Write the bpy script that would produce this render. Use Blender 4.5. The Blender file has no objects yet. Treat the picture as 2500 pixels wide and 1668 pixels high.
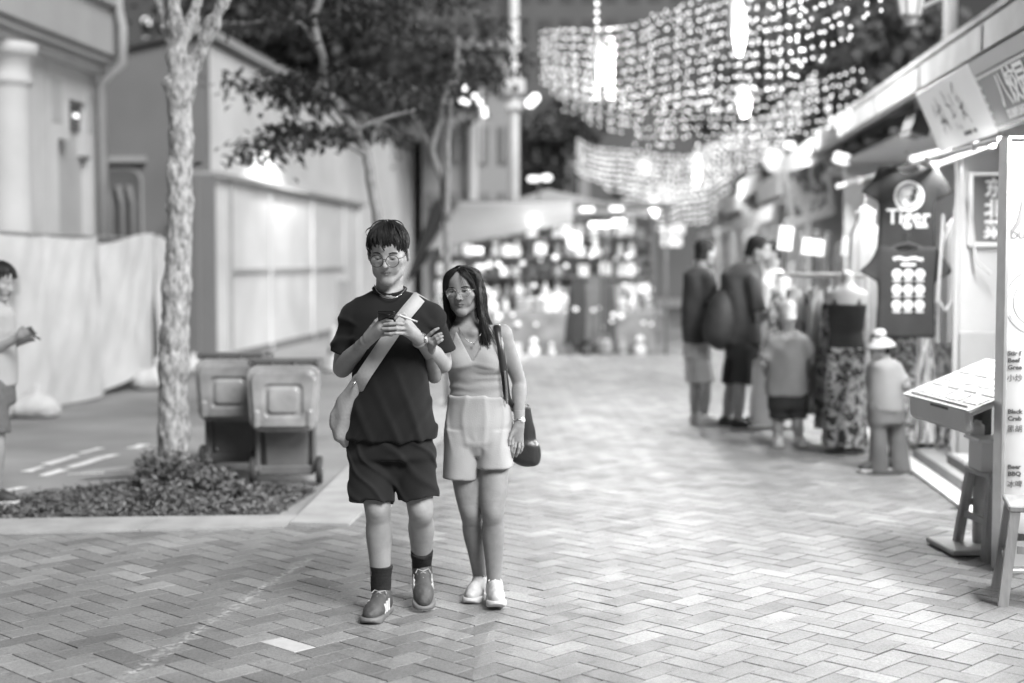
import bpy, bmesh, math, random
import numpy as np
from mathutils import Vector, Matrix, Euler

# ------------------------------------------------------------------ camera, sky, sun, exposure
SC = bpy.context.scene
COL = SC.collection
CAM_H = 1.6
FPX = 3472.0                      # focal length in photo pixels (50 mm on a 36 mm frame, 2500 px wide)
PITCH = math.atan(198 / FPX)      # looking slightly down
YAW = math.atan(296 / FPX)        # the street runs along +Y; the camera looks a little left of it
cam_d = bpy.data.cameras.new('camera')
cam_d.lens = 50; cam_d.sensor_width = 36
cam_d.clip_start = 0.1; cam_d.clip_end = 600
cam_d.dof.use_dof = True
cam_d.dof.focus_distance = 6.28
cam_d.dof.aperture_fstop = 1.05
cam = bpy.data.objects.new('camera', cam_d); COL.objects.link(cam)
cam.location = (0, 0, CAM_H)
cam.rotation_euler = (math.pi / 2 - PITCH, 0, YAW)
SC.camera = cam

world = bpy.data.worlds.new('World'); SC.world = world; world.use_nodes = True
wn = world.node_tree.nodes; wl = world.node_tree.links
sky = wn.new('ShaderNodeTexSky'); sky.sky_type = 'NISHITA'; sky.sun_disc = False
sky.sun_elevation = math.radians(4); sky.sun_rotation = math.radians(140)
bw = wn.new('ShaderNodeRGBToBW')                      # black-and-white photograph: a colourless night sky
wl.new(sky.outputs[0], bw.inputs[0]); wl.new(bw.outputs[0], wn['Background'].inputs[0])
wn['Background'].inputs[1].default_value = 0.014

def sun_lamp(energy, angle, elev, az):
    l = bpy.data.lights.new('night_glow', 'SUN'); l.energy = energy; l.angle = math.radians(angle)
    o = bpy.data.objects.new('night_glow', l); COL.objects.link(o)
    o.rotation_euler = (math.radians(90 - elev), 0, math.radians(az))
    return o
sun_lamp(1.85, 24, 44, 40)      # soft city glow falling from behind the camera's right shoulder

vs = SC.view_settings
vs.view_transform = 'Standard'; vs.look = 'None'; vs.exposure = 1.5; vs.gamma = 1.0; vs.use_curve_mapping = False
SC.cycles.use_denoising = True
SC.cycles.max_bounces = 6
SC.cycles.sample_clamp_indirect = 6.0
SC.cycles.use_adaptive_sampling = False

# ------------------------------------------------------------------ pixel helpers (2500 x 1668 photo pixels)
CP, SP = math.cos(PITCH), math.sin(PITCH)
CY, SY = math.cos(YAW), math.sin(YAW)
def l2w(x, d, z):                         # level camera frame (right, forward, up) to world
    return Vector((x * CY - d * SY, x * SY + d * CY, z))
def ray(px, py):
    u = (px - 1250) / FPX; v = (834 - py) / FPX
    return (u, CP + v * SP, -SP + v * CP)
def pt(px, py, d):                        # point at level distance d
    r = ray(px, py); k = d / r[1]
    return l2w(r[0] * k, d, CAM_H + r[2] * k)
def gp(px, py, z=0.0):                    # point on the ground (or on a level plane z)
    r = ray(px, py); k = (z - CAM_H) / r[2]
    return l2w(r[0] * k, r[1] * k, z)
def wray(px, py):
    r = ray(px, py); return l2w(r[0], r[1], r[2])
def on_x(px, py, X):                      # point on the street-parallel plane x = X
    r = wray(px, py); k = X / r.x
    return Vector((X, r.y * k, CAM_H + r.z * k))
def on_y(px, py, Y):                      # point on the cross-street plane y = Y
    r = wray(px, py); k = Y / r.y
    return Vector((r.x * k, Y, CAM_H + r.z * k))
def gdist(py):                            # level distance of a ground point seen at row py
    r = ray(1250, py); return r[1] * (-CAM_H) / r[2]

# ------------------------------------------------------------------ materials (all grey: the photograph is black and white)
MATS = {}
def mat(name, v, rough=0.7, var=0.12, scale=6.0, bump=0.0, bscale=60.0, metal=0.0, spec=0.5, coat=0.0,
        emit=0.0, attr=None, stretch=None, spots=0.0):
    if name in MATS: return MATS[name]
    m = bpy.data.materials.new(name); m.use_nodes = True
    n = m.node_tree.nodes; l = m.node_tree.links
    b = n['Principled BSDF']
    b.inputs['Roughness'].default_value = rough
    b.inputs['Metallic'].default_value = metal
    b.inputs['Specular IOR Level'].default_value = spec
    b.inputs['Coat Weight'].default_value = coat
    tc = n.new('ShaderNodeTexCoord'); vec = tc.outputs['Object']
    if stretch:
        mp = n.new('ShaderNodeMapping'); mp.inputs['Scale'].default_value = stretch
        l.new(vec, mp.inputs[0]); vec = mp.outputs[0]
    nz = n.new('ShaderNodeTexNoise'); nz.inputs['Scale'].default_value = scale; nz.inputs['Detail'].default_value = 6
    l.new(vec, nz.inputs['Vector'])
    mr = n.new('ShaderNodeMapRange')
    mr.inputs[1].default_value = 0.25; mr.inputs[2].default_value = 0.75
    mr.inputs[3].default_value = v * (1 - var); mr.inputs[4].default_value = v * (1 + var)
    l.new(nz.outputs[0], mr.inputs[0]); out = mr.outputs[0]
    if attr:
        at = n.new('ShaderNodeAttribute'); at.attribute_name = attr
        mu = n.new('ShaderNodeMath'); mu.operation = 'MULTIPLY'
        l.new(out, mu.inputs[0]); l.new(at.outputs['Fac'], mu.inputs[1]); out = mu.outputs[0]
    if spots:
        sp = n.new('ShaderNodeTexNoise'); sp.inputs['Scale'].default_value = spots; sp.inputs['Detail'].default_value = 3
        l.new(vec, sp.inputs['Vector'])
        m2 = n.new('ShaderNodeMapRange'); m2.inputs[1].default_value = 0.56; m2.inputs[2].default_value = 0.62
        m2.inputs[3].default_value = 1.0; m2.inputs[4].default_value = 0.55
        l.new(sp.outputs[0], m2.inputs[0])
        mu = n.new('ShaderNodeMath'); mu.operation = 'MULTIPLY'
        l.new(out, mu.inputs[0]); l.new(m2.outputs[0], mu.inputs[1]); out = mu.outputs[0]
    l.new(out, b.inputs['Base Color'])
    if bump:
        bn = n.new('ShaderNodeTexNoise'); bn.inputs['Scale'].default_value = bscale; bn.inputs['Detail'].default_value = 5
        l.new(vec, bn.inputs['Vector'])
        bp = n.new('ShaderNodeBump'); bp.inputs['Strength'].default_value = bump; bp.inputs['Distance'].default_value = 0.01
        l.new(bn.outputs[0], bp.inputs['Height']); l.new(bp.outputs[0], b.inputs['Normal'])
    if emit:
        l.new(out, b.inputs['Emission Color']); b.inputs['Emission Strength'].default_value = emit
    MATS[name] = m; return m
def glow(name, strength, v=1.0, sample=False, base=.35):
    if name in MATS: return MATS[name]
    m = bpy.data.materials.new(name); m.use_nodes = True
    n = m.node_tree.nodes; b = n['Principled BSDF']
    b.inputs['Base Color'].default_value = (base, base, base, 1)
    b.inputs['Emission Color'].default_value = (v, v, v, 1); b.inputs['Emission Strength'].default_value = strength
    if not sample: m.cycles.emission_sampling = 'NONE'
    MATS[name] = m; return m
def glass(name='lens_glass'):
    if name in MATS: return MATS[name]
    m = bpy.data.materials.new(name); m.use_nodes = True
    n = m.node_tree.nodes; l = m.node_tree.links; n.remove(n['Principled BSDF'])
    t = n.new('ShaderNodeBsdfTransparent'); g = n.new('ShaderNodeBsdfGlossy'); g.inputs['Roughness'].default_value = 0.05
    x = n.new('ShaderNodeMixShader'); x.inputs[0].default_value = 0.1
    l.new(t.outputs[0], x.inputs[1]); l.new(g.outputs[0], x.inputs[2]); l.new(x.outputs[0], n['Material Output'].inputs[0])
    MATS[name] = m; return m

# ------------------------------------------------------------------ objects
def link(name, me, m=None, parent=None, smooth=False):
    o = bpy.data.objects.new(name, me); COL.objects.link(o)
    if m is not None and not me.materials: me.materials.append(m)
    if parent is not None: o.parent = parent
    if smooth:
        me.polygons.foreach_set('use_smooth', np.ones(len(me.polygons), dtype=bool))
    return o
def tag(o, label=None, cat=None, group=None, kind=None):
    if label: o['label'] = label
    if cat: o['category'] = cat
    if group: o['group'] = group
    if kind: o['kind'] = kind
    return o
def thing(name, label, cat, loc=(0, 0, 0), rz=0.0, group=None):
    o = bpy.data.objects.new(name, None); COL.objects.link(o); o.empty_display_size = 0.1
    o.location = loc; o.rotation_euler = (0, 0, rz)
    return tag(o, label, cat, group)
def struct(o): o['kind'] = 'structure'; return o
def copy_tree(o, parent=None, label=None):
    c = o.copy(); COL.objects.link(c); c.parent = parent
    if label: c['label'] = label
    for ch in list(o.children): copy_tree(ch, c)
    return c

class MB:
    """collects verts and faces, builds one mesh object"""
    def __init__(s): s.v = []; s.f = []
    def add(s, vs, fs):
        n = len(s.v); s.v += [tuple(p) for p in vs]; s.f += [tuple(i + n for i in q) for q in fs]; return s
    def box(s, c, size, rot=None, bev=0.0):
        x, y, z = [k / 2 for k in size]
        if bev <= 0:
            P = [(-x,-y,-z),(x,-y,-z),(x,y,-z),(-x,y,-z),(-x,-y,z),(x,-y,z),(x,y,z),(-x,y,z)]
            F = [(0,3,2,1),(4,5,6,7),(0,1,5,4),(1,2,6,5),(2,3,7,6),(3,0,4,7)]
        else:
            b = min(bev, x * .9, y * .9, z * .9); P = []; F = []
            for zz, ins in ((-z, b), (-z + b, 0), (z - b, 0), (z, b)):
                for (sx, sy) in ((-1,-1),(1,-1),(1,1),(-1,1)):
                    X, Y = x - ins, y - ins
                    c1 = b * (1 if ins == 0 else 0.6)
                    if sx * sy > 0: P += [(sx*X, sy*(Y-c1), zz), (sx*(X-c1), sy*Y, zz)]
                    else: P += [(sx*(X-c1), sy*Y, zz), (sx*X, sy*(Y-c1), zz)]
            for r in range(3):
                for k in range(8):
                    a = r*8+k; bb = r*8+(k+1) % 8
                    F.append((a, bb, bb+8, a+8))
            F.append(tuple(range(7, -1, -1))); F.append(tuple(range(24, 32)))
        M = rot.to_matrix() if isinstance(rot, Euler) else rot
        C = Vector(c)
        P = [(M @ Vector(p) if M is not None else Vector(p)) + C for p in P]
        return s.add(P, F)
    def tube(s, pts, rad, n=8, cap=True, flat=None):
        pts = [Vector(p) for p in pts]
        if not hasattr(rad, '__len__'): rad = [rad] * len(pts)
        P = []; F = []; up = None
        for i, p in enumerate(pts):
            t = (pts[min(i+1, len(pts)-1)] - pts[max(i-1, 0)])
            if t.length < 1e-9: t = Vector((0, 0, 1))
            t.normalize()
            if up is None:
                up = t.orthogonal().normalized()
            else:
                up = (up - t * up.dot(t)); up = up.normalized() if up.length > 1e-6 else t.orthogonal().normalized()
            sd = t.cross(up)
            for k in range(n):
                a = 2 * math.pi * k / n
                P.append(p + (up * math.cos(a) + sd * math.sin(a)) * rad[i])
        for i in range(len(pts) - 1):
            for k in range(n):
                a = i*n+k; b = i*n+(k+1) % n
                F.append((a, b, b+n, a+n))
        if cap: F.append(tuple(range(n-1, -1, -1))); F.append(tuple((len(pts)-1)*n+k for k in range(n)))
        return s.add(P, F)
    def lathe(s, prof, n=16, c=(0, 0, 0), cap=True):
        P = []; F = []
        for (r, z) in prof:
            for k in range(n):
                a = 2*math.pi*k/n; P.append((c[0]+r*math.cos(a), c[1]+r*math.sin(a), c[2]+z))
        for i in range(len(prof)-1):
            for k in range(n):
                a = i*n+k; b = i*n+(k+1) % n; F.append((a, b, b+n, a+n))
        if cap: F.append(tuple(range(n-1, -1, -1))); F.append(tuple((len(prof)-1)*n+k for k in range(n)))
        return s.add(P, F)
    def prism(s, poly, off):
        """polygon (3-D points) pushed along off"""
        poly = [Vector(p) for p in poly]; off = Vector(off); n = len(poly)
        return s.add(poly + [p + off for p in poly],
                     [tuple(range(n-1, -1, -1)), tuple(range(n, 2*n))] + [(k, (k+1) % n, n+(k+1) % n, n+k) for k in range(n)])
    def grid(s, fn, nu, nv):
        P = [fn(i / nu, j / nv) for j in range(nv+1) for i in range(nu+1)]
        F = [(j*(nu+1)+i, j*(nu+1)+i+1, (j+1)*(nu+1)+i+1, (j+1)*(nu+1)+i) for j in range(nv) for i in range(nu)]
        return s.add(P, F)
    def mesh(s, name='m'):
        me = bpy.data.meshes.new(name); me.from_pydata(s.v, [], s.f); me.update(); return me
    def build(s, name, m, parent=None, smooth=False, fix=True):
        me = s.mesh(name)
        if fix:
            b = bmesh.new(); b.from_mesh(me); bmesh.ops.recalc_face_normals(b, faces=b.faces); b.to_mesh(me); b.free()
        return link(name, me, m, parent, smooth)

def solidify(o, t):
    md = o.modifiers.new('thickness', 'SOLIDIFY'); md.thickness = t; md.offset = 0; return o

def text(name, body, size, m, parent, loc, rot, ext=0.002, align='LEFT', bold=0.0, sx=1.0):
    cu = bpy.data.curves.new(name, 'FONT'); cu.body = body; cu.size = size; cu.extrude = ext
    cu.align_x = align; cu.offset = bold; cu.resolution_u = 3
    tmp = bpy.data.objects.new(name + '_outline', cu); COL.objects.link(tmp)
    me = bpy.data.meshes.new_from_object(tmp.evaluated_get(bpy.context.evaluated_depsgraph_get()))   # outlines to a plain mesh
    bpy.data.objects.remove(tmp); bpy.data.curves.remove(cu); me.name = name
    me.materials.clear(); me.materials.append(m)
    o = bpy.data.objects.new(name, me); COL.objects.link(o)
    o.parent = parent; o.location = loc; o.scale = (sx, 1, 1)
    if isinstance(rot, Matrix): o.rotation_euler = rot.to_euler()
    else: o.rotation_euler = rot
    return o

# ------------------------------------------------------------------ signed-distance sculpting -> one continuous mesh (surface nets)
def vnoise(P, f, seed=0):
    """smooth value noise, P (...,3)"""
    Q = P * np.asarray(f, dtype=np.float32) + seed * 17.3
    I = np.floor(Q).astype(np.int64); T = (Q - I).astype(np.float32); T = T*T*(3-2*T)
    def h(i, j, k):
        n = (i*374761393 + j*668265263 + k*2147483647 + seed*144665) & 0x7fffffff
        n = ((n ^ (n >> 13)) * 1274126177) & 0x7fffffff
        return ((n ^ (n >> 16)) & 0xffff).astype(np.float32) / 65535.0
    x, y, z = I[..., 0], I[..., 1], I[..., 2]; u, v, w = T[..., 0], T[..., 1], T[..., 2]
    r = 0
    for dx in (0, 1):
        for dy in (0, 1):
            for dz in (0, 1):
                r = r + h(x+dx, y+dy, z+dz) * (u if dx else 1-u) * (v if dy else 1-v) * (w if dz else 1-w)
    return r * 2 - 1

class Sculpt:
    def __init__(s, lo, hi, h):
        s.lo = np.array(lo, np.float32); s.h = h
        s.n = np.ceil((np.array(hi) - s.lo) / h).astype(int) + 1
        s.F = np.full(s.n, 0.2, np.float32)
    def sub(s, lo, hi):
        a = np.clip(np.floor((np.array(lo) - s.lo) / s.h).astype(int), 0, s.n)
        b = np.clip(np.ceil((np.array(hi) - s.lo) / s.h).astype(int) + 1, 0, s.n)
        if (b - a).min() <= 0: return None, None
        ax = [(np.arange(a[i], b[i], dtype=np.float32) * s.h + s.lo[i]) for i in range(3)]
        P = np.stack(np.meshgrid(*ax, indexing='ij'), -1)
        return (slice(a[0], b[0]), slice(a[1], b[1]), slice(a[2], b[2])), P
    def put(s, fn, lo, hi, k=0.0, op='u'):
        pad = max(k, 0) + 3 * s.h
        sl, P = s.sub(np.array(lo) - pad, np.array(hi) + pad)
        if sl is None: return s
        d = fn(P).astype(np.float32); A = s.F[sl]
        if op == 'u':
            if k > 0:
                q = np.maximum(k - np.abs(A - d), 0) / k; s.F[sl] = np.minimum(A, d) - q*q*k*.25
            else: s.F[sl] = np.minimum(A, d)
        else:
            d = -d
            if k > 0:
                q = np.maximum(k - np.abs(A - d), 0) / k; s.F[sl] = np.maximum(A, d) + q*q*k*.25
            else: s.F[sl] = np.maximum(A, d)
        return s
    def cone(s, a, b, ra, rb, k=0.0, op='u', sq=None, flat=False):
        a = np.array(a, np.float32); b = np.array(b, np.float32); R = max(ra, rb)
        if sq is not None: sq = np.array(sq, np.float32); R = R * sq.max()
        ext = R if not flat else R
        lo = np.minimum(a, b) - ext; hi = np.maximum(a, b) + ext
        def fn(P):
            Q = P - a; B = b - a
            if sq is not None: Q = Q / sq; B = B / sq
            t = np.clip((Q @ B) / max(B @ B, 1e-9), 0, 1)
            d = np.sqrt(((Q - t[..., None] * B) ** 2).sum(-1)) - (ra + (rb - ra) * t)
            if sq is not None: d = d * sq.min()
            if flat:
                dr = (b - a) / max(np.linalg.norm(b - a), 1e-9)
                d = np.maximum(d, (P - b) @ dr)
            return d
        return s.put(fn, lo, hi, k, op)
    def chain(s, pts, rad, k=0.0, op='u', sub=5):
        """a limb: one smooth tube through pts with radii rad, no swelling at the joints"""
        P = [np.array(p, float) for p in pts]; Q = []; R = []
        for i in range(len(P)-1):
            p0, p1, p2, p3 = P[max(i-1, 0)], P[i], P[i+1], P[min(i+2, len(P)-1)]
            r0, r1, r2, r3 = rad[max(i-1, 0)], rad[i], rad[i+1], rad[min(i+2, len(P)-1)]
            for q in range(sub):
                t = q/sub; c = lambda a, b, d, e: .5*((2*b)+(-a+d)*t+(2*a-5*b+4*d-e)*t*t+(-a+3*b-3*d+e)*t**3)
                Q.append(c(p0, p1, p2, p3)); R.append(c(r0, r1, r2, r3))
        Q.append(P[-1]); R.append(rad[-1]); Q = np.array(Q, np.float32); m = max(R)
        def fn(X):
            d = None
            for a, b, ra, rb in zip(Q[:-1], Q[1:], R[:-1], R[1:]):
                B = b-a; V = X-a; t = np.clip((V @ B)/max(B @ B, 1e-9), 0, 1)
                e = np.sqrt(((V - t[..., None]*B)**2).sum(-1)) - (ra+(rb-ra)*t); d = e if d is None else np.minimum(d, e)
            return d
        return s.put(fn, Q.min(0)-m, Q.max(0)+m, k, op)
    def ell(s, c, r, k=0.0, op='u', rot=None):
        c = np.array(c, np.float32); r = np.array(r, np.float32)
        M = None if rot is None else np.array(rot.to_matrix() if isinstance(rot, Euler) else rot, np.float32)
        R = r if M is None else np.full(3, r.max())
        def fn(P):
            Q = P - c
            if M is not None: Q = Q @ M          # inverse rotation
            k0 = np.sqrt(((Q / r) ** 2).sum(-1)); k1 = np.sqrt(((Q / (r*r)) ** 2).sum(-1))
            return k0 * (k0 - 1) / np.maximum(k1, 1e-6)
        return s.put(fn, c - R, c + R, k, op)
    def box(s, c, hs, r, k=0.0, op='u', rot=None):
        c = np.array(c, np.float32); hs = np.array(hs, np.float32)
        M = None if rot is None else np.array(rot.to_matrix() if isinstance(rot, Euler) else rot, np.float32)
        R = hs if M is None else np.full(3, np.linalg.norm(hs))
        def fn(P):
            Q = P - c
            if M is not None: Q = Q @ M
            q = np.abs(Q) - (hs - r)
            return np.sqrt((np.maximum(q, 0) ** 2).sum(-1)) + np.minimum(q.max(-1), 0) - r
        return s.put(fn, c - R, c + R, k, op)
    def loft(s, rows, k=0.0, op='u', e=2.0, cap=0.0):
        """rows: (z, cx, cy, rx, ry) stacked upright sections"""
        rows = sorted(rows); A = np.array(rows, np.float32)
        lo = [(A[:, 1]-A[:, 3]).min(), (A[:, 2]-A[:, 4]).min(), A[0, 0]]
        hi = [(A[:, 1]+A[:, 3]).max(), (A[:, 2]+A[:, 4]).max(), A[-1, 0]]
        zz = np.linspace(A[0, 0], A[-1, 0], 160)
        def sm(col):                            # eased interpolation of the sections
            y = np.interp(zz, A[:, 0], A[:, col]); w = np.ones(9) / 9
            return np.convolve(np.pad(y, 4, mode='edge'), w, 'valid')
        T = [sm(c) for c in (1, 2, 3, 4)]
        def fn(P):
            z = P[..., 2]
            cx, cy, rx, ry = [np.interp(z, zz, t).astype(np.float32) for t in T]
            qx = (P[..., 0]-cx); qy = (P[..., 1]-cy)
            k0 = ((np.abs(qx/rx))**e + (np.abs(qy/ry))**e) ** (1/e)
            d = (k0 - 1) * np.minimum(rx, ry) * (0.6 + 0.4 * np.minimum(np.maximum(rx, ry)/np.minimum(rx, ry), 1.5))
            dz = np.maximum(z - A[-1, 0], A[0, 0] - z)
            if cap > 0:
                return np.where((d > -cap) & (dz > -cap), np.sqrt(np.maximum(d+cap, 0)**2 + np.maximum(dz+cap, 0)**2) - cap, np.maximum(d, dz))
            return np.maximum(d, dz)
        return s.put(fn, lo, hi, k, op)
    def cut(s, co, no):
        """remove what lies on the +no side of the plane"""
        co = np.array(co, np.float32); no = np.array(no, np.float32); no = no / np.linalg.norm(no)
        sl, P = s.sub(s.lo, s.lo + s.n * s.h)
        s.F[sl] = np.maximum(s.F[sl], (P - co) @ no); return s
    def disp(s, fn):
        """push the surface out by fn(P) metres, near the surface only"""
        idx = np.argwhere(np.abs(s.F) < 0.03)
        P = (idx * s.h + s.lo).astype(np.float32)
        s.F[idx[:, 0], idx[:, 1], idx[:, 2]] -= fn(P); return s
    def mesh(s, name='m'):
        F = s.F; h = s.h
        for ax in range(3):                      # keep the surface closed at the box edge
            sl = [slice(None)]*3; sl[ax] = 0; F[tuple(sl)] = np.maximum(F[tuple(sl)], 1e-4)
            sl[ax] = -1; F[tuple(sl)] = np.maximum(F[tuple(sl)], 1e-4)
        S = F < 0; nx, ny, nz = F.shape
        cnt = np.zeros((nx-1, ny-1, nz-1), np.uint8)
        for i in (0, 1):
            for j in (0, 1):
                for k in (0, 1): cnt += S[i:nx-1+i, j:ny-1+j, k:nz-1+k]
        act = (cnt > 0) & (cnt < 8); cells = np.argwhere(act)
        idx = np.full(act.shape, -1, np.int64); idx[act] = np.arange(len(cells))
        acc = np.zeros((len(cells), 3)); m = np.zeros(len(cells))
        cor = [(i, j, k) for i in (0, 1) for j in (0, 1) for k in (0, 1)]
        V = {c: F[cells[:, 0]+c[0], cells[:, 1]+c[1], cells[:, 2]+c[2]] for c in cor}
        for a in cor:
            for ax in range(3):
                if a[ax] == 0:
                    b = list(a); b[ax] = 1; b = tuple(b)
                    fa, fb = V[a], V[b]; cr = (fa < 0) != (fb < 0)
                    t = fa[cr] / (fa[cr] - fb[cr])
                    p = np.tile(np.array(a, float), (cr.sum(), 1)); p[:, ax] = t
                    acc[cr] += p; m[cr] += 1
        v = (cells + acc / np.maximum(m, 1)[:, None]) * h + s.lo
        quads = []
        for ax in range(3):
            o1, o2 = [(1, 2), (2, 0), (0, 1)][ax]
            n = [nx, ny, nz]
            A = [slice(1, n[i]-1) for i in range(3)]; A[ax] = slice(0, n[ax]-1)
            B = list(A); B[ax] = slice(1, n[ax])
            sa, sb = S[tuple(A)], S[tuple(B)]
            for flip in (False, True):
                e = np.argwhere((sa & ~sb) if not flip else (~sa & sb))
                if len(e) == 0: continue
                e = e + np.array([0 if i == ax else 1 for i in range(3)])
                d1 = np.zeros(3, int); d1[o1] = 1; d2 = np.zeros(3, int); d2[o2] = 1
                q = [e-d1-d2, e-d2, e, e-d1]
                ids = np.stack([idx[c[:, 0], c[:, 1], c[:, 2]] for c in q], 1)
                quads.append(ids if not flip else ids[:, ::-1])
        Q = np.concatenate(quads) if quads else np.zeros((0, 4), int)
        me = bpy.data.meshes.new(name)
        me.vertices.add(len(v)); me.vertices.foreach_set('co', v.astype(np.float32).ravel())
        me.loops.add(len(Q)*4); me.loops.foreach_set('vertex_index', Q.astype(np.int32).ravel())
        me.polygons.add(len(Q)); me.polygons.foreach_set('loop_start', np.arange(0, len(Q)*4, 4, dtype=np.int32))
        me.polygons.foreach_set('use_smooth', np.ones(len(Q), dtype=bool))
        me.update(calc_edges=True); me.validate()
        return me
    def build(s, name, m, parent=None, tone=None):
        me = s.mesh(name)
        if tone is not None:
            co = np.zeros(len(me.vertices)*3, np.float32); me.vertices.foreach_get('co', co)
            at = me.attributes.new('tone', 'FLOAT', 'POINT'); at.data.foreach_set('value', tone(co.reshape(-1, 3)).astype(np.float32))
        return link(name, me, m, parent)
# ================================================================== ground, pavement
random.seed(7); RNG = np.random.default_rng(7)
M_ASPH = mat('asphalt', 0.235, 0.85, 0.22, 1.3, 0.5, 160)
M_CONC = mat('kerb_concrete', 0.33, 0.8, 0.2, 5, 0.35, 60)
M_WHITE = mat('road_paint', 0.72, 0.7, 0.35, 14, 0.3, 90)
M_SOIL = mat('bed_soil', 0.075, 0.95, 0.5, 14, 1.0, 60)
M_JOINT = mat('joint_sand', 0.02, 0.95, 0.4, 30, 0.8, 160)

# one sheet to the horizon
g = MB().add([(-300, -120, -0.012), (300, -120, -0.012), (300, 480, -0.012), (-300, 480, -0.012)], [(0, 1, 2, 3)]).build('ground', M_ASPH)
struct(g)

# brick material: per-brick tone, speckle, worn chalk line
def brick_mat():
    m = bpy.data.materials.new('clay_paver'); m.use_nodes = True
    n = m.node_tree.nodes; l = m.node_tree.links; b = n['Principled BSDF']
    oi = n.new('ShaderNodeObjectInfo'); ge = n.new('ShaderNodeNewGeometry')
    ad = n.new('ShaderNodeMath'); ad.operation = 'ADD'
    l.new(oi.outputs['Random'], ad.inputs[0]); l.new(ge.outputs['Random Per Island'], ad.inputs[1])
    fr = n.new('ShaderNodeMath'); fr.operation = 'FRACT'; l.new(ad.outputs[0], fr.inputs[0])
    cr = n.new('ShaderNodeValToRGB'); l.new(fr.outputs[0], cr.inputs[0])
    e = cr.color_ramp.elements; e[0].position = 0.0; e[0].color = (.16,)*3 + (1,); e[1].position = 1.0; e[1].color = (.31,)*3 + (1,)
    for p, c in ((.12, .195), (.5, .23), (.88, .26)):
        q = e.new(p); q.color = (c, c, c, 1)
    pos = ge.outputs['Position']
    def noise(sc, det=4):
        t = n.new('ShaderNodeTexNoise'); t.inputs['Scale'].default_value = sc; t.inputs['Detail'].default_value = det
        l.new(pos, t.inputs['Vector']); return t.outputs[0]
    def rng(s, a, b_, c, d):
        t = n.new('ShaderNodeMapRange'); [setattr(t.inputs[i+1], 'default_value', v) for i, v in enumerate((a, b_, c, d))]
        l.new(s, t.inputs[0]); return t.outputs[0]
    def mul(a, b_):
        t = n.new('ShaderNodeMath'); t.operation = 'MULTIPLY'; l.new(a, t.inputs[0]); l.new(b_, t.inputs[1]); return t.outputs[0]
    speck = mul(rng(noise(210, 2), .56, .66, 1.0, .5), rng(noise(95, 2), .66, .72, 1.0, .4))
    fine = rng(noise(70, 5), .3, .7, .78, 1.2)
    blot = mul(rng(noise(1.6, 5), .3, .7, .78, 1.18), rng(noise(11, 3), .62, .72, 1.0, .72))
    v = mul(mul(mul(cr.outputs[0], speck), fine), blot)
    # a scuffed chalk line dragged across the bricks
    A, B = gp(760, 1360), gp(250, 1690)
    sx = n.new('ShaderNodeSeparateXYZ'); l.new(pos, sx.inputs[0])
    dx, dy = B.x-A.x, B.y-A.y; L = math.hypot(dx, dy); nx_, ny_ = -dy/L, dx/L
    def lin(a, b_, c):
        t1 = n.new('ShaderNodeMath'); t1.operation = 'MULTIPLY'; l.new(sx.outputs[0], t1.inputs[0]); t1.inputs[1].default_value = a
        t2 = n.new('ShaderNodeMath'); t2.operation = 'MULTIPLY_ADD'; l.new(sx.outputs[1], t2.inputs[0]); t2.inputs[1].default_value = b_; l.new(t1.outputs[0], t2.inputs[2])
        t3 = n.new('ShaderNodeMath'); t3.operation = 'ADD'; l.new(t2.outputs[0], t3.inputs[0]); t3.inputs[1].default_value = c; return t3.outputs[0]
    ab = n.new('ShaderNodeMath'); ab.operation = 'ABSOLUTE'; l.new(lin(nx_, ny_, -(A.x*nx_+A.y*ny_)), ab.inputs[0])
    near = rng(ab.outputs[0], .0, .045, 1, 0)
    along = lin(dx/L, dy/L, -(A.x*dx+A.y*dy)/L)
    seg = mul(rng(along, -.05, .05, 0, 1), rng(along, L, L+.3, 1, 0))
    chalk = mul(mul(near, seg), rng(noise(34, 6), .47, .62, 0, .75))
    mx = n.new('ShaderNodeMix'); mx.data_type = 'FLOAT'; l.new(chalk, mx.inputs[0]); l.new(v, mx.inputs[2]); mx.inputs[3].default_value = .55
    l.new(mx.outputs[0], b.inputs['Base Color'])
    l.new(rng(noise(5, 4), .3, .7, .4, .62), b.inputs['Roughness'])
    bp = n.new('ShaderNodeBump'); bp.inputs['Strength'].default_value = .55; bp.inputs['Distance'].default_value = .004
    l.new(noise(130, 4), bp.inputs['Height']); l.new(bp.outputs[0], b.inputs['Normal'])
    return m
M_BRICK = brick_mat()
M_BRICK_PALE = mat('pale_paver', 0.5, 0.6, 0.1, 20, 0.3, 120)

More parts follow.
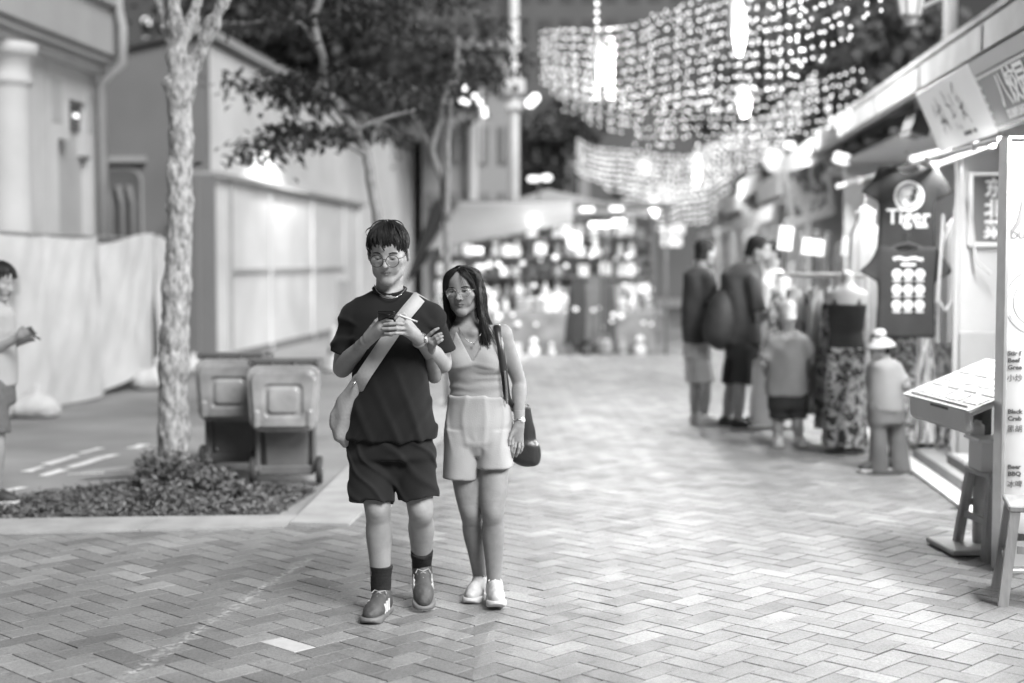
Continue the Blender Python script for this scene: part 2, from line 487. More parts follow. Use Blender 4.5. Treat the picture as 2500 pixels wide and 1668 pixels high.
KX = 2.10                                   # street edge of the shop kerb
STRIP = [gp(0, 1305), gp(690, 1290), gp(860, 1285)]
def in_paving(x, y):
    if x > KX + .05 or x < -8 or y < 2.2 or y > 33: return False
    # left boundary: the concrete strip in front of the planting bed, then the slab strip running up the street
    if x < -1.80:
        a, b = STRIP[0], STRIP[1]
        k = (b.y-a.y)/(b.x-a.x); yl = a.y + k*(x-a.x) + .07
        return y < yl
    return True
pav = MB().add([(-8, 2.2, -.005), (KX, 2.2, -.005), (KX, 33, -.005), (-1.7, 33, -.005), (-1.7, 8.38, -.005), (-8, 7.2, -.005)],
               [(0, 1, 2, 3, 4, 5)]).build('brick_pavement', M_JOINT)
struct(pav)
BL, BW, GAP = 0.232, 0.116, 0.0062
ANG = math.radians(45) + YAW + math.radians(1.2)
ca, sa = math.cos(ANG), math.sin(ANG)
def brick_mesh():
    b = MB(); x, y = (BL-GAP)/2, (BW-GAP)/2; t = .0012
    P = [(-x, -y, -.03), (x, -y, -.03), (x, y, -.03), (-x, y, -.03), (-x, -y, -t), (x, -y, -t), (x, y, -t), (-x, y, -t),
         (-x+t, -y+t, 0), (x-t, -y+t, 0), (x-t, y-t, 0), (-x+t, y-t, 0)]
    F = [(0, 1, 5, 4), (1, 2, 6, 5), (2, 3, 7, 6), (3, 0, 4, 7), (4, 5, 9, 8), (5, 6, 10, 9), (6, 7, 11, 10), (7, 4, 8, 11), (8, 9, 10, 11)]
    return P, F
BP, BF = brick_mesh()
slots = []
N = 330
for i in range(-N, N):
    for j in range(-N, N):
        m4 = (i - j) % 4
        if m4 == 0: cx, cy, r = (i+1)*BW, (j+.5)*BW, 0.0
        elif m4 == 3: cx, cy, r = (i+.5)*BW, (j+1)*BW, math.pi/2
        else: continue
        X = cx*ca - cy*sa; Y = cx*sa + cy*ca + 9
        if in_paving(X, Y): slots.append((X, Y, r + ANG))
def inview(x, y):
    d = -x*SY + y*CY; xl = x*CY + y*SY
    if d < 5.0: return False
    return abs(xl) < .372*d and d > 5.2
vis = sorted([s for s in slots if inview(s[0], s[1])], key=lambda s: s[1])
near = set(vis[:300])
bm_ = bpy.data.meshes.new('brick'); bm_.from_pydata(BP, [], BF); bm_.update(); bm_.materials.append(M_BRICK)
pale = bm_.copy(); pale.materials.clear(); pale.materials.append(M_BRICK_PALE)
pp = gp(680, 1562); ps = min(near, key=lambda s: (s[0]-pp.x)**2 + (s[1]-pp.y)**2)
for s in near:
    o = bpy.data.objects.new('brick', pale if s == ps else bm_); COL.objects.link(o); o.parent = pav
    o.location = (s[0], s[1], random.gauss(.0, .0007)); o.rotation_euler = (random.gauss(0, .003), random.gauss(0, .002), s[2] + random.gauss(0, .006))
    if s == ps: o['label'] = 'single pale paver among the darker bricks'
rest = [s for s in slots if s not in near]
A = np.array(rest, np.float32); n = len(A); bp_ = np.array(BP, np.float32)
th = A[:, 2] + RNG.normal(0, .006, n); c, s_ = np.cos(th), np.sin(th)
tx, ty = RNG.normal(0, .0025, n), RNG.normal(0, .0025, n)
vx = A[:, 0, None] + c[:, None]*bp_[None, :, 0] - s_[:, None]*bp_[None, :, 1]
vy = A[:, 1, None] + s_[:, None]*bp_[None, :, 0] + c[:, None]*bp_[None, :, 1]
vz = bp_[None, :, 2] + RNG.normal(0, .0006, n)[:, None] + tx[:, None]*bp_[None, :, 0] + ty[:, None]*bp_[None, :, 1]
V = np.stack([vx, vy, vz], -1).reshape(-1, 3)
Fq = (np.array(BF)[None] + (np.arange(n)*len(BP))[:, None, None]).reshape(-1, 4)
me = bpy.data.meshes.new('brick_field')
me.vertices.add(len(V)); me.vertices.foreach_set('co', V.ravel())
me.loops.add(Fq.size); me.loops.foreach_set('vertex_index', Fq.astype(np.int32).ravel())
me.polygons.add(len(Fq)); me.polygons.foreach_set('loop_start', np.arange(0, Fq.size, 4, dtype=np.int32)); me.polygons.foreach_set('use_smooth', np.zeros(len(Fq), dtype=bool)); me.update(calc_edges=True)
tag(link('brick_field', me, M_BRICK, pav), kind='stuff')

# concrete strip in front of the bed, slab strip up the street
cs = MB()
a, b, c_ = STRIP
F0, F1 = Vector((-3.89, 8.40, 0)), Vector((-2.25, 8.66, 0))
k = (b.y-a.y)/(b.x-a.x); k2 = (F1.y-F0.y)/(F1.x-F0.x)
xs = [-7.5, -5.4, -3.9, -2.9, -2.08]
for i in range(4):
    x0, x1 = xs[i]+.004, xs[i+1]-.004
    P = [(x0, a.y+k*(x0-a.x), 0), (x1, a.y+k*(x1-a.x), 0), (x1, F0.y+k2*(x1-F0.x)-.005, 0), (x0, F0.y+k2*(x0-F0.x)-.005, 0)]
    o = MB().prism([(p[0], p[1], -.1) for p in P], (0, 0, .112)).build('kerb_stone', M_CONC); struct(o)
for i in range(10):
    y0 = 8.42 + i*2.0 + (0.26 if i else 0); y1 = 8.42 + (i+1)*2.0 + .25
    P = [(-2.07 if i == 0 else -2.19, y0, -.1), (-1.705, y0-.02*(i == 0), -.1), (-1.705, y1, -.1), (-2.19, y1, -.1)]
    o = MB().prism(P, (0, 0, .112)).build('paving_slab', M_CONC); struct(o)
# planting bed soil, slightly mounded
BED = [(-7.5, 7.86), (-5.2, 8.2), (-3.89, 8.41), (-2.25, 8.67), (-2.2, 9.72), (-2.75, 9.95), (-3.45, 10.25), (-3.85, 9.6), (-4.3, 9.0), (-5.2, 8.55), (-7.5, 8.1)]
def inpoly(x, y, P):
    r = False; j = len(P)-1
    for i in range(len(P)):
        if (P[i][1] > y) != (P[j][1] > y) and x < (P[j][0]-P[i][0])*(y-P[i][1])/(P[j][1]-P[i][1]) + P[i][0]: r = not r
        j = i
    return r
soil = MB().prism([(x, y, -.05) for x, y in BED], (0, 0, .055)).build('planting_bed', M_SOIL); struct(soil)

# worn white paint marks on the side road: each its own thin mark
def road_mark(pts, w):
    for i in range(len(pts)-1):
        A, B = gp(*pts[i]), gp(*pts[i+1]); d = (B-A).normalized(); s = Vector((-d.y, d.x, 0))*w/2
        nseg = max(2, int((B-A).length/.12)); L_, R_ = [], []
        for q in range(nseg+1):
            c0 = A.lerp(B, q/nseg); j = random.uniform(.5, 1.15)
            L_.append(c0 + s*j); R_.append(c0 - s*random.uniform(.5, 1.15))
        P = [Vector((p.x, p.y, -.006)) for p in L_ + R_[::-1]]
        o = MB().add(P, [tuple(range(len(P)))]).build('road_marking', M_WHITE, fix=False); struct(o)
road_mark([(62, 1150), (105, 1137)], .09); road_mark([(112, 1132), (190, 1110)], .1); road_mark([(196, 1105), (246, 1092)], .1)
road_mark([(104, 1160), (160, 1144)], .1); road_mark([(165, 1140), (285, 1107)], .12); road_mark([(320, 1093), (352, 1083)], .12)
road_mark([(165, 1156), (255, 1152)], .06); road_mark([(-40, 1205), (58, 1187)], .1)
# ================================================================== left side: bed plants, near tree, bins, hoarding, buildings
M_LEAF = mat('ground_leaf', 0.14, 0.55, 0.5, 30, spec=.3)
M_LEAFD = mat('tree_leaf', 0.045, 0.5, 0.4, 20, spec=.3)
M_BARK = mat('pale_bark', 0.31, 0.9, 0.5, 34, 1.0, 60, stretch=(1, 1, .45), spots=26)
M_BARK2 = mat('dark_bark', 0.2, 0.9, 0.3, 13, 0.8, 40)

def leaf_cloud(name, pts, sizes, m, parent, up=.6, seed=1, aspect=.42):
    """many small bent leaf blades (two quads each) spread through a volume"""
    r = np.random.default_rng(seed); n = len(pts); P = np.array(pts, np.float32); S = np.array(sizes, np.float32)
    th = r.uniform(0, 2*np.pi, n); pi = r.normal(-.25, .55, n)
    D = np.stack([np.cos(th)*np.cos(pi), np.sin(th)*np.cos(pi), np.sin(pi)], -1)
    U = np.stack([r.normal(0, 1-up, n), r.normal(0, 1-up, n), np.ones(n)], -1)
    W = np.cross(D, U); W /= np.maximum(np.linalg.norm(W, axis=1), 1e-6)[:, None]; Nn = np.cross(W, D)
    L = S[:, None]; w = L*aspect*.5
    v = np.stack([P, P + D*L*.45 + W*w + Nn*L*.06, P + D*L - Nn*L*.12, P + D*L*.45 - W*w + Nn*L*.06], 1)
    V = v.reshape(-1, 3); F = np.arange(n*4).reshape(-1, 4)
    T = np.stack([F[:, [0, 1, 2]], F[:, [0, 2, 3]]], 1).reshape(-1, 3)
    me = bpy.data.meshes.new(name); me.vertices.add(len(V)); me.vertices.foreach_set('co', V.astype(np.float32).ravel())
    me.loops.add(T.size); me.loops.foreach_set('vertex_index', T.astype(np.int32).ravel())
    me.polygons.add(len(T)); me.polygons.foreach_set('loop_start', np.arange(0, T.size, 3, dtype=np.int32)); me.update(calc_edges=True)
    return link(name, me, m, parent)

# ground cover
pts = []; sz = []
r = np.random.default_rng(3)
while len(pts) < 10000:
    x, y = r.uniform(-6.2, -2.2), r.uniform(8.0, 10.25)
    if inpoly(x, y, BED): pts.append((x, y, .01 + abs(r.normal(0, .013)))); sz.append(r.uniform(.015, .05) if r.random() < .85 else r.uniform(.05, .08))
tag(leaf_cloud('ground_cover', pts, sz, M_LEAF, None, .55, 4), 'low leafy ground cover filling the planting bed', 'ground cover', kind='stuff')

# leafy shrubs round the trunk
def shrub(cx, cy, h, rad, n, label, seed):
    t = thing('shrub', label, 'shrub', (cx, cy, 0), group='shrubs at the foot of the pale tree')
    r = np.random.default_rng(seed); P = []; S = []
    st = MB()
    for k in range(max(6, n//70)):
        a = r.uniform(0, 6.28); rr = rad*math.sqrt(r.uniform(0, 1)); hh = h*r.uniform(.5, 1.05)*(1-.35*rr/rad)
        tip = Vector((math.cos(a)*rr, math.sin(a)*rr, hh)); mid = Vector((tip.x*.5, tip.y*.5, hh*.55))
        st.tube([(tip.x*.2, tip.y*.2, 0), mid, tip], [.004, .003, .0015], 4)
        for q in range(70):
            u = r.uniform(.12, 1.0); p = Vector((tip.x*.2, tip.y*.2, 0)).lerp(tip, u)
            P.append((p.x+r.normal(0, .022), p.y+r.normal(0, .022), p.z+r.normal(0, .02))); S.append(r.uniform(.018, .05) if r.random() < .8 else r.uniform(.05, .085))
    st.build('stem', M_BARK2, t)
    leaf_cloud('foliage', P, S, M_LEAF, t, .4, seed)
T0 = gp(428, 1185)
shrub(T0.x+.02, T0.y-.22, .40, .2, 1100, 'leafy shrub wrapped round the front of the pale trunk', 11)
shrub(T0.x-.16, T0.y-.10, .40, .12, 420, 'shrub with upright sprigs just left of the pale trunk', 15)
shrub(T0.x+.33, T0.y-.28, .3, .22, 800, 'leafy shrub between the pale trunk and the wheelie bins', 12)
shrub(T0.x+.12, T0.y-.75, .2, .25, 650, 'low spreading shrub in front of the trunk near the kerb', 13)
shrub(T0.x+.62, T0.y-.5, .14, .2, 450, 'small low shrub in front of the wheelie bins', 14)
# flat board left lying on the bed
b0 = gp(280, 1172); 
o = MB().prism([b0+Vector((-.24, -.03, .05)), b0+Vector((.22, .16, .07)), b0+Vector((.2, .32, .075)), b0+Vector((-.2, .06, .055))], (0, 0, .012)).build('cardboard_sheet', M_CONC)
tag(o, 'flat pale cardboard sheet lying on the planting bed', 'cardboard')

# near tree: pale flaky trunk dividing into four limbs
def limb(mb, pts, rad, n=14, rough=.06, seed=0):
    pts = [Vector(p) for p in pts]; r = random.Random(seed)
    P = []; R = []
    for i in range(len(pts)-1):
        for q in range(10):
            u = q/10; P.append(pts[i].lerp(pts[i+1], u)); R.append(rad[i]+(rad[i+1]-rad[i])*u)
    P.append(pts[-1]); R.append(rad[-1])
    R = [x*(1+r.uniform(-rough, rough)) for x in R]
    P = [p+Vector((r.uniform(-1, 1), r.uniform(-1, 1), 0))*x*.05 for p, x in zip(P, R)]
    mb.tube(P, R, n)
TD = T0.y*CY - T0.x*SY        # level distance of the trunk
def tp(px, py, dd=0): return pt(px, py, TD+dd) 
tr = thing('street_tree', 'pale flaky-barked street tree rising from the planting bed', 'tree')
sk = Sculpt((-4.2, 9.0, -.05), (-2.3, 11.2, 4.2), .014)
def limb_s(P, R, k=.05):
    for i in range(len(P)-1): sk.cone(P[i], P[i+1], R[i], R[i+1], k)
limb_s([tp(424, 1250), tp(424, 1180), tp(425, 1050), tp(424, 900), tp(432, 700), tp(440, 500), tp(441, 330), tp(438, 215)], [.15, .115, .104, .100, .094, .085, .08, .082])
limb_s([tp(438, 225), tp(432, 150), tp(428, 60), tp(420, -60, .1)], [.075, .058, .052, .045])
limb_s([tp(440, 235), tp(468, 165), tp(520, 60, -.05), tp(575, -60, -.1)], [.07, .052, .047, .04])
limb_s([tp(430, 140), tp(410, 70, .1), tp(378, -40, .2)], [.05, .043, .036])
limb_s([tp(432, 130), tp(470, 50, .15), tp(500, -60, .25)], [.045, .04, .035])
sk.ell(tp(448, 205), (.07, .07, .09), .05)
sk.ell(tp(410, 205), (.04, .05, .05), .04)
for i, (x, y) in enumerate(((418, 700), (452, 560), (420, 420), (450, 900), (410, 820))):
    sk.ell(tp(x, y, -.05), (.03, .04, .06), .05)
sk.disp(lambda P: .005*vnoise(P, (18, 18, 6), 1) + .004*vnoise(P, (55, 55, 22), 2) + .004*np.sign(vnoise(P, (34, 34, 15), 5)))
sk.build('trunk', M_BARK, tr)
pts = []; sz = []; r = np.random.default_rng(9)
br = MB()
for c0 in ((-4.3, 9.9, 4.9), (-3.2, 10.2, 5.4), (-2.4, 9.5, 5.0), (-3.0, 9.0, 5.6)):
    br.tube([(-3.4, 9.9, 3.9), Vector(c0)], [.03, .012], 6)
    for q in range(900):
        d = r.normal(0, .38, 3); pts.append((c0[0]+d[0], c0[1]+d[1], c0[2]+d[2]*.6)); sz.append(r.uniform(.06, .12))
br.build('branch', M_BARK, tr)
leaf_cloud('crown', pts, sz, M_LEAFD, tr, .5, 21)

# wheelie bins, seen from their wheel side with the lid flipped open and hanging down
M_BIN = mat('bin_plastic', 0.12, 0.5, 0.2, 5, 0.12, 60, spec=.5)
M_BINL = mat('bin_lid_plastic', 0.26, 0.25, 0.35, 6, 0.15, 40, spec=.6)
M_RUB = mat('rubber', 0.03, 0.7, 0.2, 20)
def make_bin():
    t = thing('wheelie_bin', 'x', 'bin', group='wheelie bins beside the planting bed')
    W = .47; H = .89
    body = MB()
    rows = [(.09, .36, .36, -.02), (.5, .41, .43, 0), (.80, .45, .50, .0), (.83, .49, .55, 0), (.875, .49, .55, 0)]
    P = []; F = []
    for (z, w, d, yo) in rows:
        for (sx, sy) in ((-1, -1), (1, -1), (1, 1), (-1, 1)):
            c1 = .05
            X, Y = sx*w/2, sy*d/2+yo
            if sx*sy > 0: P += [(X, Y-sy*c1, z), (X-sx*c1, Y, z)]
            else: P += [(X-sx*c1, Y, z), (X, Y-sy*c1, z)]
    for i in range(len(rows)-1):
        for q in range(8): F.append((i*8+q, i*8+(q+1) % 8, (i+1)*8+(q+1) % 8, (i+1)*8+q))
    F.append(tuple(range(7, -1, -1)))
    inn = []
    for (z, w, d) in ((.875, .45, .51), (.5, .37, .39)):
        for (sx, sy) in ((-1, -1), (1, -1), (1, 1), (-1, 1)):
            X, Y = sx*w/2, sy*d/2; c1 = .05
            if sx*sy > 0: inn += [(X, Y-sy*c1, z), (X-sx*c1, Y, z)]
            else: inn += [(X-sx*c1, Y, z), (X, Y-sy*c1, z)]
    n0 = len(P); P += inn
    for q in range(8):
        F.append((4*8+q, 4*8+(q+1) % 8, n0+(q+1) % 8, n0+q)); F.append((n0+q, n0+(q+1) % 8, n0+8+(q+1) % 8, n0+8+q))
    F.append(tuple(range(n0+8, n0+16)))
    body.add(P, F)
    for sx in (-1, 1): body.box((sx*.2, -.2, .45), (.035, .05, .72), None, .008)          # back ribs
    body.box((0, -.18, .1), (.4, .06, .07), None, .01)
    body.build('body', M_BIN, t)
    # handle bar with brackets
    h = MB(); h.tube([(-.22, -.33, .90), (.22, -.33, .90)], .016, 10)
    for sx in (-.235, -.08, .08, .235): h.box((sx, -.295, .885), (.03, .09, .045), None, .006)
    h.build('handle', M_BIN, t)
    # lid hanging open
    lid = Sculpt((-.3, -.5, .25), (.3, -.27, .92), .008)
    rt = Euler((math.radians(-4), 0, 0))
    def slab(hx, hz, r, y0, t, cz, k=0.0, op='u', taper=.06):
        def fn(P):
            z = P[..., 2]-cz; hx_ = hx*(1+taper*z/hz); qx = np.abs(P[..., 0])-(hx_-r); qz = np.abs(z)-(hz-r)
            d = np.sqrt(np.maximum(qx, 0)**2+np.maximum(qz, 0)**2)+np.minimum(np.maximum(qx, qz), 0)-r
            e = np.abs(P[..., 1]-y0-.09*(.62-P[..., 2])**2)-t
            return np.sqrt(np.maximum(d+.012, 0)**2+np.maximum(e+.012, 0)**2)+np.minimum(np.maximum(d+.012, e+.012), 0)-.012
        lid.put(fn, (-.28, -.5, .3), (.28, -.28, .9), k, op)
    slab(.248, .235, .085, -.35, .028, .63); slab(.215, .195, .07, -.385, .03, .625, .025)
    slab(.135, .115, .035, -.42, .02, .62, .008, 's', 0); slab(.105, .088, .03, -.4, .018, .62, .012, 'u', 0)
    for sx in (-1, 1): lid.box((sx*.185, -.41, .49), (.02, .016, .06), .01, .008)
    lid.build('lid', M_BINL, t)
    for sx in (-1, 1):
        w = MB(); w.lathe([(.03, -.02), (.095, -.022), (.1, -.015), (.1, .015), (.095, .022), (.03, .02)], 22)
        me = w.mesh('wheel'); o = link('wheel', me, M_RUB, t, True); o.location = (sx*.235, -.19, .1); o.rotation_euler = (0, math.pi/2, 0)
        hb = MB().lathe([(.0, -.026), (.05, -.026), (.055, 0), (.05, .026), (.0, .026)], 14).build('hub', M_BIN, o)
    MB().tube([(-.235, -.19, .1), (.235, -.19, .1)], .012, 8).build('axle', M_RUB, t)
    return t
b1 = make_bin(); p = gp(692, 1180)
b1.location = (p.x, p.y+.16, 0); b1.rotation_euler = (0, 0, YAW*.4+math.radians(7))
b1['label'] = 'front wheelie bin with its lid hanging open, right of the pair'
b2 = copy_tree(b1, None, 'wheelie bin standing behind, left of the pair and nearer the tree')
p = gp(566, 1150); b2.location = (p.x, p.y+.2, 0); b2.rotation_euler = (0, 0, math.radians(6))
# white pole beside the bins
wp = gp(782, 1178)
# ------------------------------------------------------------------ white tarpaulin hoarding
M_TARP = mat('white_tarp', 0.55, 0.5, 0.14, 2, 0.25, 9, spec=.4)
M_STEEL = mat('galvanised', 0.45, 0.4, 0.15, 20, metal=.6)
hd = thing('tarpaulin_hoarding', 'white tarpaulin hoarding hung on posts in front of the columned building', 'hoarding')
hx = -6.25
segs = [(11.2, 13.05, .02), (13.05, 14.6, .03), (14.6, 16.15, .02), (16.15, 18.1, .12), (18.1, 18.75, .10)]
def tarp(y0, y1, lift, seed):
    ph = seed*1.7
    def fn(u, v):
        y = y0 + (y1-y0)*u
        z = lift*(1 + .7*math.sin(u*math.pi+ph)) + (1.87 - lift)*v - .02*math.sin(u*math.pi)*(v > .95)
        w = .016*math.sin(u*6+ph+1.2*v)*(1-.3*v) + .004*math.sin(u*17+v*6+ph*2) + .008*math.sin(v*6+u*4+ph) + .003*math.sin(u*23-v*15)
        w += .05*(1-v)**2*math.sin(u*5+ph)
        return (hx + w + .03, y, z)
    o = MB().grid(fn, 48, 40).build('tarp_sheet', M_TARP, hd, True, False)
    return o
for i, (y0, y1, lf) in enumerate(segs): tarp(y0+.01, y1-.01, lf, i)
for y in (11.2, 13.05, 14.6, 16.15, 18.1, 18.75): MB().tube([(hx-.12, y, 0), (hx-.12, y, 1.9)], .022, 8).build('post', M_STEEL, hd)
MB().tube([(hx-.12, 11.2, 1.88), (hx-.12, 18.75, 1.88)], .02, 8).build('rail', M_STEEL, hd)
nb = on_x(38, 695, hx+.1)
MB().box(nb, (.006, .16, .2)).build('notice', mat('printed_paper', .3, .6, .7, 40), hd)
# sandbags holding it down
M_BAG = mat('sandbag_cloth', 0.5, 0.8, 0.12, 12, 0.6, 50)
def sandbag(px, py, s, label):
    p = gp(px, py); k = Sculpt((-.5, -.4, -.02), (.5, .4, .5), .016)
    k.ell((0, 0, .11), (.24*s, .18*s, .13*s), 0); k.ell((.1*s, .05, .07), (.16*s, .15*s, .09*s), .06); k.ell((-.12*s, -.03, .07), (.13*s, .13*s, .08*s), .06)
    k.cone((0, 0, .2*s), (.02, .02, .3*s), .03, .045, .05)
    k.disp(lambda P: .012*vnoise(P, 14, 3)); k.cut((0, 0, .0), (0, 0, -1))
    o = k.build('sandbag', M_BAG); o.location = p; tag(o, label, 'sandbag', 'sandbags along the hoarding')
sandbag(86, 1018, .95, 'white sandbag at the foot of the hoarding near the left edge')
sandbag(382, 950, 1.2, 'white sandbag at the foot of the hoarding just left of the pale trunk')
sandbag(468, 915, .9, 'white sandbag on the road just right of the pale trunk')

# ------------------------------------------------------------------ columned building behind the hoarding
M_PL = mat('pale_plaster', 0.44, 0.75, 0.16, 1.1, 0.15, 30)
M_PL2 = mat('grey_plaster', 0.33, 0.8, 0.2, 1.2, 0.15, 30)
M_PL3 = mat('mid_plaster', 0.33, 0.8, 0.1, 1.5, 0.15, 30)
M_PLG = mat('warm_grey_paint', 0.17, 0.8, 0.1, 1.2, 0.15, 30)
M_DARKW = mat('dark_window', 0.03, 0.25, 0.2, 3, spec=.6)
fx = -7.2; yE = 18.35
A = thing('columned_building', 'pale classical building with columns, cornice and drainpipe', 'building')
MB().box((fx-2.6, (8+yE)/2, 2.9), (5.0, yE-8, 5.8)).build('wall', M_PL2, A)
# entablature: moulded cornice bands running along the street
for i, (z0, z1, pr, m) in enumerate(((4.02, 4.14, .30, M_PL), (4.14, 4.24, .42, M_PL3), (4.24, 4.85, .48, M_PL3), (4.85, 5.0, .56, M_PL3), (5.0, 5.9, .40, M_PL))):
    MB().box((fx + pr/2 - .1, (8+yE)/2 - .02*i, (z0+z1)/2), (pr+.2, yE-8-.1-.02*i, z1-z0-.002), None, .015).build('cornice', m, A)
def column(y):
    o = MB().lathe([(.33, 0), (.33, .12), (.27, .16), (.25, .3), (.235, 3.5), (.24, 3.55), (.27, 3.58), (.27, 3.62), (.245, 3.66), (.25, 3.78), (.31, 3.88), (.33, 3.9), (.33, 4.02)], 28).build('column', M_PL, A, True)
    o.location = (fx+.2, y, 0)
for y in (12.4, 15.55): column(y)
MB().box((fx+.07, 16.35, 2.01), (.16, .7, 4.02)).build('pilaster', M_PL, A)
fr = MB()                                              # stepped frame round the tall recess
ya, yb = 16.75, 18.75
pz = [(17.05, 0), (17.05, 3.1), (17.42, 3.1), (17.42, 3.62), (17.95, 3.62), (17.95, 2.95), (18.1, 2.95), (18.1, 0), (18.33, 0), (18.33, 4.02), (16.72, 4.02), (16.72, 0)]
fr.prism([(fx+.02, y, z) for y, z in pz], (.13, 0, 0)).build('window_surround', M_PL, A)
MB().box((fx+.01, 17.5, 1.81), (.03, 1.4, 3.62)).build('panel', M_PL3, A)
for (y0, y1, z0, z1) in ((16.86, 17.16, 3.3, 3.83), (18.0, 18.2, 3.25, 3.75)):
    MB().box((fx+.155, (y0+y1)/2, (z0+z1)/2), (.012, y1-y0, z1-z0)).build('vent_panel', M_PL3, A)
tw = MB().box((fx+.04, 17.68, 3.43), (.06, .52, .3)).build('transom_window', M_DARKW, A)
for q in range(4): MB().box((fx+.075, 17.68, 3.32+.075*q), (.02, .5, .012)).build('glazing_bar', M_PL2, tw)
MB().box((fx+.082, 17.8, 3.45), (.012, .14, .05), None, .01).build('painted_reflection', glow('transom_glow', .9), tw)  # small glowing block paints a lamp's reflection on the pane
dp = MB().tube([(fx+.55, yE-.25, 5.9), (fx+.55, yE-.25, 4.85), (fx+.62, yE-.3, 4.6), (fx+.62, yE-.3, 4.15), (fx+.3, yE-.2, 3.9), (fx+.28, yE-.15, 0)], .062, 12)
dp.build('drainpipe', M_PL2, A, True)
MB().tube([(fx-.02, yE+.02, 5.9), (fx-.02, yE+.02, 0)], .11, 14).build('corner_pier', M_PL, A, True)

# ------------------------------------------------------------------ long gabled warehouse
wx, wy = -6.86, 22.45
B = thing('gabled_warehouse', 'long plain warehouse with a grey gable end and a floodlit side wall', 'building')
gz = [(wx, 0), (wx, 5.22), (-8.4, 4.93), (-11.5, 4.3), (-11.5, 0)]
MB().prism([(x, wy, z) for x, z in gz], (0, .3, 0)).build('gable_wall', M_PLG, B)
MB().box((wx-.15, wy+.305+22, 2.55), (.3, 44, 5.1)).build('side_wall', mat('warehouse_white', .58, .75, .14, 1.1, .15, 30), B)
MB().prism([(wx+.12, wy-.12, 5.2), (wx+.12, wy+45, 5.02), (wx+.12, wy+45, 5.12), (wx+.12, wy-.12, 5.32)], (-.5, 0, 0)).build('eave', M_PL3, B)
MB().prism([(wx+.1, wy-.1, 5.27), (wx-5, wy-.1, 4.2), (wx-5, wy+45, 4.2), (wx+.1, wy+45, 5.27)], (0, 0, .08)).build('roof', mat('roof_tile', .08, .8, .3, 8), B)
# arched window in the gable with curved shutter bands
ac = on_y(300, 500, wy-.02)
def arch(w, h, z0, d, name, m, yo):
    P = []; x0 = ac.x
    P += [(x0-w/2, z0), (x0+w/2, z0), (x0+w/2, z0+h-w*.35)]
    for q in range(1, 9):
        a = q/8*math.pi/2; P.append((x0+w/2-w*.35*(1-math.cos(a)), z0+h-w*.35+w*.35*math.sin(a)))
    P.append((x0-w/2, z0+h))
    return MB().prism([(x, wy+yo, z) for x, z in P], (0, -d, 0)).build(name, m, B)
aw = arch(.66, 2.5, .6, .02, 'arched_window', M_PL3, -.001)
arch(.60, 2.44, .62, .02, 'recess_shade', mat('recess_shade_grey', .1, .7, .2, 3), -.022)  # flat dark plate: shade of the niche put into its grey
for i, s in enumerate((-.2, .0, .17)): MB().tube([(ac.x+s, wy-.07, .7), (ac.x+s, wy-.07, 2.5), (ac.x+s-.06, wy-.07, 2.8)], .05, 10).build('shutter', M_PLG, B, True)
MB().box((ac.x+.05, wy-.06, 3.22), (.7, .1, .09)).build('hood_mould', M_PL2, B)
# lower boundary wall in front of it: panels, posts, rails
W = thing('boundary_wall', 'low panelled boundary wall with posts along the floodlit warehouse', 'wall')
bx = -6.5
MB().box((bx-.16, 21.75+6, 1.45), (.28, 12.2, 2.9)).build('wall_core', mat('warehouse_white', .58), W)
MB().box((bx-.16, 21.55, 1.46), (.42, .18, 2.92)).build('end_pier', M_PLG, W)
MB().box((bx-.12, 27.8, 2.94), (.4, 12.5, .07)).build('coping', M_PL3, W)
for i, y in enumerate((22.6, 25.2, 28.6, 31.8, 33.6)): MB().box((bx-.005, y, 1.44), (.05, .16 if i != 1 else .1, 2.88), None, .01).build('post', mat('warehouse_white', .58) if i != 0 else M_PL2, W)
for i, (y0, y1) in enumerate(((22.7, 25.1), (25.3, 28.5), (28.7, 31.7))):
    MB().box((bx-.01, (y0+y1)/2, 1.42), (.04, y1-y0-.04, .09), None, .008).build('rail', M_PL2, W)
    MB().box((bx-.01, (y0+y1)/2, .04), (.06, y1-y0, .14)).build('plinth', M_PLG, W)
o = MB().tube([gp(487, 895), gp(487, 895)+Vector((0, 0, 2.9))], .025, 8).build('drain_pipe', M_PLG); tag(o, 'thin grey pipe standing against the gable end right of the trunk', 'pipe')
bo = thing('bollard', 'short pale bollard at the corner of the gabled warehouse', 'bollard', gp(484, 880))
MB().lathe([(.085, 0), (.085, .50), (.07, .54), (0, .55)], 16).build('post', M_PL, bo, True)
MB().lathe([(.09, .42), (.09, .46)], 16).build('band', M_PL2, bo, True)
# small floodlight on the wall: the bright fan of light on it
fl = thing('wall_floodlight', 'small floodlight on a bracket high on the warehouse wall behind the leaves', 'floodlight', (wx+.95, 26.2, 4.35))
MB().box((0, 0, 0), (.2, .26, .12), Euler((0, .5, 0)), .02).build('housing', M_PL3, fl); MB().tube([(-.95, 0, .12), (0, 0, .06)], .02, 6).build('bracket', M_STEEL, fl)
L = bpy.data.lights.new('floodlight', 'SPOT'); L.energy = 130; L.spot_size = math.radians(122); L.spot_blend = .35; L.shadow_soft_size = .015
lo = bpy.data.objects.new('floodlight', L); COL.objects.link(lo); lo.parent = fl; lo.location = (-.05, 0, -.22); lo.rotation_euler = (0, math.radians(8), 0)
